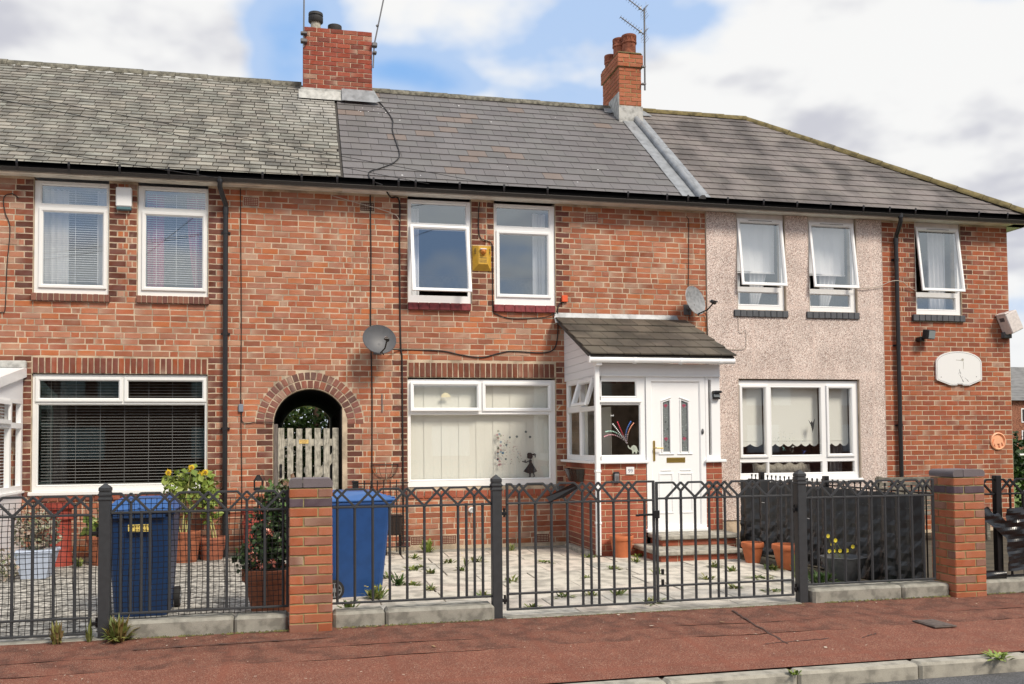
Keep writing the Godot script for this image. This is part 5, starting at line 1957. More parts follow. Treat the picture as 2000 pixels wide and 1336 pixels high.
func window_marks(w: Node3D) -> void:
	var z := -0.055
	# a plain winged figure and scattered specks on the middle pane
	var o := Vector2(7.93, 1.76)
	var f := func(pts: Array) -> PackedVector2Array:
		var p := PackedVector2Array()
		for q in pts:
			p.append(o + Vector2(q[0], q[1]) * 0.00098)
		return p
	flat_sticker(w, f.call([[0, -125], [-6, -70], [-20, -20], [-30, 10], [-70, 90], [-28, 40], [-8, 70], [10, 40], [50, 110], [36, 20], [30, -30], [16, -70]]), z, M.ink)
	var r2 := RandomNumberGenerator.new()
	r2.seed = 9
	var mb := MB.new()
	for i in 70:
		var c := Vector2(r2.randf_range(7.25, 7.62), 1.60 + r2.randf_range(-0.10, 0.07)) if i < 52 else Vector2(r2.randf_range(7.72, 7.80), r2.randf_range(1.5, 1.66))
		mb.prism(ngon(c, r2.randf_range(0.002, 0.006), 6), z, z + 0.001, [Color(0.25, 0.3, 0.26), Color(0.5, 0.5, 0.36), Color(0.3, 0.36, 0.38)][r2.randi() % 3])
	for i in 22:
		var c: Vector2 = [Vector2(7.42, 1.40), Vector2(7.58, 1.41), Vector2(7.78, 1.34), Vector2(7.56, 1.36)][i % 4] + Vector2(r2.randf_range(-0.03, 0.03), r2.randf_range(-0.03, 0.03))
		mb.prism(ngon(c, r2.randf_range(0.003, 0.008), 6), z, z + 0.001, [Color(0.2, 0.42, 0.38), Color(0.5, 0.5, 0.46), Color(0.08, 0.12, 0.4), Color(0.3, 0.3, 0.28)][i % 4])
	part("sticker", mb, M.plain, w)


# ---------------------------------------------------------------- railings
const FZ := 5.55


func bar_rail(mb: MB, xa: float, xb: float, y: float, h := 0.017, d := 0.028) -> void:
	mb.cbx(xa, xb, y - h / 2, y + h / 2, -d / 2, d / 2, 0.003)


func strip(mb: MB, a: Vector2, b: Vector2, w: float, d: float) -> void:
	var dir := (b - a).normalized()
	var t := Transform3D(Basis(Vector3.BACK, dir.angle()), Vector3((a.x + b.x) / 2, (a.y + b.y) / 2, 0))
	var l := (b - a).length() / 2
	mb.cbx(-l - 0.002, l + 0.002, -w / 2, w / 2, -d / 2, d / 2, 0.002, Color.WHITE, t)


# ornamental railing: bars listed as [x, kind]; "a" carries a diamond, "b" a valley, "s" a stile, "e" a plain extra bar
func railing(o: Node3D, bars: Array, rail: float, top: float, bottoms: Array, material: Material, xa: float, xb: float) -> void:
	var low: float = bottoms[bottoms.size() - 1]
	for b in bars:
		var mb := MB.new()
		var x: float = b[0]
		if b[1] == "s":
			mb.cbx(x - 0.011, x + 0.011, low - 0.008, top + 0.006, -0.011, 0.011, 0.003)
		else:
			var t := rail
			if b[1] == "a":
				t = top - 0.075
			elif b[1] == "e":
				t = rail + 0.01
			mb.tube([Vector3(x, low, 0), Vector3(x, t, 0)], 0.0118, 8)
			mb.tube([Vector3(x, rail - 0.012, 0), Vector3(x, rail + 0.012, 0)], 0.015, 8)
		part("bar", mb, material, o)
	for y in bottoms + [rail]:
		var mb := MB.new()
		bar_rail(mb, xa, xb, y)
		part("rail", mb, material, o)
	var tb := MB.new()
	var rise := top - rail
	for i in bars.size():
		if bars[i][1] != "a":
			continue
		var x: float = bars[i][0]
		var n: Vector2 = Vector2(x, top)
		for s in [-1.0, 1.0]:
			var reach := 0.142
			# limb from the peak down to the rail
			var fx := clampf(x + s * reach, xa, xb)
			var k := absf(fx - x) / reach
			if k > 0.05:
				strip(tb, n, Vector2(fx, top - rise * k), 0.019, 0.018)
			# limb from the bar top up to the flat
			var ex := clampf(x + s * 0.072, xa, xb)
			k = absf(ex - x) / 0.072
			if k > 0.05:
				strip(tb, Vector2(x, top - 0.075), Vector2(ex, top - 0.075 + 0.075 * k), 0.019, 0.0179)
	# flats between neighbouring diamonds
	var ax := []
	for b in bars:
		if b[1] == "a":
			ax.append(b[0])
	var from := xa
	for x in ax + [xb + 0.072]:
		var e: float = minf(x - 0.072, xb)
		if e - from > 0.02:
			strip(tb, Vector2(from, top), Vector2(e, top), 0.018, 0.0178)
		from = x + 0.072
	part("tracery", tb, material, o)


func post(label: String, x: float, z: float, y0: float, y1: float, w: float, material: Material, cap := true) -> void:
	var o := thing("fence_post", label, "post", Vector3(x, 0, z), "black posts of the front railings")
	var mb := MB.new()
	mb.cbx(-w / 2, w / 2, y0, y1 - (0.055 if cap else 0.0), -w / 2, w / 2, 0.004)
	part("shaft", mb, material, o)
	if cap:
		var cb := MB.new()
		for i in 2:
			var y := y1 - 0.125 + i * 0.035
			cb.cbx(-w / 2 - 0.006, w / 2 + 0.006, y, y + 0.02, -w / 2 - 0.006, w / 2 + 0.006, 0.004)
		cb.cbx(-w / 2 - 0.002, w / 2 + 0.002, y1 - 0.054, y1 - 0.028, -w / 2 - 0.002, w / 2 + 0.002, 0.004)
		var h := w / 2 + 0.002
		var ap := Vector3(0, y1 + 0.012, 0)
		var q := [Vector3(-h, y1 - 0.028, h), Vector3(h, y1 - 0.028, h), Vector3(h, y1 - 0.028, -h), Vector3(-h, y1 - 0.028, -h)]
		for i in 4:
			cb.tri(q[i], q[(i + 1) % 4], ap)
		part("cap", cb, material, o)


func netting(o: Node3D, xa: float, xb: float, y0: float, y1: float) -> void:
	var mb := MB.new()
	var s := 0.0415
	var n := int((xb - xa) / s)
	var m := int((y1 - y0) / s)
	var wob := func(x: float, y: float) -> Vector3: return Vector3(x + 0.006 * sin(y * 9.0 + x * 4.0), y + 0.006 * sin(x * 7.0 + y * 3.0), -0.022 + 0.006 * sin(x * 5.0 + y * 6.0))
	var r := 0.0024
	for i in n + 1:
		var x := xa + i * s
		for j in m:
			var a: Vector3 = wob.call(x, y0 + j * s)
			var b: Vector3 = wob.call(x, y0 + (j + 1) * s)
			mb.quad(a + Vector3(-r, 0, r), a + Vector3(r, 0, r), b + Vector3(r, 0, r), b + Vector3(-r, 0, r))
			mb.quad(a + Vector3(r, 0, r), a + Vector3(0, 0, -r), b + Vector3(0, 0, -r), b + Vector3(r, 0, r))
			mb.quad(a + Vector3(-0.0035, -0.0035, 0), a + Vector3(0.0035, -0.0035, 0), a + Vector3(0.0035, 0.0035, 0), a + Vector3(-0.0035, 0.0035, 0))
	for j in m + 1:
		var y := y0 + j * s
		for i in n:
			var a: Vector3 = wob.call(xa + i * s, y)
			var b: Vector3 = wob.call(xa + (i + 1) * s, y)
			mb.quad(a + Vector3(0, -r, r), b + Vector3(0, -r, r), b + Vector3(0, r, r), a + Vector3(0, r, r))
			mb.quad(a + Vector3(0, r, r), b + Vector3(0, r, r), b + Vector3(0, 0, -r), a + Vector3(0, 0, -r))
	stuff(part("mesh_netting", mb, M.black_paint, o))


func pillar(label: String, x: float, z: float, y0: float) -> void:
	var o := thing("brick_pillar", label, "pillar", Vector3(x, 0, z), "brick pillars of the front boundary")
	var w := 0.335
	var h := 0.0757
	var rows := 15
	var core := MB.new()
	core.bx(-w / 2 + 0.006, w / 2 - 0.006, 0.0, y0 + rows * h, -w / 2 + 0.006, w / 2 - 0.006)
	part("mortar", core, M.mortar_moss, o)
	for r in rows:
		var y := y0 + r * h
		for f in 4:
			var first := 0.222 if (r + f) % 2 == 0 else 0.112
			for k in 2:
				var a := -w / 2 if k == 0 else -w / 2 + first
				var b := -w / 2 + first if k == 0 else w / 2
				var mb := MB.new()
				var col: Color = PILLAR[rng.randi() % PILLAR.size()]
				if r == rows - 2:
					col = Color(0.12, 0.082, 0.10)
				brick_geo(mb, b - a - 0.010, h - 0.011, 0.02, col, 0.12, 0.7)
				var bs := Basis(Vector3.UP, PI / 2 * f)
				part("brick", mb, M.brick, o).transform = Transform3D(bs, bs * Vector3((a + b) / 2, y + h / 2, w / 2))
	# bullnose coping of blue brick, rounded at both sides, in two pieces
	var top := y0 + rows * h + 0.004
	var hw := w / 2 + 0.006
	var cut := -w / 2 + 0.106
	for f in 2:
		var mb := MB.new()
		var prof := PackedVector2Array()
		var rad := 0.042
		if f == 0:
			prof.append_array([Vector2(cut - 0.003, 0.004), Vector2(cut - 0.003, 0.072)])
			for i in 7:
				var t := PI / 2 + PI / 2 * i / 6.0
				prof.append(Vector2(-hw + rad + cos(t) * rad, 0.030 + sin(t) * rad))
			prof.append(Vector2(-hw + 0.006, 0.004))
		else:
			prof.append_array([Vector2(hw - 0.006, 0.004)])
			for i in 7:
				var t := PI / 2 * i / 6.0
				prof.append(Vector2(hw - rad + cos(t) * rad, 0.030 + sin(t) * rad))
			prof.append_array([Vector2(cut + 0.003, 0.072), Vector2(cut + 0.003, 0.004)])
		mb.prism(prof, -hw + 0.004, hw - 0.004, Color(0.19, 0.165, 0.175) * (1.0 if f == 0 else 1.14), Transform3D(Basis(), Vector3(0, top, 0)))
		part("coping", mb, M.brick, o)


func boundary() -> void:
	post("black square post with pointed cap between the netted gate and the blue bin", -1.475, FZ, 0.03, 1.235, 0.083, M.rail_paint)
	post("black square post with pointed cap in front of the vertical blinds, beside the double gates", 1.603, FZ, 0.03, 1.25, 0.083, M.rail_paint)
	post("black square post with pointed cap between the double gates and the black fabric screen", 4.437, FZ, 0.03, 1.25, 0.085, M.rail_paint)
	post("plain flat-topped black post at the right edge with a torn plastic sheet", 6.585, FZ - 0.06, 0.15, 1.17, 0.062, M.black_paint, false)
	pillar("brick pillar with bullnose blue coping in front of the arched passage", 0.071, FZ, 0.045)
	pillar("brick pillar with bullnose blue coping at the right, before the end house", 6.09, FZ, 0.03)

	var o := thing("railing_panel", "black railing panel with fine plastic netting in front of the left blue bin", "railing", Vector3(0, 0, FZ), "ornamental front railings")
	railing(o, [[-1.363, "e"], [-1.29, "a"], [-1.212, "e"], [-1.149, "b"], [-1.006, "a"], [-0.861, "b"], [-0.718, "a"], [-0.577, "b"], [-0.425, "a"], [-0.287, "b"], [-0.144, "a"], [-0.11, "s"]], 1.012, 1.16, [0.238], M.rail_paint, -1.433, -0.1)
	netting(o, -1.43, -0.12, 0.2, 1.12)
	o = thing("railing_panel", "black railing panel between the passage pillar and the pointed post, before the second blue bin", "railing", Vector3(0, 0, FZ), "ornamental front railings")
	railing(o, [[0.283, "a"], [0.423, "b"], [0.568, "a"], [0.706, "b"], [0.849, "a"], [0.993, "b"], [1.134, "a"], [1.276, "b"], [1.346, "e"], [1.415, "a"], [1.485, "e"]], 1.013, 1.158, [0.24], M.rail_paint, 0.243, 1.56)
	o = thing("railing_panel", "black railing panel standing before the black fabric screen and grey planter", "railing", Vector3(0, 0, FZ), "ornamental front railings")
	railing(o, [[4.544, "e"], [4.613, "a"], [4.686, "e"], [4.759, "b"], [4.888, "a"], [5.027, "b"], [5.167, "a"], [5.309, "b"], [5.451, "a"], [5.594, "b"], [5.719, "a"], [5.825, "s"]], 1.0, 1.146, [0.213], M.rail_paint, 4.48, 5.83)
	o = thing("railing_panel", "black railing panel at the right edge half covered with crumpled plastic sheet", "railing", Vector3(0, 0, FZ - 0.06), "ornamental front railings")
	railing(o, [[6.275, "s"], [6.394, "a"], [6.735, "a"], [6.88, "b"], [7.02, "a"], [7.16, "b"], [7.3, "a"]], 0.99, 1.13, [0.2], M.black_paint, 6.265, 7.35)
	o = thing("gate_leaf", "black railing gate with fine netting at the left edge, before the pale blue pot", "gate", Vector3(0, 0, FZ), "railing gates of the front gardens")
	railing(o, [[-2.56, "a"], [-2.413, "b"], [-2.27, "a"], [-2.126, "b"], [-1.986, "a"], [-1.839, "b"], [-1.689, "a"], [-1.579, "s"]], 1.0, 1.145, [0.217, 0.097], M.rail_paint, -2.7, -1.57)
	netting(o, -2.7, -1.53, 0.1, 1.1)
	var hb := MB.new()
	for y in [0.86, 0.17]:
		hb.cbx(-1.57, -1.515, y - 0.014, y + 0.014, -0.012, 0.012, 0.003)
		hb.tube([Vector3(-1.53, y - 0.03, 0), Vector3(-1.53, y + 0.045, 0)], 0.01, 8)
	part("hinge", hb, M.black_paint, o)
	o = thing("gate_leaf", "left leaf of the black double gate with the latch arm, before the porch brickwork", "gate", Vector3(0, 0, FZ), "railing gates of the front gardens")
	railing(o, [[1.697, "s"], [1.803, "a"], [1.943, "b"], [2.085, "a"], [2.226, "b"], [2.362, "a"], [2.438, "e"], [2.507, "a"], [2.645, "b"], [2.785, "a"], [2.931, "b"], [3.015, "s"]], 1.014, 1.177, [0.252, 0.122], M.rail_paint, 1.69, 3.022)
	hb = MB.new()
	for y in [0.93, 0.2]:
		hb.cbx(1.645, 1.695, y - 0.014, y + 0.014, -0.012, 0.012, 0.003)
		hb.tube([Vector3(1.672, y - 0.03, 0), Vector3(1.672, y + 0.045, 0)], 0.01, 8)
	hb.cbx(2.87, 3.05, 0.878, 0.898, 0.012, 0.022, 0.004)
	hb.cbx(2.84, 2.88, 0.876, 0.895, 0.016, 0.030, 0.004)
	hb.cbx(3.0, 3.06, 0.855, 0.925, 0.0225, 0.034, 0.004)
	part("latch", hb, M.black_paint, o)
	hb = MB.new()
	hb.quad(Vector3(2.03, 1.06, 0.02), Vector3(2.06, 1.02, 0.03), Vector3(2.31, 1.15, 0.016), Vector3(2.27, 1.175, 0.03))
	hb.quad(Vector3(2.06, 1.02, 0.03), Vector3(2.20, 1.06, 0.016), Vector3(2.32, 1.13, 0.01), Vector3(2.31, 1.15, 0.016))
	part("rag", hb, M.sheet_black, o)
	o = thing("gate_leaf", "right leaf of the black double gate in front of the white door and steps", "gate", Vector3(0, 0, FZ), "railing gates of the front gardens")
	railing(o, [[3.045, "s"], [3.137, "b"], [3.273, "a"], [3.407, "b"], [3.541, "a"], [3.622, "a"], [3.693, "a"], [3.819, "b"], [3.964, "a"], [4.10, "b"], [4.243, "a"], [4.35, "s"]], 1.026, 1.165, [0.262, 0.128], M.rail_paint, 3.038, 4.357)
	hb = MB.new()
	for y in [0.90, 0.18]:
		hb.cbx(4.352, 4.40, y - 0.014, y + 0.014, -0.012, 0.012, 0.003)
		hb.tube([Vector3(4.378, y - 0.03, 0), Vector3(4.378, y + 0.045, 0)], 0.01, 8)
	for y in [0.36, 0.27]:
		hb.cbx(3.075, 3.10, y, y + 0.05, 0.0, 0.02, 0.004)
	part("hinge", hb, M.black_paint, o)

	# side fence between the centre and right gardens, hung with black fabric
	o = thing("side_fence", "low black railing hung with rippled black windbreak fabric between centre and right gardens", "fence", Vector3(5.93, 0, 0))
	for k in 34:
		var z := 1.75 + k * 0.108
		var mb := MB.new()
		mb.tube([Vector3(0, 0.1, z), Vector3(0, 1.045, z)], 0.008, 6)
		mb.tube([Vector3(0, 1.045, z), Vector3(0, 1.075, z)], 0.012, 6)
		part("bar", mb, M.black_paint, o)
	for z in [2.02, 3.55]:
		var mb := MB.new()
		mb.cbx(-0.03, 0.03, 0.0, 1.11, z - 0.03, z + 0.03, 0.004)
		part("post", mb, M.black_paint, o)
	var rb := MB.new()
	rb.cbx(-0.008, 0.008, 0.995, 1.012, 1.65, 5.38, 0.003)
	rb.cbx(-0.008, 0.008, 0.14, 0.16, 1.65, 5.38, 0.003)
	part("rail", rb, M.black_paint, o)
	for seg in [[1.52, 2.3, 1.0, 3], [2.2, 5.36, 0.985, 11]]:
		var fb := MB.new()
		var nz := 110
		var ny := 22
		var pt := func(i: int, j: int) -> Vector3:
			var z := lerpf(seg[0], seg[1], float(i) / nz)
			var fy := float(j) / ny
			var y := lerpf(0.06, seg[2], fy) + 0.008 * sin(z * 11.0)
			var fold := 0.040 * sin(z * TAU * 4.6 + 0.7 * sin(z * 2.1)) * (0.55 + 0.45 * fy)
			var crease := 0.012 * sin(y * 38.0 + 2.2 * sin(z * 9.0)) * (1.0 - fy) + 0.006 * sin(y * 90.0 + z * 50.0) * (1.0 - fy)
			return Vector3(-0.05 + fold + crease - 0.05 * pow(1.0 - fy, 3) * (0.5 + 0.5 * sin(z * 6.0)), y, z)
		for i in nz:
			for j in ny:
				fb.quad(pt.call(i, j), pt.call(i + 1, j), pt.call(i + 1, j + 1), pt.call(i, j + 1))
		part("fabric", fb, M.fabric_black, o)
	# pale woven threads and ties
	var tb := MB.new()
	for y in [0.28, 0.42, 0.56, 0.70, 0.84]:
		for i in 60:
			var za := 2.25 + i * 0.05
			var xa: float = -0.05 + 0.030 * sin(za * TAU * 4.6 + 0.7 * sin(za * 2.1)) * (0.55 + 0.45 * y) - 0.018
			if rng.randf() < 0.75:
				tb.bx(xa, xa + 0.002, y, y + 0.003, za, za + 0.03, Color(0.10, 0.10, 0.10))
	for q in [[0.97, 2.75], [0.80, 2.2], [0.72, 2.2], [0.93, 2.05], [0.6, 3.3]]:
		tb.bx(-0.10, -0.095, q[0], q[0] + 0.006, q[1], q[1] + 0.07, Color(0.75, 0.75, 0.75))
	part("thread", tb, M.plain, o)

	# plastic sheet tied over the railing at the right edge
	o = thing("plastic_sheet", "crumpled glossy black plastic sheet tied to the railing at the right edge", "sheet", Vector3(0, 0, FZ))
	for seg in [[6.62, 7.4, 0.26, 0.86, 44], [6.27, 6.66, 0.55, 0.86, 22], [6.27, 6.6, 0.17, 0.26, 16]]:
		var mb := MB.new()
		var nx: int = seg[4]
		var ny := 26
		var pt := func(i: int, j: int) -> Vector3:
			var x := lerpf(seg[0], seg[1], float(i) / nx)
			var fy := float(j) / ny
			var lo: float = seg[2]
			var hi: float = seg[3]
			if seg[4] == 22:
				hi = lerpf(0.92, 0.74, float(i) / nx) + 0.02 * sin(i * 0.9)
				lo = lerpf(0.80, 0.55, float(i) / nx)
			var y := lerpf(lo, hi, fy)
			return Vector3(x, y + 0.006 * sin(x * 13.0), 0.015 + 0.007 * sin(y * 52.0 + x * 5.0 + 3.0 * sin(x * 4.0 + y * 6.0)) + 0.003 * sin(y * 110.0 - x * 17.0) + 0.010 * sin(x * 15.0 + y * 9.0))
		for i in nx:
			for j in ny:
				mb.quad(pt.call(i, j), pt.call(i + 1, j), pt.call(i + 1, j + 1), pt.call(i, j + 1))
		part("sheet", mb, M.sheet_black, o)

	# dwarf railing by the passage
	o = thing("side_fence", "low black railing with netting against the wall between passage and centre window", "fence", Vector3(0, 0, 0.62))
	var x := 0.74
	while x < 1.42:
		var mb := MB.new()
		mb.cbx(x - 0.007, x + 0.007, 0.06, 1.03, -0.007, 0.007, 0.002)
		part("bar", mb, M.black_paint, o)
		x += 0.086
	rb = MB.new()
	rb.cbx(0.70, 1.42, 0.985, 1.0, -0.009, 0.009, 0.003)
	rb.cbx(0.70, 1.42, 0.12, 0.135, -0.009, 0.009, 0.003)
	part("rail", rb, M.black_paint, o)
	var pbm := MB.new()
	pbm.cbx(0.665, 0.735, 0.0, 1.0, -0.03, 0.03, 0.005)
	pbm.cbx(0.655, 0.745, 1.0, 1.03, -0.04, 0.04, 0.01)
	part("post", pbm, M.black_paint, o)
	netting(o, 0.74, 1.42, 0.08, 0.98)
	o = thing("storage_box", "dark brown box standing behind the low railing by the passage", "box", Vector3(1.22, 0, 0.45))
	var sb := MB.new()
	sb.cbx(-0.12, 0.12, 0.28, 0.54, -0.08, 0.08, 0.012, Color(0.05, 0.028, 0.022))
	sb.cbx(-0.13, 0.13, 0.525, 0.55, -0.09, 0.09, 0.008, Color(0.045, 0.025, 0.02))
	part("box", sb, M.plain, o)
	sb = MB.new()
	for q in [[-0.10, -0.06], [0.10, -0.06], [-0.10, 0.06], [0.10, 0.06]]:
		sb.cbx(q[0] - 0.012, q[0] + 0.012, 0.0, 0.28, q[1] - 0.012, q[1] + 0.012, 0.003)
	part("legs", sb, M.black_paint, o)

	# timber gate across the passage
	o = thing("passage_gate", "weathered grey picket gate closing the arched passage", "gate", Vector3(0, 0, -0.14))
	var px := [[-0.323, -0.238], [-0.197, -0.115], [-0.075, 0.008], [0.052, 0.138], [0.177, 0.262], [0.302, 0.388], [0.425, 0.512]]
	for i in px.size():
		var mb := MB.new()
		mb.cbx(px[i][0], px[i][1], 0.08, 1.75 + rr(-0.006, 0.006), 0.0, 0.019, 0.004)
		part("picket", mb, M.timber, o)
	for q in [[1.50, 1.60], [0.30, 0.40]]:
		var mb := MB.new()
		mb.cbx(-0.318, 0.508, q[0], q[1], -0.024, -0.001, 0.003)
		part("gate_rail", mb, M.timber, o)
	var bm := MB.new()
	strip(bm, Vector2(-0.29, 0.42), Vector2(0.49, 1.42), 0.09, 0.022)
	var brace := part("brace", bm, M.timber, o)
	brace.position.z = -0.013
	for q in [[-0.380, -0.325], [0.560, 0.62]]:
		var mb := MB.new()
		mb.cbx(q[0], q[1], 0.0, 1.81, -0.03, 0.03, 0.004)
		part("gate_post", mb, M.timber_post, o)
	bm = MB.new()
	bm.cbx(-0.302, -0.265, 1.06, 1.25, 0.0195, 0.032, 0.005)
	bm.tube([Vector3(-0.283, 1.19, 0.03), Vector3(-0.283, 1.19, 0.06), Vector3(-0.283, 1.13, 0.065)], 0.008, 8)
	part("latch", bm, M.black_paint, o)
	bm = MB.new()
	bm.bx(-0.035, 0.095, 1.535, 1.59, 0.0195, 0.0225, Color(0.72, 0.50, 0.16))
	for k in 9:   # faded lettering
		bm.bx(-0.02 + k * 0.011, -0.013 + k * 0.011, 1.565, 1.58, 0.0226, 0.0232, Color(0.28, 0.16, 0.06))
		if k > 1 and k < 8:
			bm.bx(-0.02 + k * 0.011, -0.013 + k * 0.011, 1.543, 1.553, 0.0226, 0.0232, Color(0.30, 0.18, 0.07))
	part("sign", bm, M.plain, o)
	bm = MB.new()
	for p in px:
		for y in [1.53, 1.57, 0.35]:
			bm.tube([Vector3((p[0] + p[1]) / 2 + rr(-0.015, 0.015), y, 0.015), Vector3((p[0] + p[1]) / 2, y, 0.0205)], 0.004, 6)
	part("nails", bm, M.metal_dull, o)


# ---------------------------------------------------------------- gardens
func wheelie_bin(label: String, at: Vector3, turn: float) -> Node3D:
	var o := thing("wheelie_bin", label, "bin", at, "blue wheelie bins")
	o.rotation.y = turn
	# front faces +Z; body tapers towards the ground
	var mb := MB.new()
	var lv := [[0.012, 0.225, -0.25, 0.255], [0.10, 0.232, -0.26, 0.265], [0.62, 0.262, -0.29, 0.315], [0.93, 0.280, -0.31, 0.345]]
	var rad := 0.05
	var loops := []
	for l in lv:
		var pts := []
		var hx: float = l[1]
		for c in [[1, 1], [-1, 1], [-1, -1], [1, -1]]:
			var cx: float = c[0] * (hx - rad)
			var cz: float = (l[3] - rad) if c[1] > 0 else (l[2] + rad)
			var a0 := 0.0 if c[0] > 0 and c[1] > 0 else (PI / 2 if c[1] > 0 else (PI if c[0] < 0 else PI * 1.5))
			for k in 4:
				var t := a0 + PI / 2 * k / 3.0
				pts.append(Vector3(cx + cos(t) * rad, l[0], cz + sin(t) * rad))
		loops.append(pts)
	for i in loops.size() - 1:
		for k in 16:
			var j := (k + 1) % 16
			mb.quad(loops[i][j], loops[i][k], loops[i + 1][k], loops[i + 1][j])
	for k in range(1, 15):
		mb.tri(loops[0][0], loops[0][k], loops[0][k + 1])
	part("body", mb, M.bin_blue, o)
	var rb := MB.new()
	rb.cbx(-0.295, 0.295, 0.92, 0.955, -0.325, 0.365, 0.012)
	rb.cbx(-0.22, 0.22, 0.90, 0.935, 0.366, 0.385, 0.006)
	part("rim", rb, M.bin_blue, o)
	var lb := MB.new()
	lb.cbx(-0.30, 0.30, 0.957, 0.985, -0.33, 0.395, 0.010)
	var tp := [Vector3(-0.285, 0.984, 0.36), Vector3(0.285, 0.984, 0.36), Vector3(0.285, 0.984, -0.32), Vector3(-0.285, 0.984, -0.32)]
	var tq := [Vector3(-0.22, 1.055, 0.20), Vector3(0.22, 1.055, 0.20), Vector3(0.22, 1.065, -0.30), Vector3(-0.22, 1.065, -0.30)]
	for k in 4:
		lb.quad(tp[k], tp[(k + 1) % 4], tq[(k + 1) % 4], tq[k])
	lb.quad(tq[0], tq[1], tq[2], tq[3])
	for s in [-0.2, 0.0, 0.2]:
		lb.cbx(s - 0.012, s + 0.012, 0.985, 1.0, 0.30, 0.39, 0.004)
	part("lid", lb, M.bin_lid, o)
	var hb := MB.new()
	hb.tube([Vector3(-0.25, 1.0, -0.38), Vector3(0.25, 1.0, -0.38)], 0.016, 10)
	for s in [-0.25, 0.0, 0.25]:
		hb.cbx(s - 0.015, s + 0.015, 0.94, 1.015, -0.39, -0.31, 0.005)
	part("handle", hb, M.bin_blue, o)
	for s in [-1.0, 1.0]:
		var wb := MB.new()
		var t := Transform3D(Basis(Vector3.BACK, -PI / 2 * s), Vector3(s * 0.262, 0.10, -0.235))
		wb.lathe([Vector2(0.0, -0.028), Vector2(0.07, -0.028), Vector2(0.098, -0.024), Vector2(0.10, -0.015), Vector2(0.10, 0.015), Vector2(0.098, 0.024), Vector2(0.074, 0.028), Vector2(0.072, 0.018), Vector2(0.0, 0.018)], 24, Color.WHITE, t)
		part("wheel", wb, M.rubber, o)
		var sb := MB.new()
		for k in 8:
			sb.bx(-0.006, 0.006, 0.0185, 0.026, 0.015, 0.07, Color.WHITE, t * Transform3D(Basis(Vector3.UP, TAU * k / 8), Vector3.ZERO))
		sb.lathe([Vector2(0.066, 0.019), Vector2(0.072, 0.029), Vector2(0.064, 0.029), Vector2(0.062, 0.019)], 24, Color.WHITE, t)
		sb.lathe([Vector2(0.022, 0.018), Vector2(0.02, 0.032), Vector2(0.0, 0.034)], 12, Color.WHITE, t)
		part("hub", sb, M.grey_plastic, o)
	var ab := MB.new()
	ab.tube([Vector3(-0.25, 0.10, -0.235), Vector3(0.25, 0.10, -0.235)], 0.011, 8)
	part("axle", ab, M.metal_dull, o)
	return o


func pot(o: Node3D, r0: float, r1: float, h: float, material: Material, rim := 0.035) -> void:
	var mb := MB.new()
	mb.lathe([Vector2(0.0, 0.0), Vector2(r0, 0.0), Vector2(r0 * 1.01, 0.006), Vector2(lerpf(r0, r1, 0.82), h - rim), Vector2(r1, h - rim), Vector2(r1 * 1.02, h - rim + 0.006), Vector2(r1 * 1.03, h - 0.005), Vector2(r1 * 1.0, h), Vector2(r1 * 0.91, h), Vector2(r1 * 0.88, h - 0.04)], 28)
	part("pot", mb, material, o)
	var sb := MB.new()
	sb.lathe([Vector2(r1 * 0.88, h - 0.035), Vector2(r1 * 0.4, h - 0.025), Vector2(0.0, h - 0.022)], 20)
	part("soil", sb, M.soil, o)


# a scatter of folded leaves inside an ellipsoid
func leaves(mb: MB, c: Vector3, r: Vector3, count: int, size: float, pal: Array, droop := 0.0, shell_ := 0.0) -> void:
	for i in count:
		var d := Vector3(rr(-1, 1), rr(-1, 1), rr(-1, 1))
		while d.length() > 1.0 or d.length() < shell_ * 0.6:
			d = Vector3(rr(-1, 1), rr(-1, 1), rr(-1, 1))
		var p := c + d * r
		var dir := Vector3(rr(-1, 1), rr(-0.6, 1) - droop, rr(-1, 1)).normalized()
		var out := (d * 0.7 + Vector3(rr(-1, 1), rr(0, 1), rr(-1, 1))).normalized()
		var side := dir.cross(out).normalized()
		var nn := side.cross(dir).normalized()
		var l := size * rr(0.6, 1.25)
		var w := l * rr(0.28, 0.42)
		var base: Color = pal[rng.randi() % pal.size()]
		var col := base * rr(0.75, 1.2)
		var a := p
		var b := p + dir * l * 0.5 + side * w + nn * w * 0.3
		var e := p + dir * l
		var f := p + dir * l * 0.5 - side * w + nn * w * 0.3
		mb.tri(a, b, e, col)
		mb.tri(a, e, f, col * 0.92)


func stem(mb: MB, a: Vector3, b: Vector3, r: float, bend := 0.04) -> void:
	var pts := []
	var off := Vector3(rr(-bend, bend), 0, rr(-bend, bend))
	for i in 5:
		var t := i / 4.0
		pts.append(a.lerp(b, t) + off * sin(t * PI))
	mb.tube(pts, r, 5, Color.WHITE, r * 0.6)


const GREEN := [Color(0.055, 0.11, 0.02), Color(0.075, 0.14, 0.03), Color(0.04, 0.085, 0.018)]
const DARK_GREEN := [Color(0.030, 0.06, 0.016), Color(0.042, 0.08, 0.02), Color(0.022, 0.046, 0.014)]
const LIME := [Color(0.20, 0.27, 0.045), Color(0.26, 0.32, 0.07), Color(0.15, 0.22, 0.035)]
const WEED := [Color(0.13, 0.17, 0.03), Color(0.17, 0.20, 0.045), Color(0.09, 0.14, 0.03), Color(0.22, 0.21, 0.07)]
const SILVER := [Color(0.28, 0.27, 0.2), Color(0.40, 0.35, 0.27), Color(0.22, 0.24, 0.13), Color(0.33, 0.25, 0.2)]


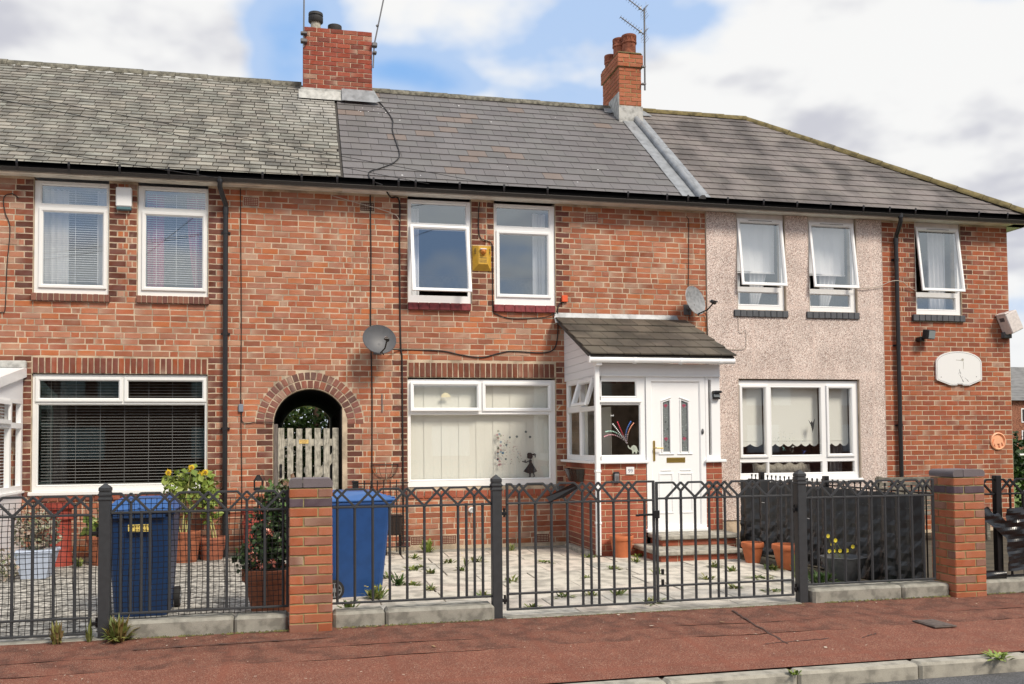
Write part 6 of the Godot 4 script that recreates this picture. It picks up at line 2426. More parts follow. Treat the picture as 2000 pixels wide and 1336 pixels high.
func weed(o: Node3D, r: float, h: float, count: int, pal: Array, flower := 0) -> void:
	var mb := MB.new()
	for i in count:
		var an := rr(0, TAU)
		var lean := rr(0.25, 1.35)
		var l := h * rr(0.5, 1.15)
		var dir := Vector3(cos(an) * sin(lean) * r / h, cos(lean), sin(an) * sin(lean) * r / h)
		var side := Vector3(-sin(an), 0, cos(an))
		var w := rr(0.006, 0.014) * (0.6 + r * 4.0)
		var base := Vector3(cos(an) * 0.01, 0, sin(an) * 0.01) + Vector3(rr(-0.3, 0.3) * r, 0, rr(-0.3, 0.3) * r)
		var mid := base + dir * l * 0.6
		var tip := base + dir * l + Vector3(0, -l * 0.16, 0)
		var col: Color = pal[rng.randi() % pal.size()] * rr(0.75, 1.2)
		mb.tri(base - side * w * 0.3, base + side * w * 0.3, mid + side * w, col)
		mb.tri(base - side * w * 0.3, mid + side * w, mid - side * w, col)
		mb.tri(mid - side * w, mid + side * w, tip, col * 1.06)
	part("leaves", mb, M.leaf, o)
	if flower:
		var fb := MB.new()
		for i in flower:
			var p := Vector3(rr(-r, r) * 0.8, h * rr(0.5, 1.1), rr(-r, r) * 0.8)
			for k in 6:
				var a := TAU * k / 6.0
				var e := TAU * (k + 0.8) / 6.0
				fb.tri(p, p + Vector3(cos(a), 0.25, sin(a)) * 0.014, p + Vector3(cos(e), 0.25, sin(e)) * 0.014, Color(0.75, 0.58, 0.03))
		part("flowers", fb, M.petal, o)


func yards() -> void:
	var b := wheelie_bin("blue wheelie bin with a yellow label behind the netted railing at the left", Vector3(-1.37, 0.035, 4.36), 0.02)
	b.scale = Vector3(0.97, 0.965, 0.97)
	for c in b.get_children():
		if String(c.name).begins_with("body") or String(c.name).begins_with("rim"):
			c.material_override = M.bin_navy
	var lb := MB.new()
	lb.bx(-0.09, 0.10, 0.80, 0.865, 0.351, 0.353, Color(0.80, 0.62, 0.16))
	for k in 8:
		lb.bx(-0.075 + k * 0.021, -0.062 + k * 0.021, 0.838, 0.853, 0.3531, 0.3537, Color(0.25, 0.18, 0.05))
		if k % 3 != 1:
			lb.bx(-0.075 + k * 0.021, -0.060 + k * 0.021, 0.813, 0.826, 0.3531, 0.3537, Color(0.28, 0.2, 0.06))
	part("label", lb, M.plain, b).transform = Transform3D(Basis(Vector3.RIGHT, 0.097), Vector3(0, 0.02, 0.045 - 0.095))
	b = wheelie_bin("blue wheelie bin seen from its side right of the passage pillar, wheel in view", Vector3(0.50, 0.03, 3.85), PI / 2 + 0.12)
	b.scale = Vector3(0.97, 0.975, 0.97)

	# left garden
	var o := thing("potted_plant", "pale blue square pot with a silvery bushy plant by the left porch", "potted plant", Vector3(-2.98, 0.02, 1.55), "planted pots")
	var mb := MB.new()
	var q0 := [Vector3(-0.13, 0, 0.13), Vector3(0.13, 0, 0.13), Vector3(0.13, 0, -0.13), Vector3(-0.13, 0, -0.13)]
	var q1 := [Vector3(-0.2, 0.31, 0.2), Vector3(0.2, 0.31, 0.2), Vector3(0.2, 0.31, -0.2), Vector3(-0.2, 0.31, -0.2)]
	for k in 4:
		mb.quad(q0[k], q0[(k + 1) % 4], q1[(k + 1) % 4], q1[k])
	mb.cbx(-0.212, 0.212, 0.285, 0.325, -0.212, 0.212, 0.012)
	part("pot", mb, M.pot_blue, o)
	mb = MB.new()
	leaves(mb, Vector3(0, 0.52, 0), Vector3(0.26, 0.26, 0.24), 620, 0.055, SILVER)
	part("foliage", mb, M.leaf, o)
	mb = MB.new()
	for i in 16:
		stem(mb, Vector3(rr(-0.1, 0.1), 0.3, rr(-0.1, 0.1)), Vector3(rr(-0.24, 0.24), rr(0.55, 0.85), rr(-0.2, 0.2)), 0.004)
	part("stem", mb, M.twig, o)
	o = thing("shrub", "low pale leafy shrub at the left edge beside the porch panel", "shrub", Vector3(-3.28, 0.02, 1.75))
	mb = MB.new()
	leaves(mb, Vector3(0, 0.16, 0), Vector3(0.20, 0.2, 0.25), 260, 0.055, SILVER)
	part("foliage", mb, M.leaf, o)

	for q in [[-3.03, 0.35, 0.80, 0.155, "tall red chimney pot planter beside the pale blue pot", 0], [-0.62, 0.42, 0.68, 0.14, "tall red chimney pot planter behind the rose bush", 1]]:
		o = thing("chimney_pot_planter", q[4], "planter", Vector3(q[0], 0.0, q[1]), "tall red chimney pots used as planters")
		var r: float = q[3]
		var h: float = q[2]
		mb = MB.new()
		mb.lathe([Vector2(0, 0), Vector2(r * 1.08, 0), Vector2(r * 1.08, 0.05), Vector2(r, 0.07), Vector2(r * 0.93, h - 0.22), Vector2(r * 1.1, h - 0.21), Vector2(r * 1.1, h - 0.18), Vector2(r * 0.95, h - 0.16), Vector2(r * 0.95, h - 0.09), Vector2(r * 1.18, h - 0.07), Vector2(r * 1.18, h), Vector2(r * 0.95, h), Vector2(r * 0.9, h - 0.1)], 24)
		part("pot", mb, M.terracotta_red, o)
		mb = MB.new()
		mb.lathe([Vector2(r * 0.9, h - 0.05), Vector2(0, h - 0.04)], 16)
		part("soil", mb, M.soil, o)
	o = thing("potted_plant", "terracotta pot with broad pale green leaves left of the black post", "potted plant", Vector3(-2.48, 0.005, 0.42), "planted pots")
	pot(o, 0.15, 0.205, 0.38, M.terracotta, 0.09)
	mb = MB.new()
	leaves(mb, Vector3(0, 0.47, 0), Vector3(0.22, 0.11, 0.2), 70, 0.19, [Color(0.22, 0.30, 0.07), Color(0.35, 0.40, 0.16), Color(0.13, 0.2, 0.04)])
	part("foliage", mb, M.leaf, o)
	for q in [[-1.50, 0.42, 0.42, 0.165, 0.21, "terracotta pot with a tall yellow-flowered plant, nearer the blue bin", 0], [-1.17, 0.25, 0.32, 0.135, 0.19, "rounded terracotta pot with a tall yellow-flowered plant beside the black downpipe", 1]]:
		o = thing("potted_plant", q[5], "potted plant", Vector3(q[0], 0.005, q[1]), "planted pots")
		pot(o, q[3], q[4], q[2] - 0.02, M.terracotta if q[6] == 0 else M.pot_clay, 0.08)
		var h: float = q[2]
		var sm := MB.new()
		var fm := MB.new()
		var lm := MB.new()
		for k in 4:
			var top := Vector3(rr(-0.19, 0.16), rr(0.95, 1.22), rr(-0.1, 0.1))
			var bot := Vector3(rr(-0.06, 0.06), h - 0.05, rr(-0.05, 0.05))
			stem(sm, bot, top, 0.010, 0.03)
			leaves(lm, bot.lerp(top, 0.80), Vector3(0.13, 0.21, 0.12), 46, 0.10, LIME, 0.5)
			leaves(lm, bot.lerp(top, 0.45), Vector3(0.10, 0.16, 0.10), 12, 0.10, LIME, 0.6)
			if k < 3:
				for s in 14:
					var an := TAU * s / 14.0
					var c := top + Vector3(0, 0.015, 0.03)
					var e1 := c + Vector3(cos(an), sin(an), 0.12 * cos(an * 3.0)) * rr(0.04, 0.055)
					var sd := Vector3(-sin(an), cos(an), 0) * 0.013
					fm.tri(c - sd, c + sd, e1, Color(0.82, 0.56, 0.02))
				fm.prism(ngon(Vector2(top.x, top.y + 0.015), 0.018, 8), top.z + 0.033, top.z + 0.043, Color(0.30, 0.16, 0.02))
		part("stem", sm, M.stem_pale, o)
		part("foliage", lm, M.leaf, o)
		part("flowers", fm, M.petal, o)
	o = thing("plant_pot", "small black plastic pot between the two yellow-flowered pots", "pot", Vector3(-1.33, 0.0, 0.16))
	pot(o, 0.10, 0.12, 0.27, M.pot_dark, 0.03)

	o = thing("rose_bush", "big dark green rose bush in a broad terracotta pot beside the left brick pillar", "potted plant", Vector3(-0.25, 0.04, 4.62), "planted pots")
	pot(o, 0.18, 0.265, 0.39, M.terracotta, 0.11)
	mb = MB.new()
	leaves(mb, Vector3(0.04, 0.72, 0), Vector3(0.23, 0.34, 0.2), 900, 0.065, DARK_GREEN)
	leaves(mb, Vector3(-0.15, 0.49, 0.08), Vector3(0.18, 0.17, 0.15), 260, 0.07, DARK_GREEN)
	leaves(mb, Vector3(0.05, 0.98, 0), Vector3(0.17, 0.17, 0.17), 190, 0.06, GREEN)
	leaves(mb, Vector3(0.12, 1.10, 0), Vector3(0.10, 0.09, 0.1), 46, 0.055, [Color(0.10, 0.12, 0.03), Color(0.20, 0.10, 0.05)])
	part("foliage", mb, M.leaf, o)
	mb = MB.new()
	for k in 12:
		stem(mb, Vector3(rr(-0.06, 0.06), 0.36, rr(-0.06, 0.06)), Vector3(rr(-0.14, 0.20), rr(0.8, 1.22), rr(-0.14, 0.14)), 0.006, 0.06)
	stem(mb, Vector3(0.02, 0.9, 0), Vector3(-0.10, 1.24, 0.05), 0.004, 0.02)
	part("stem", mb, M.twig, o)
	mb = MB.new()
	for c in [Vector3(-0.02, 0.72, 0.20), Vector3(-0.17, 0.53, 0.2), Vector3(-0.15, 0.48, 0.22), Vector3(0.0, 0.45, 0.18), Vector3(-0.1, 0.43, 0.2)]:
		leaves(mb, c, Vector3(0.03, 0.025, 0.03), 22, 0.035, [Color(0.75, 0.32, 0.25), Color(0.80, 0.42, 0.33), Color(0.60, 0.18, 0.12)])
	part("flowers", mb, M.petal, o)
	o = thing("lantern", "small black lantern on a stake by the passage behind the rose bush", "lantern", Vector3(-0.56, 0, 0.5))
	mb = MB.new()
	mb.tube([Vector3(0, 0, 0), Vector3(0, 0.93, 0)], 0.008, 6)
	mb.cbx(-0.06, 0.06, 0.92, 0.96, -0.06, 0.06, 0.01)
	for s in [[-1, -1], [1, -1], [1, 1], [-1, 1]]:
		mb.cbx(s[0] * 0.05 - 0.008, s[0] * 0.05 + 0.008, 0.96, 1.05, s[1] * 0.05 - 0.008, s[1] * 0.05 + 0.008, 0.002)
	mb.lathe([Vector2(0.085, 1.05), Vector2(0.03, 1.12), Vector2(0.0, 1.13)], 4, Color.WHITE, Transform3D(Basis(Vector3.UP, PI / 4), Vector3.ZERO), false)
	part("lantern", mb, M.black_paint, o)

	# centre and right pots
	o = thing("plant_pot", "empty terracotta pot standing against the porch brickwork left of the steps", "pot", Vector3(4.08, 0.015, 1.70), "empty terracotta pots")
	pot(o, 0.105, 0.155, 0.285, M.terracotta_orange.duplicate(), 0.06)
	o = thing("plant_pot", "bright orange terracotta pot between the steps and the black fabric", "pot", Vector3(5.42, 0.025, 2.72), "empty terracotta pots")
	pot(o, 0.085, 0.135, 0.25, M.terracotta_orange, 0.06)
	o = thing("plant_pot", "bright orange terracotta pot half hidden by the right gate post, weeds on top", "pot", Vector3(5.50, 0.03, 3.40), "empty terracotta pots")
	pot(o, 0.10, 0.165, 0.29, M.terracotta_orange, 0.06)
	weed(o, 0.05, 0.35, 12, WEED)
	o = thing("potted_plant", "grey flared planter with thin yellow flowers before the black fabric", "potted plant", Vector3(5.50, 0.04, 4.55), "planted pots")
	mb = MB.new()
	mb.lathe([Vector2(0.0, 0.0), Vector2(0.12, 0.0), Vector2(0.125, 0.01), Vector2(0.235, 0.265), Vector2(0.242, 0.272), Vector2(0.232, 0.276), Vector2(0.21, 0.22)], 6, Color.WHITE, Transform3D(Basis(Vector3.UP, 0.3), Vector3.ZERO), false)
	part("pot", mb, M.pot_grey, o)
	mb = MB.new()
	mb.lathe([Vector2(0.2, 0.225), Vector2(0.0, 0.235)], 6, Color.WHITE, Transform3D(Basis(Vector3.UP, 0.3), Vector3.ZERO), false)
	part("soil", mb, M.soil, o)
	var fm := MB.new()
	var sm := MB.new()
	for k in 9:
		var t := Vector3(rr(-0.2, 0.1), rr(0.30, 0.50), rr(-0.1, 0.1))
		stem(sm, Vector3(rr(-0.05, 0.05), 0.22, rr(-0.05, 0.05)), t, 0.0025)
		for s in 6:
			var an := TAU * s / 6.0
			fm.tri(t, t + Vector3(cos(an), sin(an), 0.3) * 0.022, t + Vector3(cos(an + 0.8), sin(an + 0.8), 0.3) * 0.022, Color(0.75, 0.62, 0.04))
	part("stem", sm, M.stem, o)
	part("flowers", fm, M.petal, o)

	# weeds in the joints
	var spots := [[1.46, 0.83], [1.42, 1.94], [1.29, 2.49], [1.46, 2.54], [1.13, 3.22], [1.27, 3.79], [1.80, 1.80], [1.83, 2.42], [2.16, 1.64], [2.98, 1.96], [3.58, 3.11], [2.45, 4.62], [2.72, 4.57], [2.99, 4.66], [3.04, 3.39], [4.77, 3.01], [4.80, 3.35], [4.26, 3.94], [4.24, 4.55], [4.79, 4.02], [4.89, 4.13], [4.06, 2.25], [3.67, 1.79], [2.01, 5.15], [3.12, 5.46], [1.72, 4.37], [3.9, 3.4], [2.2, 3.5], [0.95, 2.6], [4.5, 4.9]]
	for i in spots.size():
		var s = spots[i]
		var z: float = roundf((s[1] - 0.42) / 0.6) * 0.6 + 0.42 if i % 2 == 0 else s[1]
		var zone := "small weed tuft in the slab joints near the porch and steps" if s[0] > 3.4 and z < 3.2 else "small weed tuft in the slab joints close behind the double gates" if z > 4.2 and s[0] > 1.6 else "small weed tuft in the slab joints before the brick porch steps" if s[0] > 4.0 else "small weed tuft in the slab joints beside the second blue bin" if s[0] < 1.6 else "small weed tuft in the slab joints before the vertical blinds window"
		o = thing("weed_tuft", zone, "weed", Vector3(s[0], gy(z) - 0.004, z), "weed tufts in the paving joints")
		weed(o, rr(0.09, 0.17), rr(0.05, 0.11), rng.randi_range(22, 44), WEED, 0)
	for q in [[1.72, 0.30, 0.15, 0.26, 70, LIME, 0, "bright green weed clump against the wall under the vertical blinds"], [2.87, 0.5, 0.10, 0.16, 30, WEED, 0, "thin weed at the wall foot below the right end of the blinds window"], [0.70, 4.22, 0.16, 0.17, 70, WEED, 5, "dandelion clump with yellow flowers at the foot of the second blue bin"], [0.40, 4.85, 0.15, 0.14, 46, WEED, 1, "leafy weed by the bin wheel right of the passage pillar"], [1.0, 3.35, 0.16, 0.16, 42, GREEN, 3, "dandelion with yellow flowers right of the second blue bin"], [1.95, 2.0, 0.06, 0.15, 14, WEED, 4, "yellow-flowered weed in the slabs behind the pointed middle post"], [5.05, 4.45, 0.12, 0.40, 40, LIME, 0, "tall pale seeding weed behind the right gate post"], [5.2, 4.62, 0.22, 0.20, 90, GREEN, 0, "green weed patch left of the grey planter"], [5.3, 3.4, 0.2, 0.08, 50, WEED, 0, "flat weeds under the orange pot by the gate post"], [5.75, 4.9, 0.2, 0.07, 60, GREEN, 0, "mossy weeds right of the grey planter under the black fabric"], [4.3, 1.75, 0.12, 0.07, 30, LIME, 0, "weeds round the pot against the porch brickwork"], [-1.35, 5.70, 0.13, 0.24, 150, [Color(0.16, 0.16, 0.04), Color(0.11, 0.14, 0.03), Color(0.2, 0.15, 0.05)], 0, "feathery olive weed on the footway at the foot of the left post"], [-1.78, 5.68, 0.06, 0.24, 60, [Color(0.16, 0.16, 0.04), Color(0.2, 0.14, 0.06)], 0, "upright olive weed on the footway left of the left post, the larger one"], [-1.56, 5.67, 0.03, 0.22, 26, [Color(0.16, 0.16, 0.04), Color(0.13, 0.15, 0.04)], 0, "thin upright weed on the footway touching the left post"], [-2.75, 0.55, 0.1, 0.15, 40, WEED, 0, "weeds on the left yard between the red chimney pot and terracotta pot"], [5.2, 7.62, 0.16, 0.07, 60, LIME, 0, "grass tuft on the road kerb at the right edge"], [3.15, 7.66, 0.05, 0.05, 24, LIME, 0, "small grass tuft against the road kerb near the bottom edge"], [4.75, 7.63, 0.14, 0.07, 44, LIME, 0, "grass tuft on the road kerb second from the right edge"], [6.9, 5.1, 0.5, 0.07, 90, GREEN, 0, "weedy grass behind the railing at the right edge"]]:
		o = thing("weed_clump", q[7], "weed", Vector3(q[0], gy(q[1]) if q[1] < 5.6 else (lerpf(0.06, 0.0, (q[1] - 5.6) / 1.9)), q[1]), "larger weed clumps")
		weed(o, q[2], q[3], q[4], q[5], q[6])
	# moss along the foot of the edging, dead leaves and scraps on the footway
	var ms := MB.new()
	for q in [[-1.3, -0.1], [0.27, 1.55], [4.6, 5.9], [6.3, 7.5], [1.7, 4.4]]:
		var k := int((q[1] - q[0]) * 120)
		for i in k:
			var x := rr(q[0], q[1])
			var z := 5.645 + absf(rr(-1, 1) * rr(0, 1)) * 0.035
			var s := rr(0.006, 0.016) * (0.5 if q[0] == 1.7 else 1.0)
			var y := 0.061
			var c: Color = [Color(0.09, 0.085, 0.02), Color(0.13, 0.12, 0.03), Color(0.06, 0.05, 0.02)][rng.randi() % 3]
			ms.tri(Vector3(x - s, y, z + s), Vector3(x + s, y, z + s), Vector3(x, y + s * 0.9, z), c)
			ms.tri(Vector3(x + s, y, z + s), Vector3(x + s * 0.3, y, z - s), Vector3(x, y + s * 0.9, z), c)
			ms.tri(Vector3(x + s * 0.3, y, z - s), Vector3(x - s, y, z + s), Vector3(x, y + s * 0.9, z), c)
	var moss := part("moss", ms, M.leaf, self)
	tag(moss, "mossy growth along the foot of the stone garden edging", "moss")
	stuff(moss)
	var sc := MB.new()
	for i in 260:
		var x := rr(-2.4, 6.2)
		var z := 5.68 + pow(rng.randf(), 1.7) * 1.7
		var y := lerpf(0.060, 0.0, (z - 5.6) / 1.9) + 0.0105
		var s := rr(0.003, 0.010) if i > 6 else 0.02
		var an := rr(0, TAU)
		var e := Vector3(cos(an), 0, sin(an)) * s
		var f := Vector3(-sin(an), 0, cos(an)) * s * 0.5
		var c := Color(0.50, 0.42, 0.33) if rng.randf() < 0.7 else Color(0.32, 0.2, 0.1)
		sc.quad(Vector3(x, y, z) - e - f, Vector3(x, y, z) - e + f, Vector3(x, y + 0.002, z) + e + f, Vector3(x, y + 0.002, z) + e - f, c)
	var lit := part("leaf_litter", sc, M.plain, self)
	tag(lit, "pale scraps and dry leaf bits scattered over the red footway", "litter")
	stuff(lit)
	o = thing("utility_cover", "small dark metal cover set in the red footway at the right", "cover", Vector3(4.98, 0.048, 6.64))
	mb = MB.new()
	mb.cbx(-0.10, 0.10, -0.02, -0.009, -0.14, 0.14, 0.002)
	mb.cbx(-0.085, 0.085, -0.008, -0.005, -0.125, 0.125, 0.002)
	part("plate", mb, mk("iron_cover", Color(0.13, 0.10, 0.085), 0.8, {"tex": "blotch", "ts": 3.0}), o).position.y = 0.008


# ---------------------------------------------------------------- things fixed to the houses
func dish(label: String, at: Vector3, face: Vector3, r: float, wall_z: float, material: Material) -> void:
	var o := thing("satellite_dish", label, "satellite dish", at, "satellite dishes")
	var z := face.normalized()
	var x := Vector3.UP.cross(z).normalized()
	var t := Transform3D(Basis(x, z.cross(x), z), Vector3.ZERO)
	var mb := MB.new()
	var prof := []
	for i in 9:
		var s := i / 8.0
		prof.append(Vector2(maxf(r * s, 0.0), 0.05 * s * s))
	var lt := t * Transform3D(Basis(Vector3.RIGHT, PI / 2), Vector3(0, 0, -0.03)).scaled_local(Vector3(1.05, 1, 0.95))
	mb.lathe(prof, 36, Color.WHITE, lt)
	var back := []
	for p in prof:
		back.append(p + Vector2(0, -0.006))
	back.reverse()
	mb.lathe(back, 36, Color.WHITE, lt)
	mb.lathe([Vector2(r, 0.044), Vector2(r + 0.006, 0.047), Vector2(r, 0.051)], 36, Color.WHITE, lt)
	part("reflector", mb, material, o)
	var ab := MB.new()
	ab.tube([t * Vector3(0.0, -r * 0.92, 0.01), t * Vector3(0.03, -r * 0.86, 0.16), t * Vector3(0.03, -r * 0.55, 0.30)], 0.011, 8)
	ab.tube([t * Vector3(0.02, -r * 0.9, 0.02), t * Vector3(0.05, -r * 0.95, -0.02)], 0.012, 8)
	part("arm", ab, M.black_plastic, o)
	var lb := MB.new()
	lb.tube([t * Vector3(0.03, -r * 0.62, 0.32), t * Vector3(0.03, -r * 0.40, 0.26)], 0.028, 10)
	lb.cbx(-0.02, 0.05, -r * 0.62, -r * 0.52, 0.31, 0.36, 0.008, Color.WHITE, t)
	part("receiver", lb, M.black_plastic, o)
	var cb := MB.new()
	cb.tube([t * Vector3(0.03, -r * 0.40, 0.26), t * Vector3(0.03, -r * 0.37, 0.25)], 0.027, 12)
	part("receiver_cap", cb, M.white_dirty, o)
	var bb := MB.new()
	bb.tube([t * Vector3(0, -0.06, -0.02), Vector3(0, -0.10, -at.z + 0.05), Vector3(0, -0.10, wall_z - at.z)], 0.018, 8)
	bb.cbx(-0.06, 0.06, -0.18, -0.02, wall_z - at.z, wall_z - at.z + 0.012, 0.003)
	part("bracket", bb, M.metal_dull, o)


func text_on(o: Node3D, s: String, at: Vector3, size: float, material: Material, called := "lettering") -> void:
	var t := TextMesh.new()
	var f := SystemFont.new()
	f.font_names = PackedStringArray(["Droid Sans"])
	t.font = f
	t.text = s
	t.font_size = 32
	t.pixel_size = size / 24.0
	t.depth = 0.001
	part(called, t, material, o).position = at


func yagi(o: Node3D, base: Vector3, tip: Vector3) -> void:
	var mb := MB.new()
	mb.tube([base, tip], 0.011, 6)
	var d := (tip - base).normalized()
	var cross := d.cross(Vector3.UP).normalized()
	var n := 9
	for i in n:
		var p := base.lerp(tip, 0.16 + 0.84 * i / (n - 1))
		var l := lerpf(0.11, 0.065, i / float(n - 1))
		mb.tube([p - cross * l, p + cross * l], 0.0035, 5)
	part("boom", mb, M.metal_dull, o)
	var rb := MB.new()
	for s in [-1.0, 1.0]:
		for k in 4:
			var y: float = s * (0.03 + k * 0.022)
			var off := -d * 0.02 * k
			rb.tube([base + Vector3(0, y, 0) + off - cross * 0.14, base + Vector3(0, y, 0) + off + cross * 0.14], 0.003, 5)
		rb.tube([base + cross * 0.14 * s + Vector3(0, -0.1, 0), base + cross * 0.14 * s + Vector3(0, 0.1, 0)], 0.003, 5)
	rb.cbx(-0.02, 0.02, -0.02, 0.02, -0.03, 0.03, 0.005, Color.WHITE, Transform3D(Basis(), base + d * 0.08))
	part("reflector", rb, M.metal, o)


func fittings() -> void:
	dish("dark grey satellite dish on the brick wall between passage and centre windows", Vector3(1.055, 2.975, 0.30), Vector3(0.16, 0.30, 1.0), 0.222, 0.0, M.dish)
	dish("weathered pale grey satellite dish above the porch beside the pebbledash edge", Vector3(5.80, 3.65, 0.28), Vector3(0.62, 0.26, 1.0), 0.235, 0.0, M.dish_pale)

	var o := thing("alarm_box", "yellow alarm box with an amber lamp between the centre upstairs windows", "alarm box", Vector3(2.575, 4.235, 0.0))
	var mb := MB.new()
	var a := [Vector3(-0.135, -0.19, 0.012), Vector3(0.135, -0.19, 0.012), Vector3(0.135, 0.175, 0.012), Vector3(-0.135, 0.175, 0.012)]
	var b := [Vector3(-0.06, -0.105, 0.085), Vector3(0.075, -0.105, 0.085), Vector3(0.075, 0.155, 0.085), Vector3(-0.06, 0.155, 0.085)]
	mb.cbx(-0.138, 0.138, -0.193, 0.178, 0.0, 0.014, 0.004)
	for k in 4:
		mb.quad(a[k], a[(k + 1) % 4], b[(k + 1) % 4], b[k])
	mb.quad(b[0], b[1], b[2], b[3])
	part("case", mb, M.yellow, o)
	mb = MB.new()
	mb.cbx(-0.035, 0.052, 0.015, 0.02, 0.085, 0.09, 0.003)
	mb.lathe([Vector2(0.042, 0.0), Vector2(0.042, 0.02), Vector2(0.03, 0.045), Vector2(0.0, 0.055)], 16, Color.WHITE, Transform3D(Basis(Vector3.RIGHT, PI / 2), Vector3(0.008, 0.075, 0.085)))
	part("lamp", mb, M.lamp_amber, o)
	mb = MB.new()
	mb.cbx(-0.04, 0.055, 0.10, 0.122, 0.0851, 0.125, 0.006)
	part("lamp_hood", mb, M.white_dirty, o)
	mb = MB.new()
	for k in 4:   # slots and worn print
		for s in [-1.0, 1.0]:
			var x: float = -0.098 if s < 0 else 0.106
			mb.bx(x - 0.018, x + 0.018, 0.055 + k * 0.022, 0.06 + k * 0.022, 0.045, 0.056)
	part("sounder_slots", mb, M.ink, o)
	mb = MB.new()
	for row in [[-0.005, 0.018, 7, 0.010], [-0.040, 0.013, 8, 0.008], [-0.066, 0.013, 9, 0.007]]:
		for k in row[2]:
			var w: float = 0.108 / row[2]
			var x: float = -0.046 + k * w
			mb.bx(x, x + w * 0.6, row[0] - row[1], row[0], 0.0852, 0.0858)
	part("lettering", mb, M.ink, o)
	o = thing("alarm_box", "white alarm box with a dark teal base between the left upstairs windows", "alarm box", Vector3(-2.335, 4.86, 0.0))
	mb = MB.new()
	mb.cbx(-0.10, 0.10, -0.12, 0.145, 0.0, 0.075, 0.014)
	part("case", mb, M.white, o)
	mb = MB.new()
	mb.cbx(-0.094, 0.094, -0.162, -0.121, 0.0, 0.068, 0.010)
	part("base", mb, M.teal, o)
	o = thing("floodlight", "black floodlight with a grey lens on the end house wall", "floodlight", Vector3(9.86, 3.24, 0.0))
	mb = MB.new()
	mb.cbx(-0.10, 0.10, -0.07, 0.085, 0.10, 0.21, 0.012, Color.WHITE, Transform3D(Basis.from_euler(Vector3(0.15, 0.35, 0)), Vector3(0.03, 0, 0)))
	mb.cbx(-0.05, 0.03, -0.12, -0.05, 0.0, 0.12, 0.008)
	part("housing", mb, M.black_plastic, o)
	mb = MB.new()
	mb.cbx(-0.082, 0.088, -0.055, 0.07, 0.2101, 0.216, 0.003, Color.WHITE, Transform3D(Basis.from_euler(Vector3(0.15, 0.35, 0)), Vector3(0.03, 0, 0)))
	part("lens", mb, M.lens_grey, o)
	o = thing("security_light", "tilted white box light fixed at the corner of the end house", "security light", Vector3(11.44, 3.47, 0.0))
	mb = MB.new()
	var st := Transform3D(Basis.from_euler(Vector3(0.0, 0.0, 0.42)), Vector3(0.05, 0.02, 0.12))
	mb.cbx(-0.11, 0.13, -0.21, 0.13, -0.11, 0.11, 0.012, Color.WHITE, st)
	mb.cbx(-0.115, -0.02, 0.13, 0.155, -0.115, 0.115, 0.01, Color.WHITE, st)
	part("case", mb, M.white_dirty, o)
	mb = MB.new()
	mb.bx(-0.114, -0.109, 0.02, 0.085, -0.05, 0.05, Color.WHITE, st)
	part("sensor", mb, M.pot_grey, o)
	mb = MB.new()
	mb.cbx(0.0, 0.15, -0.27, -0.17, 0.0, 0.08, 0.006)
	part("bracket", mb, M.pot_grey, o)

	# blank basketball backboard without its hoop
	o = thing("backboard", "scuffed white basketball backboard without a hoop on the end house wall", "backboard", Vector3(10.58, 2.65, 0.0))
	var outline := PackedVector2Array([Vector2(-0.425, -0.14), Vector2(-0.415, -0.16), Vector2(-0.165, -0.243), Vector2(-0.04, -0.243), Vector2(-0.03, -0.225), Vector2(0.06, -0.225), Vector2(0.07, -0.243), Vector2(0.20, -0.243), Vector2(0.43, -0.155), Vector2(0.44, -0.13), Vector2(0.44, 0.12)])
	for i in 17:
		var t := PI * i / 16.0
		outline.append(Vector2(0.005 + cos(t) * 0.433, 0.135 + sin(t) * 0.185))
	outline.append(Vector2(-0.428, 0.12))
	mb = MB.new()
	mb.prism(outline, 0.004, 0.036)
	part("board", mb, M.white, o)
	mb = MB.new()
	var small := PackedVector2Array()
	for p in outline:
		small.append(Vector2(p.x * 0.955 + 0.0, p.y * 0.935))
	for i in small.size():
		strip(mb, small[i], small[(i + 1) % small.size()], 0.004, 0.003)
	part("border_line", mb, M.pot_grey, o).position.z = 0.0365
	mb = MB.new()
	for q in [[0.03, -0.02, 0.035, -0.06], [0.015, -0.07, 0.05, -0.13], [0.05, -0.13, 0.085, -0.185], [0.02, -0.05, 0.01, 0.02], [0.06, -0.11, 0.07, -0.10], [0.0, -0.03, -0.01, -0.06], [0.11, -0.12, 0.15, -0.15], [0.15, -0.15, 0.175, -0.18], [0.06, -0.16, 0.075, -0.185]]:
		strip(mb, Vector2(q[0], q[1]), Vector2(q[2], q[3]), 0.003 + 0.006 * rng.randf(), 0.002)
	for q in [[-0.34, -0.11], [0.33, -0.10]]:
		mb.prism(ngon(Vector2(q[0], q[1]), 0.008, 8), -0.001, 0.001)
	part("scuff", mb, M.metal_dull, o).position.z = 0.0365
	mb = MB.new()
	mb.prism(ngon(Vector2(0.075, 0.18), 0.022, 14), -0.001, 0.002, Color.WHITE)
	strip(mb, Vector2(0.09, 0.15), Vector2(0.085, 0.03), 0.006, 0.002)
	strip(mb, Vector2(-0.05, 0.175), Vector2(0.05, 0.17), 0.008, 0.002)
	part("peeling_patch", mb, M.pot_pale, o).position.z = 0.0367

	o = thing("wall_plaque", "round copper coloured elephant plaque on the end house wall", "plaque", Vector3(11.315, 1.478, 0.0))
	mb = MB.new()
	mb.lathe([Vector2(0.0, 0.004), Vector2(0.115, 0.004), Vector2(0.118, 0.018), Vector2(0.13, 0.028), Vector2(0.146, 0.02), Vector2(0.148, 0.002)].slice(0, 6), 30, Color.WHITE, Transform3D(Basis(Vector3.RIGHT, PI / 2), Vector3.ZERO))
	part("disc", mb, M.copper, o)
	mb = MB.new()
	var el := PackedVector2Array()
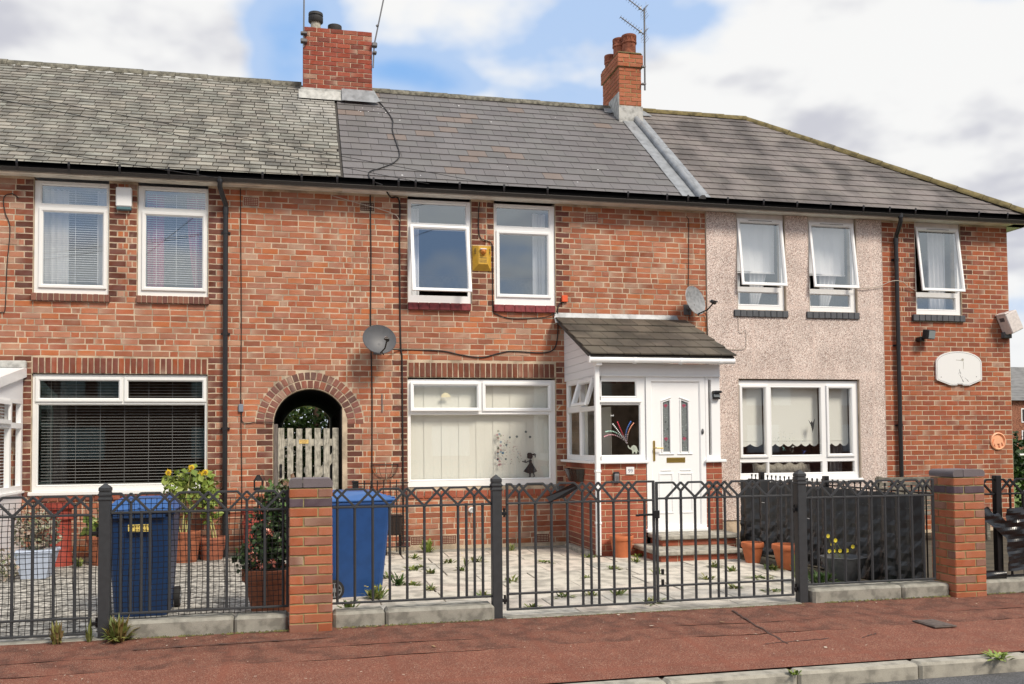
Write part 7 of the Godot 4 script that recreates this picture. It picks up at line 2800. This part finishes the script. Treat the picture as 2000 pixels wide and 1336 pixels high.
	for q in [[-62, -58], [-66, -10], [-50, 26], [-10, 40], [14, 44], [40, 34], [58, 6], [66, -26], [60, -50], [52, -30], [44, -14], [34, -16], [34, -60], [14, -60], [12, -26], [-18, -26], [-22, -60], [-42, -60], [-46, -24], [-54, -34]]:
		el.append(Vector2(q[0], q[1]) * 0.00155)
	mb.prism(el, 0.005, 0.022)
	part("relief", mb, M.copper, o)
	o = thing("junction_box", "small orange box on the brick wall above the porch roof", "junction box", Vector3(3.83, 3.665, 0.0))
	mb = MB.new()
	mb.cbx(-0.045, 0.045, -0.05, 0.048, 0.0, 0.04, 0.006)
	part("box", mb, M.orange, o)
	o = thing("junction_box", "small blue grey cable box on the wall left of the passage arch", "junction box", Vector3(-0.815, 2.03, 0.0))
	mb = MB.new()
	mb.cbx(-0.032, 0.032, -0.055, 0.055, 0.0, 0.035, 0.008)
	part("box", mb, M.grey_box, o)
	o = thing("overflow_outlet", "small round white outlet low on the wall under the vertical blinds", "outlet", Vector3(2.40, 0.555, 0.0))
	mb = MB.new()
	mb.tube([Vector3(0, 0, 0), Vector3(0, 0, 0.05)], 0.03, 14, Color.WHITE, -1.0, false)
	mb.tube([Vector3(0, 0, 0.0), Vector3(0, 0, 0.012)], 0.045, 16)
	part("pipe", mb, M.white, o)
	o = thing("key_safe", "black and grey key safe on the porch brickwork below the window", "key safe", Vector3(4.083, 1.05, 1.502))
	mb = MB.new()
	mb.cbx(-0.045, 0.045, -0.075, 0.075, 0.0, 0.035, 0.012)
	part("case", mb, M.black_plastic, o)
	mb = MB.new()
	mb.cbx(-0.031, 0.031, -0.058, 0.05, 0.0351, 0.05, 0.008)
	part("cover", mb, M.metal, o)
	mb = MB.new()
	for k in 4:
		for j in 3:
			mb.cbx(-0.02 + j * 0.015, -0.011 + j * 0.015, -0.04 + k * 0.015, -0.031 + k * 0.015, 0.0501, 0.052, 0.001)
	part("buttons", mb, M.ink, o)
	o = thing("house_number", "white tile with the blue number 99 on the porch brickwork", "number plate", Vector3(4.283, 1.137, 1.502))
	mb = MB.new()
	mb.cbx(-0.057, 0.057, -0.05, 0.05, 0.0, 0.014, 0.004)
	part("tile", mb, M.white, o)
	text_on(o, "99", Vector3(0, -0.002, 0.0145), 0.045, mk("ink_blue", Color(0.02, 0.03, 0.12), 0.5))
	o = thing("wall_lamp", "small black wall lamp on the white porch frame right of the door", "wall lamp", Vector3(5.535, 2.15, 1.51))
	mb = MB.new()
	mb.cbx(-0.05, 0.05, -0.03, 0.06, 0.0, 0.02, 0.004)
	mb.cbx(-0.055, 0.055, 0.025, 0.06, 0.0, 0.09, 0.008)
	mb.cbx(-0.05, 0.05, -0.055, -0.03, 0.0, 0.05, 0.006)
	part("housing", mb, M.black_plastic, o)
	mb = MB.new()
	mb.cbx(-0.042, 0.042, -0.029, 0.02, 0.021, 0.06, 0.006)
	part("lens", mb, M.lens_grey, o)
	o = thing("door_bell", "small dark oval bell push on the white door frame", "door bell", Vector3(5.335, 1.655, 1.505))
	mb = MB.new()
	mb.lathe([Vector2(0.02, 0.0), Vector2(0.019, 0.012), Vector2(0.008, 0.018), Vector2(0.0, 0.018)], 16, Color.WHITE, Transform3D(Basis(Vector3.RIGHT, PI / 2), Vector3.ZERO).scaled_local(Vector3(0.85, 1, 2.0)))
	part("button", mb, M.pot_grey, o)
	o = thing("wall_slot", "dark upright slot in the wall right of the arch, built as a strip", "wall slot", Vector3(1.115, 2.10, 0.0))
	mb = MB.new()
	mb.cbx(-0.007, 0.009, -0.135, 0.13, 0.0, 0.012, 0.003)  # raised dark strip added in place of a dark slot in the brickwork
	part("strip", mb, M.metal_dull, o)
	o = thing("wall_trough", "black half-round planter trough hanging on the porch side wall", "planter", Vector3(3.81, 1.08, 0.62))
	mb = MB.new()
	var n := 14
	for i in n:
		var t0 := PI + PI * i / n
		var t1 := PI + PI * (i + 1) / n
		var z0 := cos(t0) * 0.36
		var z1 := cos(t1) * 0.36
		var d0 := 0.16 * sqrt(maxf(0.0, 1.0 - pow(z0 / 0.36, 2)))
		var d1 := 0.16 * sqrt(maxf(0.0, 1.0 - pow(z1 / 0.36, 2)))
		mb.quad(Vector3(-d0 * 0.55, -0.11, z0 * 0.8), Vector3(-d1 * 0.55, -0.11, z1 * 0.8), Vector3(-d1, 0.07, z1), Vector3(-d0, 0.07, z0))
		mb.quad(Vector3(-d0, 0.07, z0), Vector3(-d1, 0.07, z1), Vector3(-d1 * 0.85, 0.05, z1 * 0.9), Vector3(-d0 * 0.85, 0.05, z0 * 0.9))
		mb.tri(Vector3(0, -0.11, 0), Vector3(-d1 * 0.55, -0.11, z1 * 0.8), Vector3(-d0 * 0.55, -0.11, z0 * 0.8))
	part("trough", mb, M.sheet_black, o)
	mb = MB.new()
	mb.bx(-0.11, -0.005, 0.03, 0.045, -0.27, 0.27)
	part("soil", mb, M.soil, o)
	o = thing("meter_box", "small grey box on the wall foot beside the porch trough", "meter box", Vector3(3.74, 0.80, 0.0))
	mb = MB.new()
	mb.cbx(-0.05, 0.05, -0.08, 0.08, 0.0, 0.06, 0.008)
	part("box", mb, M.pot_grey, o)
	o = thing("wall_basket", "half-round black wire wall basket without plants right of the passage", "wall basket", Vector3(1.155, 1.13, 0.0))
	mb = MB.new()
	for k in 4:
		var f := 1.0 - 0.24 * k
		var pts := []
		for i in 13:
			var t := PI * i / 12.0
			pts.append(Vector3(cos(t) * 0.19 * sqrt(f), 0.10 - 0.06 * k, 0.01 + sin(t) * 0.15 * sqrt(f)))
		mb.tube(pts, 0.0035, 5)
	for i in 7:
		var t := PI * i / 6.0
		var pts := []
		for j in 6:
			var s := j / 5.0 * PI / 2
			pts.append(Vector3(cos(t) * 0.19 * cos(s), 0.10 - 0.21 * sin(s), 0.01 + sin(t) * 0.15 * cos(s)))
		mb.tube(pts, 0.003, 5)
	mb.tube([Vector3(-0.19, 0.10, 0.01), Vector3(0.19, 0.10, 0.01)], 0.0035, 5)
	part("wire_frame", mb, M.black_paint, o)
	o = thing("aerial", "twin television aerial with two slanting booms on the orange chimney", "aerial", Vector3(6.08, 7.9, -2.36))
	mb = MB.new()
	mb.tube([Vector3(0, 0, 0), Vector3(0.01, 1.52, 0)], 0.016, 8)
	part("mast", mb, M.metal_dull, o)
	yagi(o, Vector3(-0.02, 1.45, 0.03), Vector3(-0.46, 1.74, 0.02))
	yagi(o, Vector3(-0.02, 1.02, 0.03), Vector3(-0.46, 1.30, 0.02))
	mb = MB.new()
	mb.cbx(-0.06, 0.02, 0.10, 0.13, -0.04, 0.02, 0.004)
	mb.cbx(-0.06, 0.02, 0.42, 0.45, -0.04, 0.02, 0.004)
	part("clamp", mb, M.metal_dull, o)
	o = thing("aerial_mast", "thin upright aerial mast on the left edge of the red chimney", "mast", Vector3(0.03, 8.2, -2.47))
	mb = MB.new()
	mb.tube([Vector3(0.0, 0, 0), Vector3(0.015, 1.6, 0)], 0.014, 8)
	mb.cbx(-0.05, 0.06, 0.22, 0.26, -0.05, 0.05, 0.01)
	mb.cbx(-0.05, 0.06, 0.08, 0.14, -0.05, 0.05, 0.01)
	part("mast", mb, M.metal_dull, o)
	o = thing("aerial_mast", "slanting aerial mast on the right edge of the red chimney", "mast", Vector3(1.21, 7.95, -2.47))
	mb = MB.new()
	mb.tube([Vector3(-0.02, 0.0, 0), Vector3(0.0, 0.4, 0), Vector3(0.28, 1.8, 0.05)], 0.013, 8)
	mb.cbx(-0.04, 0.05, 0.36, 0.43, -0.05, 0.05, 0.012)
	mb.cbx(-0.03, 0.04, 0.24, 0.28, -0.05, 0.05, 0.01)
	mb.tube([Vector3(0.035, 0.72, 0.02), Vector3(0.07, 0.74, 0.02)], 0.02, 8)
	part("mast", mb, M.metal_dull, o)


func cable(called: String, label: String, pts: Array, r: float, material: Material, smooth := true) -> void:
	var c := Curve3D.new()
	for i in pts.size():
		var a: Vector3 = pts[max(i - 1, 0)]
		var b: Vector3 = pts[min(i + 1, pts.size() - 1)]
		var d := (b - a) * 0.16 if smooth else Vector3.ZERO
		c.add_point(pts[i], -d, d)
	c.bake_interval = 0.06
	var mb := MB.new()
	mb.tube(Array(c.get_baked_points()), r, 6)
	var o := part(called, mb, material, self)
	tag(o, label, "cable", "cables on the houses")


func wires() -> void:
	var z := 0.012
	cable("wall_cable", "thin black cable dropping straight down the wall right of the left downpipe", [Vector3(-0.83, 5.08, z), Vector3(-0.82, 4.2, z), Vector3(-0.812, 3.2, z), Vector3(-0.815, 2.1, z), Vector3(-0.80, 1.0, z), Vector3(-0.80, 0.1, z)], 0.006, M.cable)
	cable("wall_cable", "black cable pair dropping from the eaves behind the dark dish to the ground", [Vector3(0.955, 5.08, z), Vector3(0.965, 4.2, z), Vector3(0.958, 3.2, z), Vector3(0.975, 2.2, z), Vector3(0.972, 1.2, z), Vector3(0.985, 0.1, z)], 0.009, M.cable)
	cable("wall_cable", "thick black cable dropping down the wall left of the centre windows", [Vector3(1.17, 5.10, 0.2), Vector3(1.25, 5.06, 0.03), Vector3(1.37, 5.02, z), Vector3(1.372, 4.4, z), Vector3(1.375, 3.4, z), Vector3(1.387, 2.85, z), Vector3(1.40, 2.80, z), Vector3(1.405, 2.0, z), Vector3(1.41, 1.0, z), Vector3(1.41, 0.1, z)], 0.011, M.cable)
	cable("wall_cable", "wavy black cable from the dark dish across to the porch and up to the sill", [Vector3(1.22, 2.86, 0.14), Vector3(1.385, 2.867, z), Vector3(1.954, 2.860, z), Vector3(2.253, 2.805, z), Vector3(2.556, 2.771, z), Vector3(2.824, 2.835, z), Vector3(3.017, 2.868, z), Vector3(3.484, 2.851, z), Vector3(3.657, 2.907, z), Vector3(3.714, 3.076, z), Vector3(3.725, 3.383, z), Vector3(3.72, 3.5, z), Vector3(3.76, 3.60, z), Vector3(3.82, 3.62, z)], 0.009, M.cable)
	cable("wall_cable", "black cable looping from the eaves by the yellow alarm box down to the porch roof", [Vector3(2.55, 5.06, z), Vector3(2.53, 4.9, 0.02), Vector3(2.535, 4.62, z), Vector3(2.57, 4.52, z), Vector3(2.66, 4.49, z), Vector3(2.735, 4.44, z), Vector3(2.74, 4.2, z), Vector3(2.735, 3.55, z), Vector3(2.745, 3.44, z), Vector3(2.80, 3.405, z), Vector3(3.02, 3.352, z), Vector3(3.49, 3.377, z), Vector3(3.69, 3.443, 0.05)], 0.007, M.cable)
	cable("wall_cable", "thin black cable running down the wall left of the pale dish", [Vector3(5.80, 5.0, z), Vector3(5.842, 4.96, z), Vector3(5.832, 4.3, z), Vector3(5.818, 3.75, z), Vector3(5.83, 3.40, z)], 0.005, M.cable)
	cable("wall_cable", "cable following the left edge of the pebbledash down to the porch roof", [Vector3(5.9, 3.45, 0.12), Vector3(6.08, 3.50, 0.03), Vector3(6.118, 3.3, 0.026), Vector3(6.118, 2.8, 0.026), Vector3(6.115, 2.6, 0.026)], 0.006, M.cable)
	cable("wall_cable", "thin cable on the pebbledash looping under the grey sill to the porch", [Vector3(6.641, 3.46, 0.03), Vector3(6.648, 3.22, 0.03), Vector3(6.70, 3.20, 0.03), Vector3(6.76, 3.26, 0.03), Vector3(6.762, 3.02, 0.03), Vector3(6.717, 2.95, 0.03), Vector3(6.45, 2.945, 0.03), Vector3(6.2, 2.943, 0.03)], 0.004, M.cable_white)
	cable("wall_cable", "pale drooping cable from the pebbledash windows past the right downpipe", [Vector3(8.60, 3.97, 0.04), Vector3(8.85, 3.965, 0.05), Vector3(9.1, 4.0, 0.05), Vector3(9.34, 4.09, 0.10), Vector3(9.52, 4.08, 0.10), Vector3(9.65, 4.02, 0.05), Vector3(9.81, 3.95, 0.04)], 0.006, M.cable_white)
	cable("wall_cable", "black looped cable at the upper left edge beside the left window", [Vector3(-3.64, 4.80, z), Vector3(-3.72, 4.86, z), Vector3(-3.82, 4.80, z), Vector3(-3.80, 4.60, z), Vector3(-3.74, 4.40, z), Vector3(-3.77, 3.9, z), Vector3(-3.785, 3.35, z), Vector3(-3.82, 3.285, z), Vector3(-3.95, 3.28, z)], 0.006, M.cable)
	cable("wall_cable", "short cable from the blue grey box into the passage arch", [Vector3(-0.805, 1.98, z), Vector3(-0.802, 1.86, z), Vector3(-0.78, 1.825, z), Vector3(-0.70, 1.82, z), Vector3(-0.60, 1.838, 0.02), Vector3(-0.37, 1.832, 0.02)], 0.005, M.cable)
	cable("wall_cable", "stiff loose wire sticking out near the upper air brick left of the centre windows", [Vector3(0.40, 5.03, 0.09), Vector3(0.82, 4.93, 0.08), Vector3(1.15, 4.86, 0.05), Vector3(1.33, 4.80, 0.03), Vector3(1.37, 4.72, 0.02)], 0.005, M.cable_white)
	# loose aerial lead over the slates
	var rt := roof_basis()
	var lead := []
	for q in [[1.19, 4.02], [1.29, 3.5], [1.44, 2.70], [1.41, 2.1], [1.43, 1.5], [1.44, 1.18], [1.41, 0.95], [1.30, 0.72], [1.10, 0.5], [0.95, 0.36], [0.93, 0.15], [1.0, -0.02], [1.1, -0.1]]:
		lead.append(rt * Vector3(q[0], q[1], 0.034))
	cable("roof_cable", "black aerial lead snaking down the smooth dark slates", lead, 0.009, M.cable)
	# overhead lines from a street pole out of view on the left
	for q in [[Vector3(1.77, 5.20, 0.32), Vector3(-2.70, 5.03, 3.3), "overhead line crossing the left roof to the gutter above the yellow alarm box"], [Vector3(2.66, 5.26, 0.30), Vector3(-2.62, 5.10, 3.3), "overhead line crossing both roofs to the gutter right of the yellow alarm box"], [Vector3(-1.07, 5.12, 0.33), Vector3(-2.87, 4.62, 3.3), "overhead line reaching the gutter at the left downpipe"]]:
		var a: Vector3 = q[0]
		var b: Vector3 = q[1]
		var e := a + (b - a) * 3.2
		var pts := []
		for i in 15:
			var t := i / 14.0
			pts.append(a.lerp(e, t) + Vector3(0, -0.12 * sin(t * PI) + 0.12 * sin(PI / 3.2) * t * 0.0, 0))
		var c := MB.new()
		c.tube(pts, 0.0045, 5)
		tag(part("overhead_wire", c, M.cable, self), q[2], "wire", "overhead wires")


# ---------------------------------------------------------------- behind
func background() -> void:
	# tree seen through the passage
	var o := thing("garden_tree", "leafy green tree in the back garden seen through the passage arch", "tree", Vector3(0.3, 0, -9.0))
	var mb := MB.new()
	mb.tube([Vector3(0, -0.1, 0), Vector3(0.1, 1.2, 0), Vector3(0.0, 2.6, 0)], 0.13, 8, Color.WHITE, 0.07)
	for k in 6:
		stem(mb, Vector3(0, 0.9 + k * 0.25, 0), Vector3(rr(-1.3, 1.3), 1.6 + k * 0.3, rr(-0.6, 0.8)), 0.04, 0.2)
	part("trunk", mb, M.twig, o)
	mb = MB.new()
	for k in 110:
		var c := Vector3(rr(-2.0, 2.0), rr(0.2, 4.6), rr(-1.0, 0.6))
		leaves(mb, c, Vector3(rr(0.35, 0.6), rr(0.3, 0.5), rr(0.35, 0.6)), 130, 0.13, [GREEN, DARK_GREEN, LIME][rng.randi() % 3] if k % 3 == 0 else GREEN)
	part("crown", mb, M.bush, o)
	# evergreen beside the end house
	o = thing("conifer_hedge", "dark green bushy evergreen beyond the corner of the end house", "hedge", Vector3(14.9, 0, -3.4))
	mb = MB.new()
	for k in 30:
		leaves(mb, Vector3(rr(-0.8, 1.6), rr(0.15, 1.45), rr(-0.6, 0.6)), Vector3(0.35, 0.35, 0.35), 90, 0.13, DARK_GREEN if k % 3 else GREEN)
	part("crown", mb, M.bush, o)
	mb = MB.new()
	for k in 5:
		stem(mb, Vector3(-0.6 + k * 0.5, 0, 0), Vector3(-0.6 + k * 0.5, 1.2, 0), 0.03)
	part("trunk", mb, M.twig, o)
	o = thing("handrail", "white horizontal handrail at the right edge beside the end house", "handrail", Vector3(13.6, 0, -1.2))
	mb = MB.new()
	mb.tube([Vector3(-0.8, 1.22, 0), Vector3(1.6, 1.20, 0)], 0.022, 10)
	part("rail", mb, M.white, o)
	mb = MB.new()
	mb.tube([Vector3(1.4, 0.0, 0), Vector3(1.4, 1.20, 0)], 0.022, 10)
	part("post", mb, M.white, o)
	# slatted timber bench in the right garden
	o = thing("garden_bench", "weathered timber bench with slatted back against the end house wall", "bench", Vector3(9.15, 0.02, 0.95))
	for k in 7:
		mb = MB.new()
		mb.cbx(-0.75, 0.78 + 0.018 * (6 - k), 0.44 + k * 0.072, 0.502 + k * 0.072, -0.012 - 0.012 * k, 0.012 - 0.012 * k, 0.005)
		part("slat", mb, M.timber_bench, o)
	for k in 4:
		mb = MB.new()
		mb.cbx(-0.75, 0.86, 0.40, 0.422, 0.05 + k * 0.10, 0.135 + k * 0.10, 0.005)
		part("seat_slat", mb, M.timber_bench, o)
	for s in [-0.68, 0.78]:
		mb = MB.new()
		mb.cbx(s - 0.03, s + 0.03, 0.0, 0.95, -0.11, -0.05, 0.005)
		part("leg", mb, M.timber_bench, o)
		mb = MB.new()
		mb.cbx(s - 0.03, s + 0.03, 0.0, 0.40, 0.38, 0.44, 0.005)
		part("leg", mb, M.timber_bench, o)
	# distant house on the right
	o = thing("distant_house", "far brick house with grey slate roof and chimney at the right edge", "house", Vector3(61.0, 0, -58.0))
	mb = MB.new()
	mb.bx(0, 14, 0, 5.0, -7, 0)
	part("wall", mb, mk("far_brick", Color(0.40, 0.2, 0.13), 0.95, {"tex": "peb", "ts": 0.12}), o)
	mb = MB.new()
	mb.prism(PackedVector2Array([Vector2(0.4, 4.9), Vector2(-3.5, 8.25), Vector2(-7.4, 4.9)]), -14.3, 0.3)
	var roof := part("roof", mb, mk("far_slate", Color(0.2, 0.2, 0.2), 0.8, {"tex": "blotch", "ts": Vector3(0.1, 0.6, 0.6)}), o)
	roof.transform = Transform3D(Basis(Vector3(0, 0, 1), Vector3(0, 1, 0), Vector3(-1, 0, 0)), Vector3.ZERO)
	mb = MB.new()
	mb.bx(2.2, 3.6, 7.2, 9.4, -4.1, -3.1)
	mb.bx(2.1, 3.7, 9.1, 9.3, -4.2, -3.0)
	mb.tube([Vector3(2.6, 9.4, -3.6), Vector3(2.6, 9.9, -3.6)], 0.18, 8)
	mb.tube([Vector3(3.2, 9.4, -3.6), Vector3(3.2, 9.9, -3.6)], 0.18, 8)
	part("chimney", mb, mk("far_chimney", Color(0.36, 0.13, 0.08), 0.95), o)
	for q in [[2.6, 3.8, 2.9, 4.2], [2.6, 3.9, 0.8, 2.2], [7.0, 8.2, 2.9, 4.2]]:
		var w := node("window", o)
		mb = MB.new()
		mb.ring(q[0], q[1], q[2], q[3], [[0.0, -0.02], [0.0, 0.04], [0.1, 0.04], [0.1, -0.02]])
		part("frame", mb, M.white, w)
		mb = MB.new()
		mb.quad(Vector3(q[0] + 0.1, q[2] + 0.1, 0.012), Vector3(q[1] - 0.1, q[2] + 0.1, 0.012), Vector3(q[1] - 0.1, q[3] - 0.1, 0.012), Vector3(q[0] + 0.1, q[3] - 0.1, 0.012))
		part("pane", mb, M.ink, w)
	# the terrace across the street, which the panes mirror
	o = thing("opposite_terrace", "row of houses across the street, seen only as dark reflections in the window panes", "building", Vector3(10, 0, 30))
	mb = MB.new()
	mb.bx(-34, 34, -0.1, 5.0, 0.0, 7.0)
	part("wall", mb, mk("opposite_brick", Color(0.28, 0.11, 0.07), 0.95), o)
	mb = MB.new()
	mb.prism(PackedVector2Array([Vector2(-0.4, 4.9), Vector2(3.5, 7.9), Vector2(7.4, 4.9)]), -34.3, 34.3)
	roof = part("roof", mb, mk("opposite_slate", Color(0.12, 0.12, 0.12), 0.8), o)
	roof.transform = Transform3D(Basis(Vector3(0, 0, 1), Vector3(0, 1, 0), Vector3(-1, 0, 0)), Vector3.ZERO)
	for k in 12:
		mb = MB.new()
		var x := -31.0 + k * 5.4
		for q in [[x, x + 1.8, 0.9, 2.3], [x, x + 1.0, 3.3, 4.6], [x + 1.5, x + 2.5, 3.3, 4.6]]:
			mb.bx(q[0], q[1], q[2], q[3], -0.02, 0.02)
		part("window", mb, M.upvc_shade, o)
	sheet("opposite_pavement", -60, 60, 15.2, 30, 0.0, 0.0, M.tarmac_red)
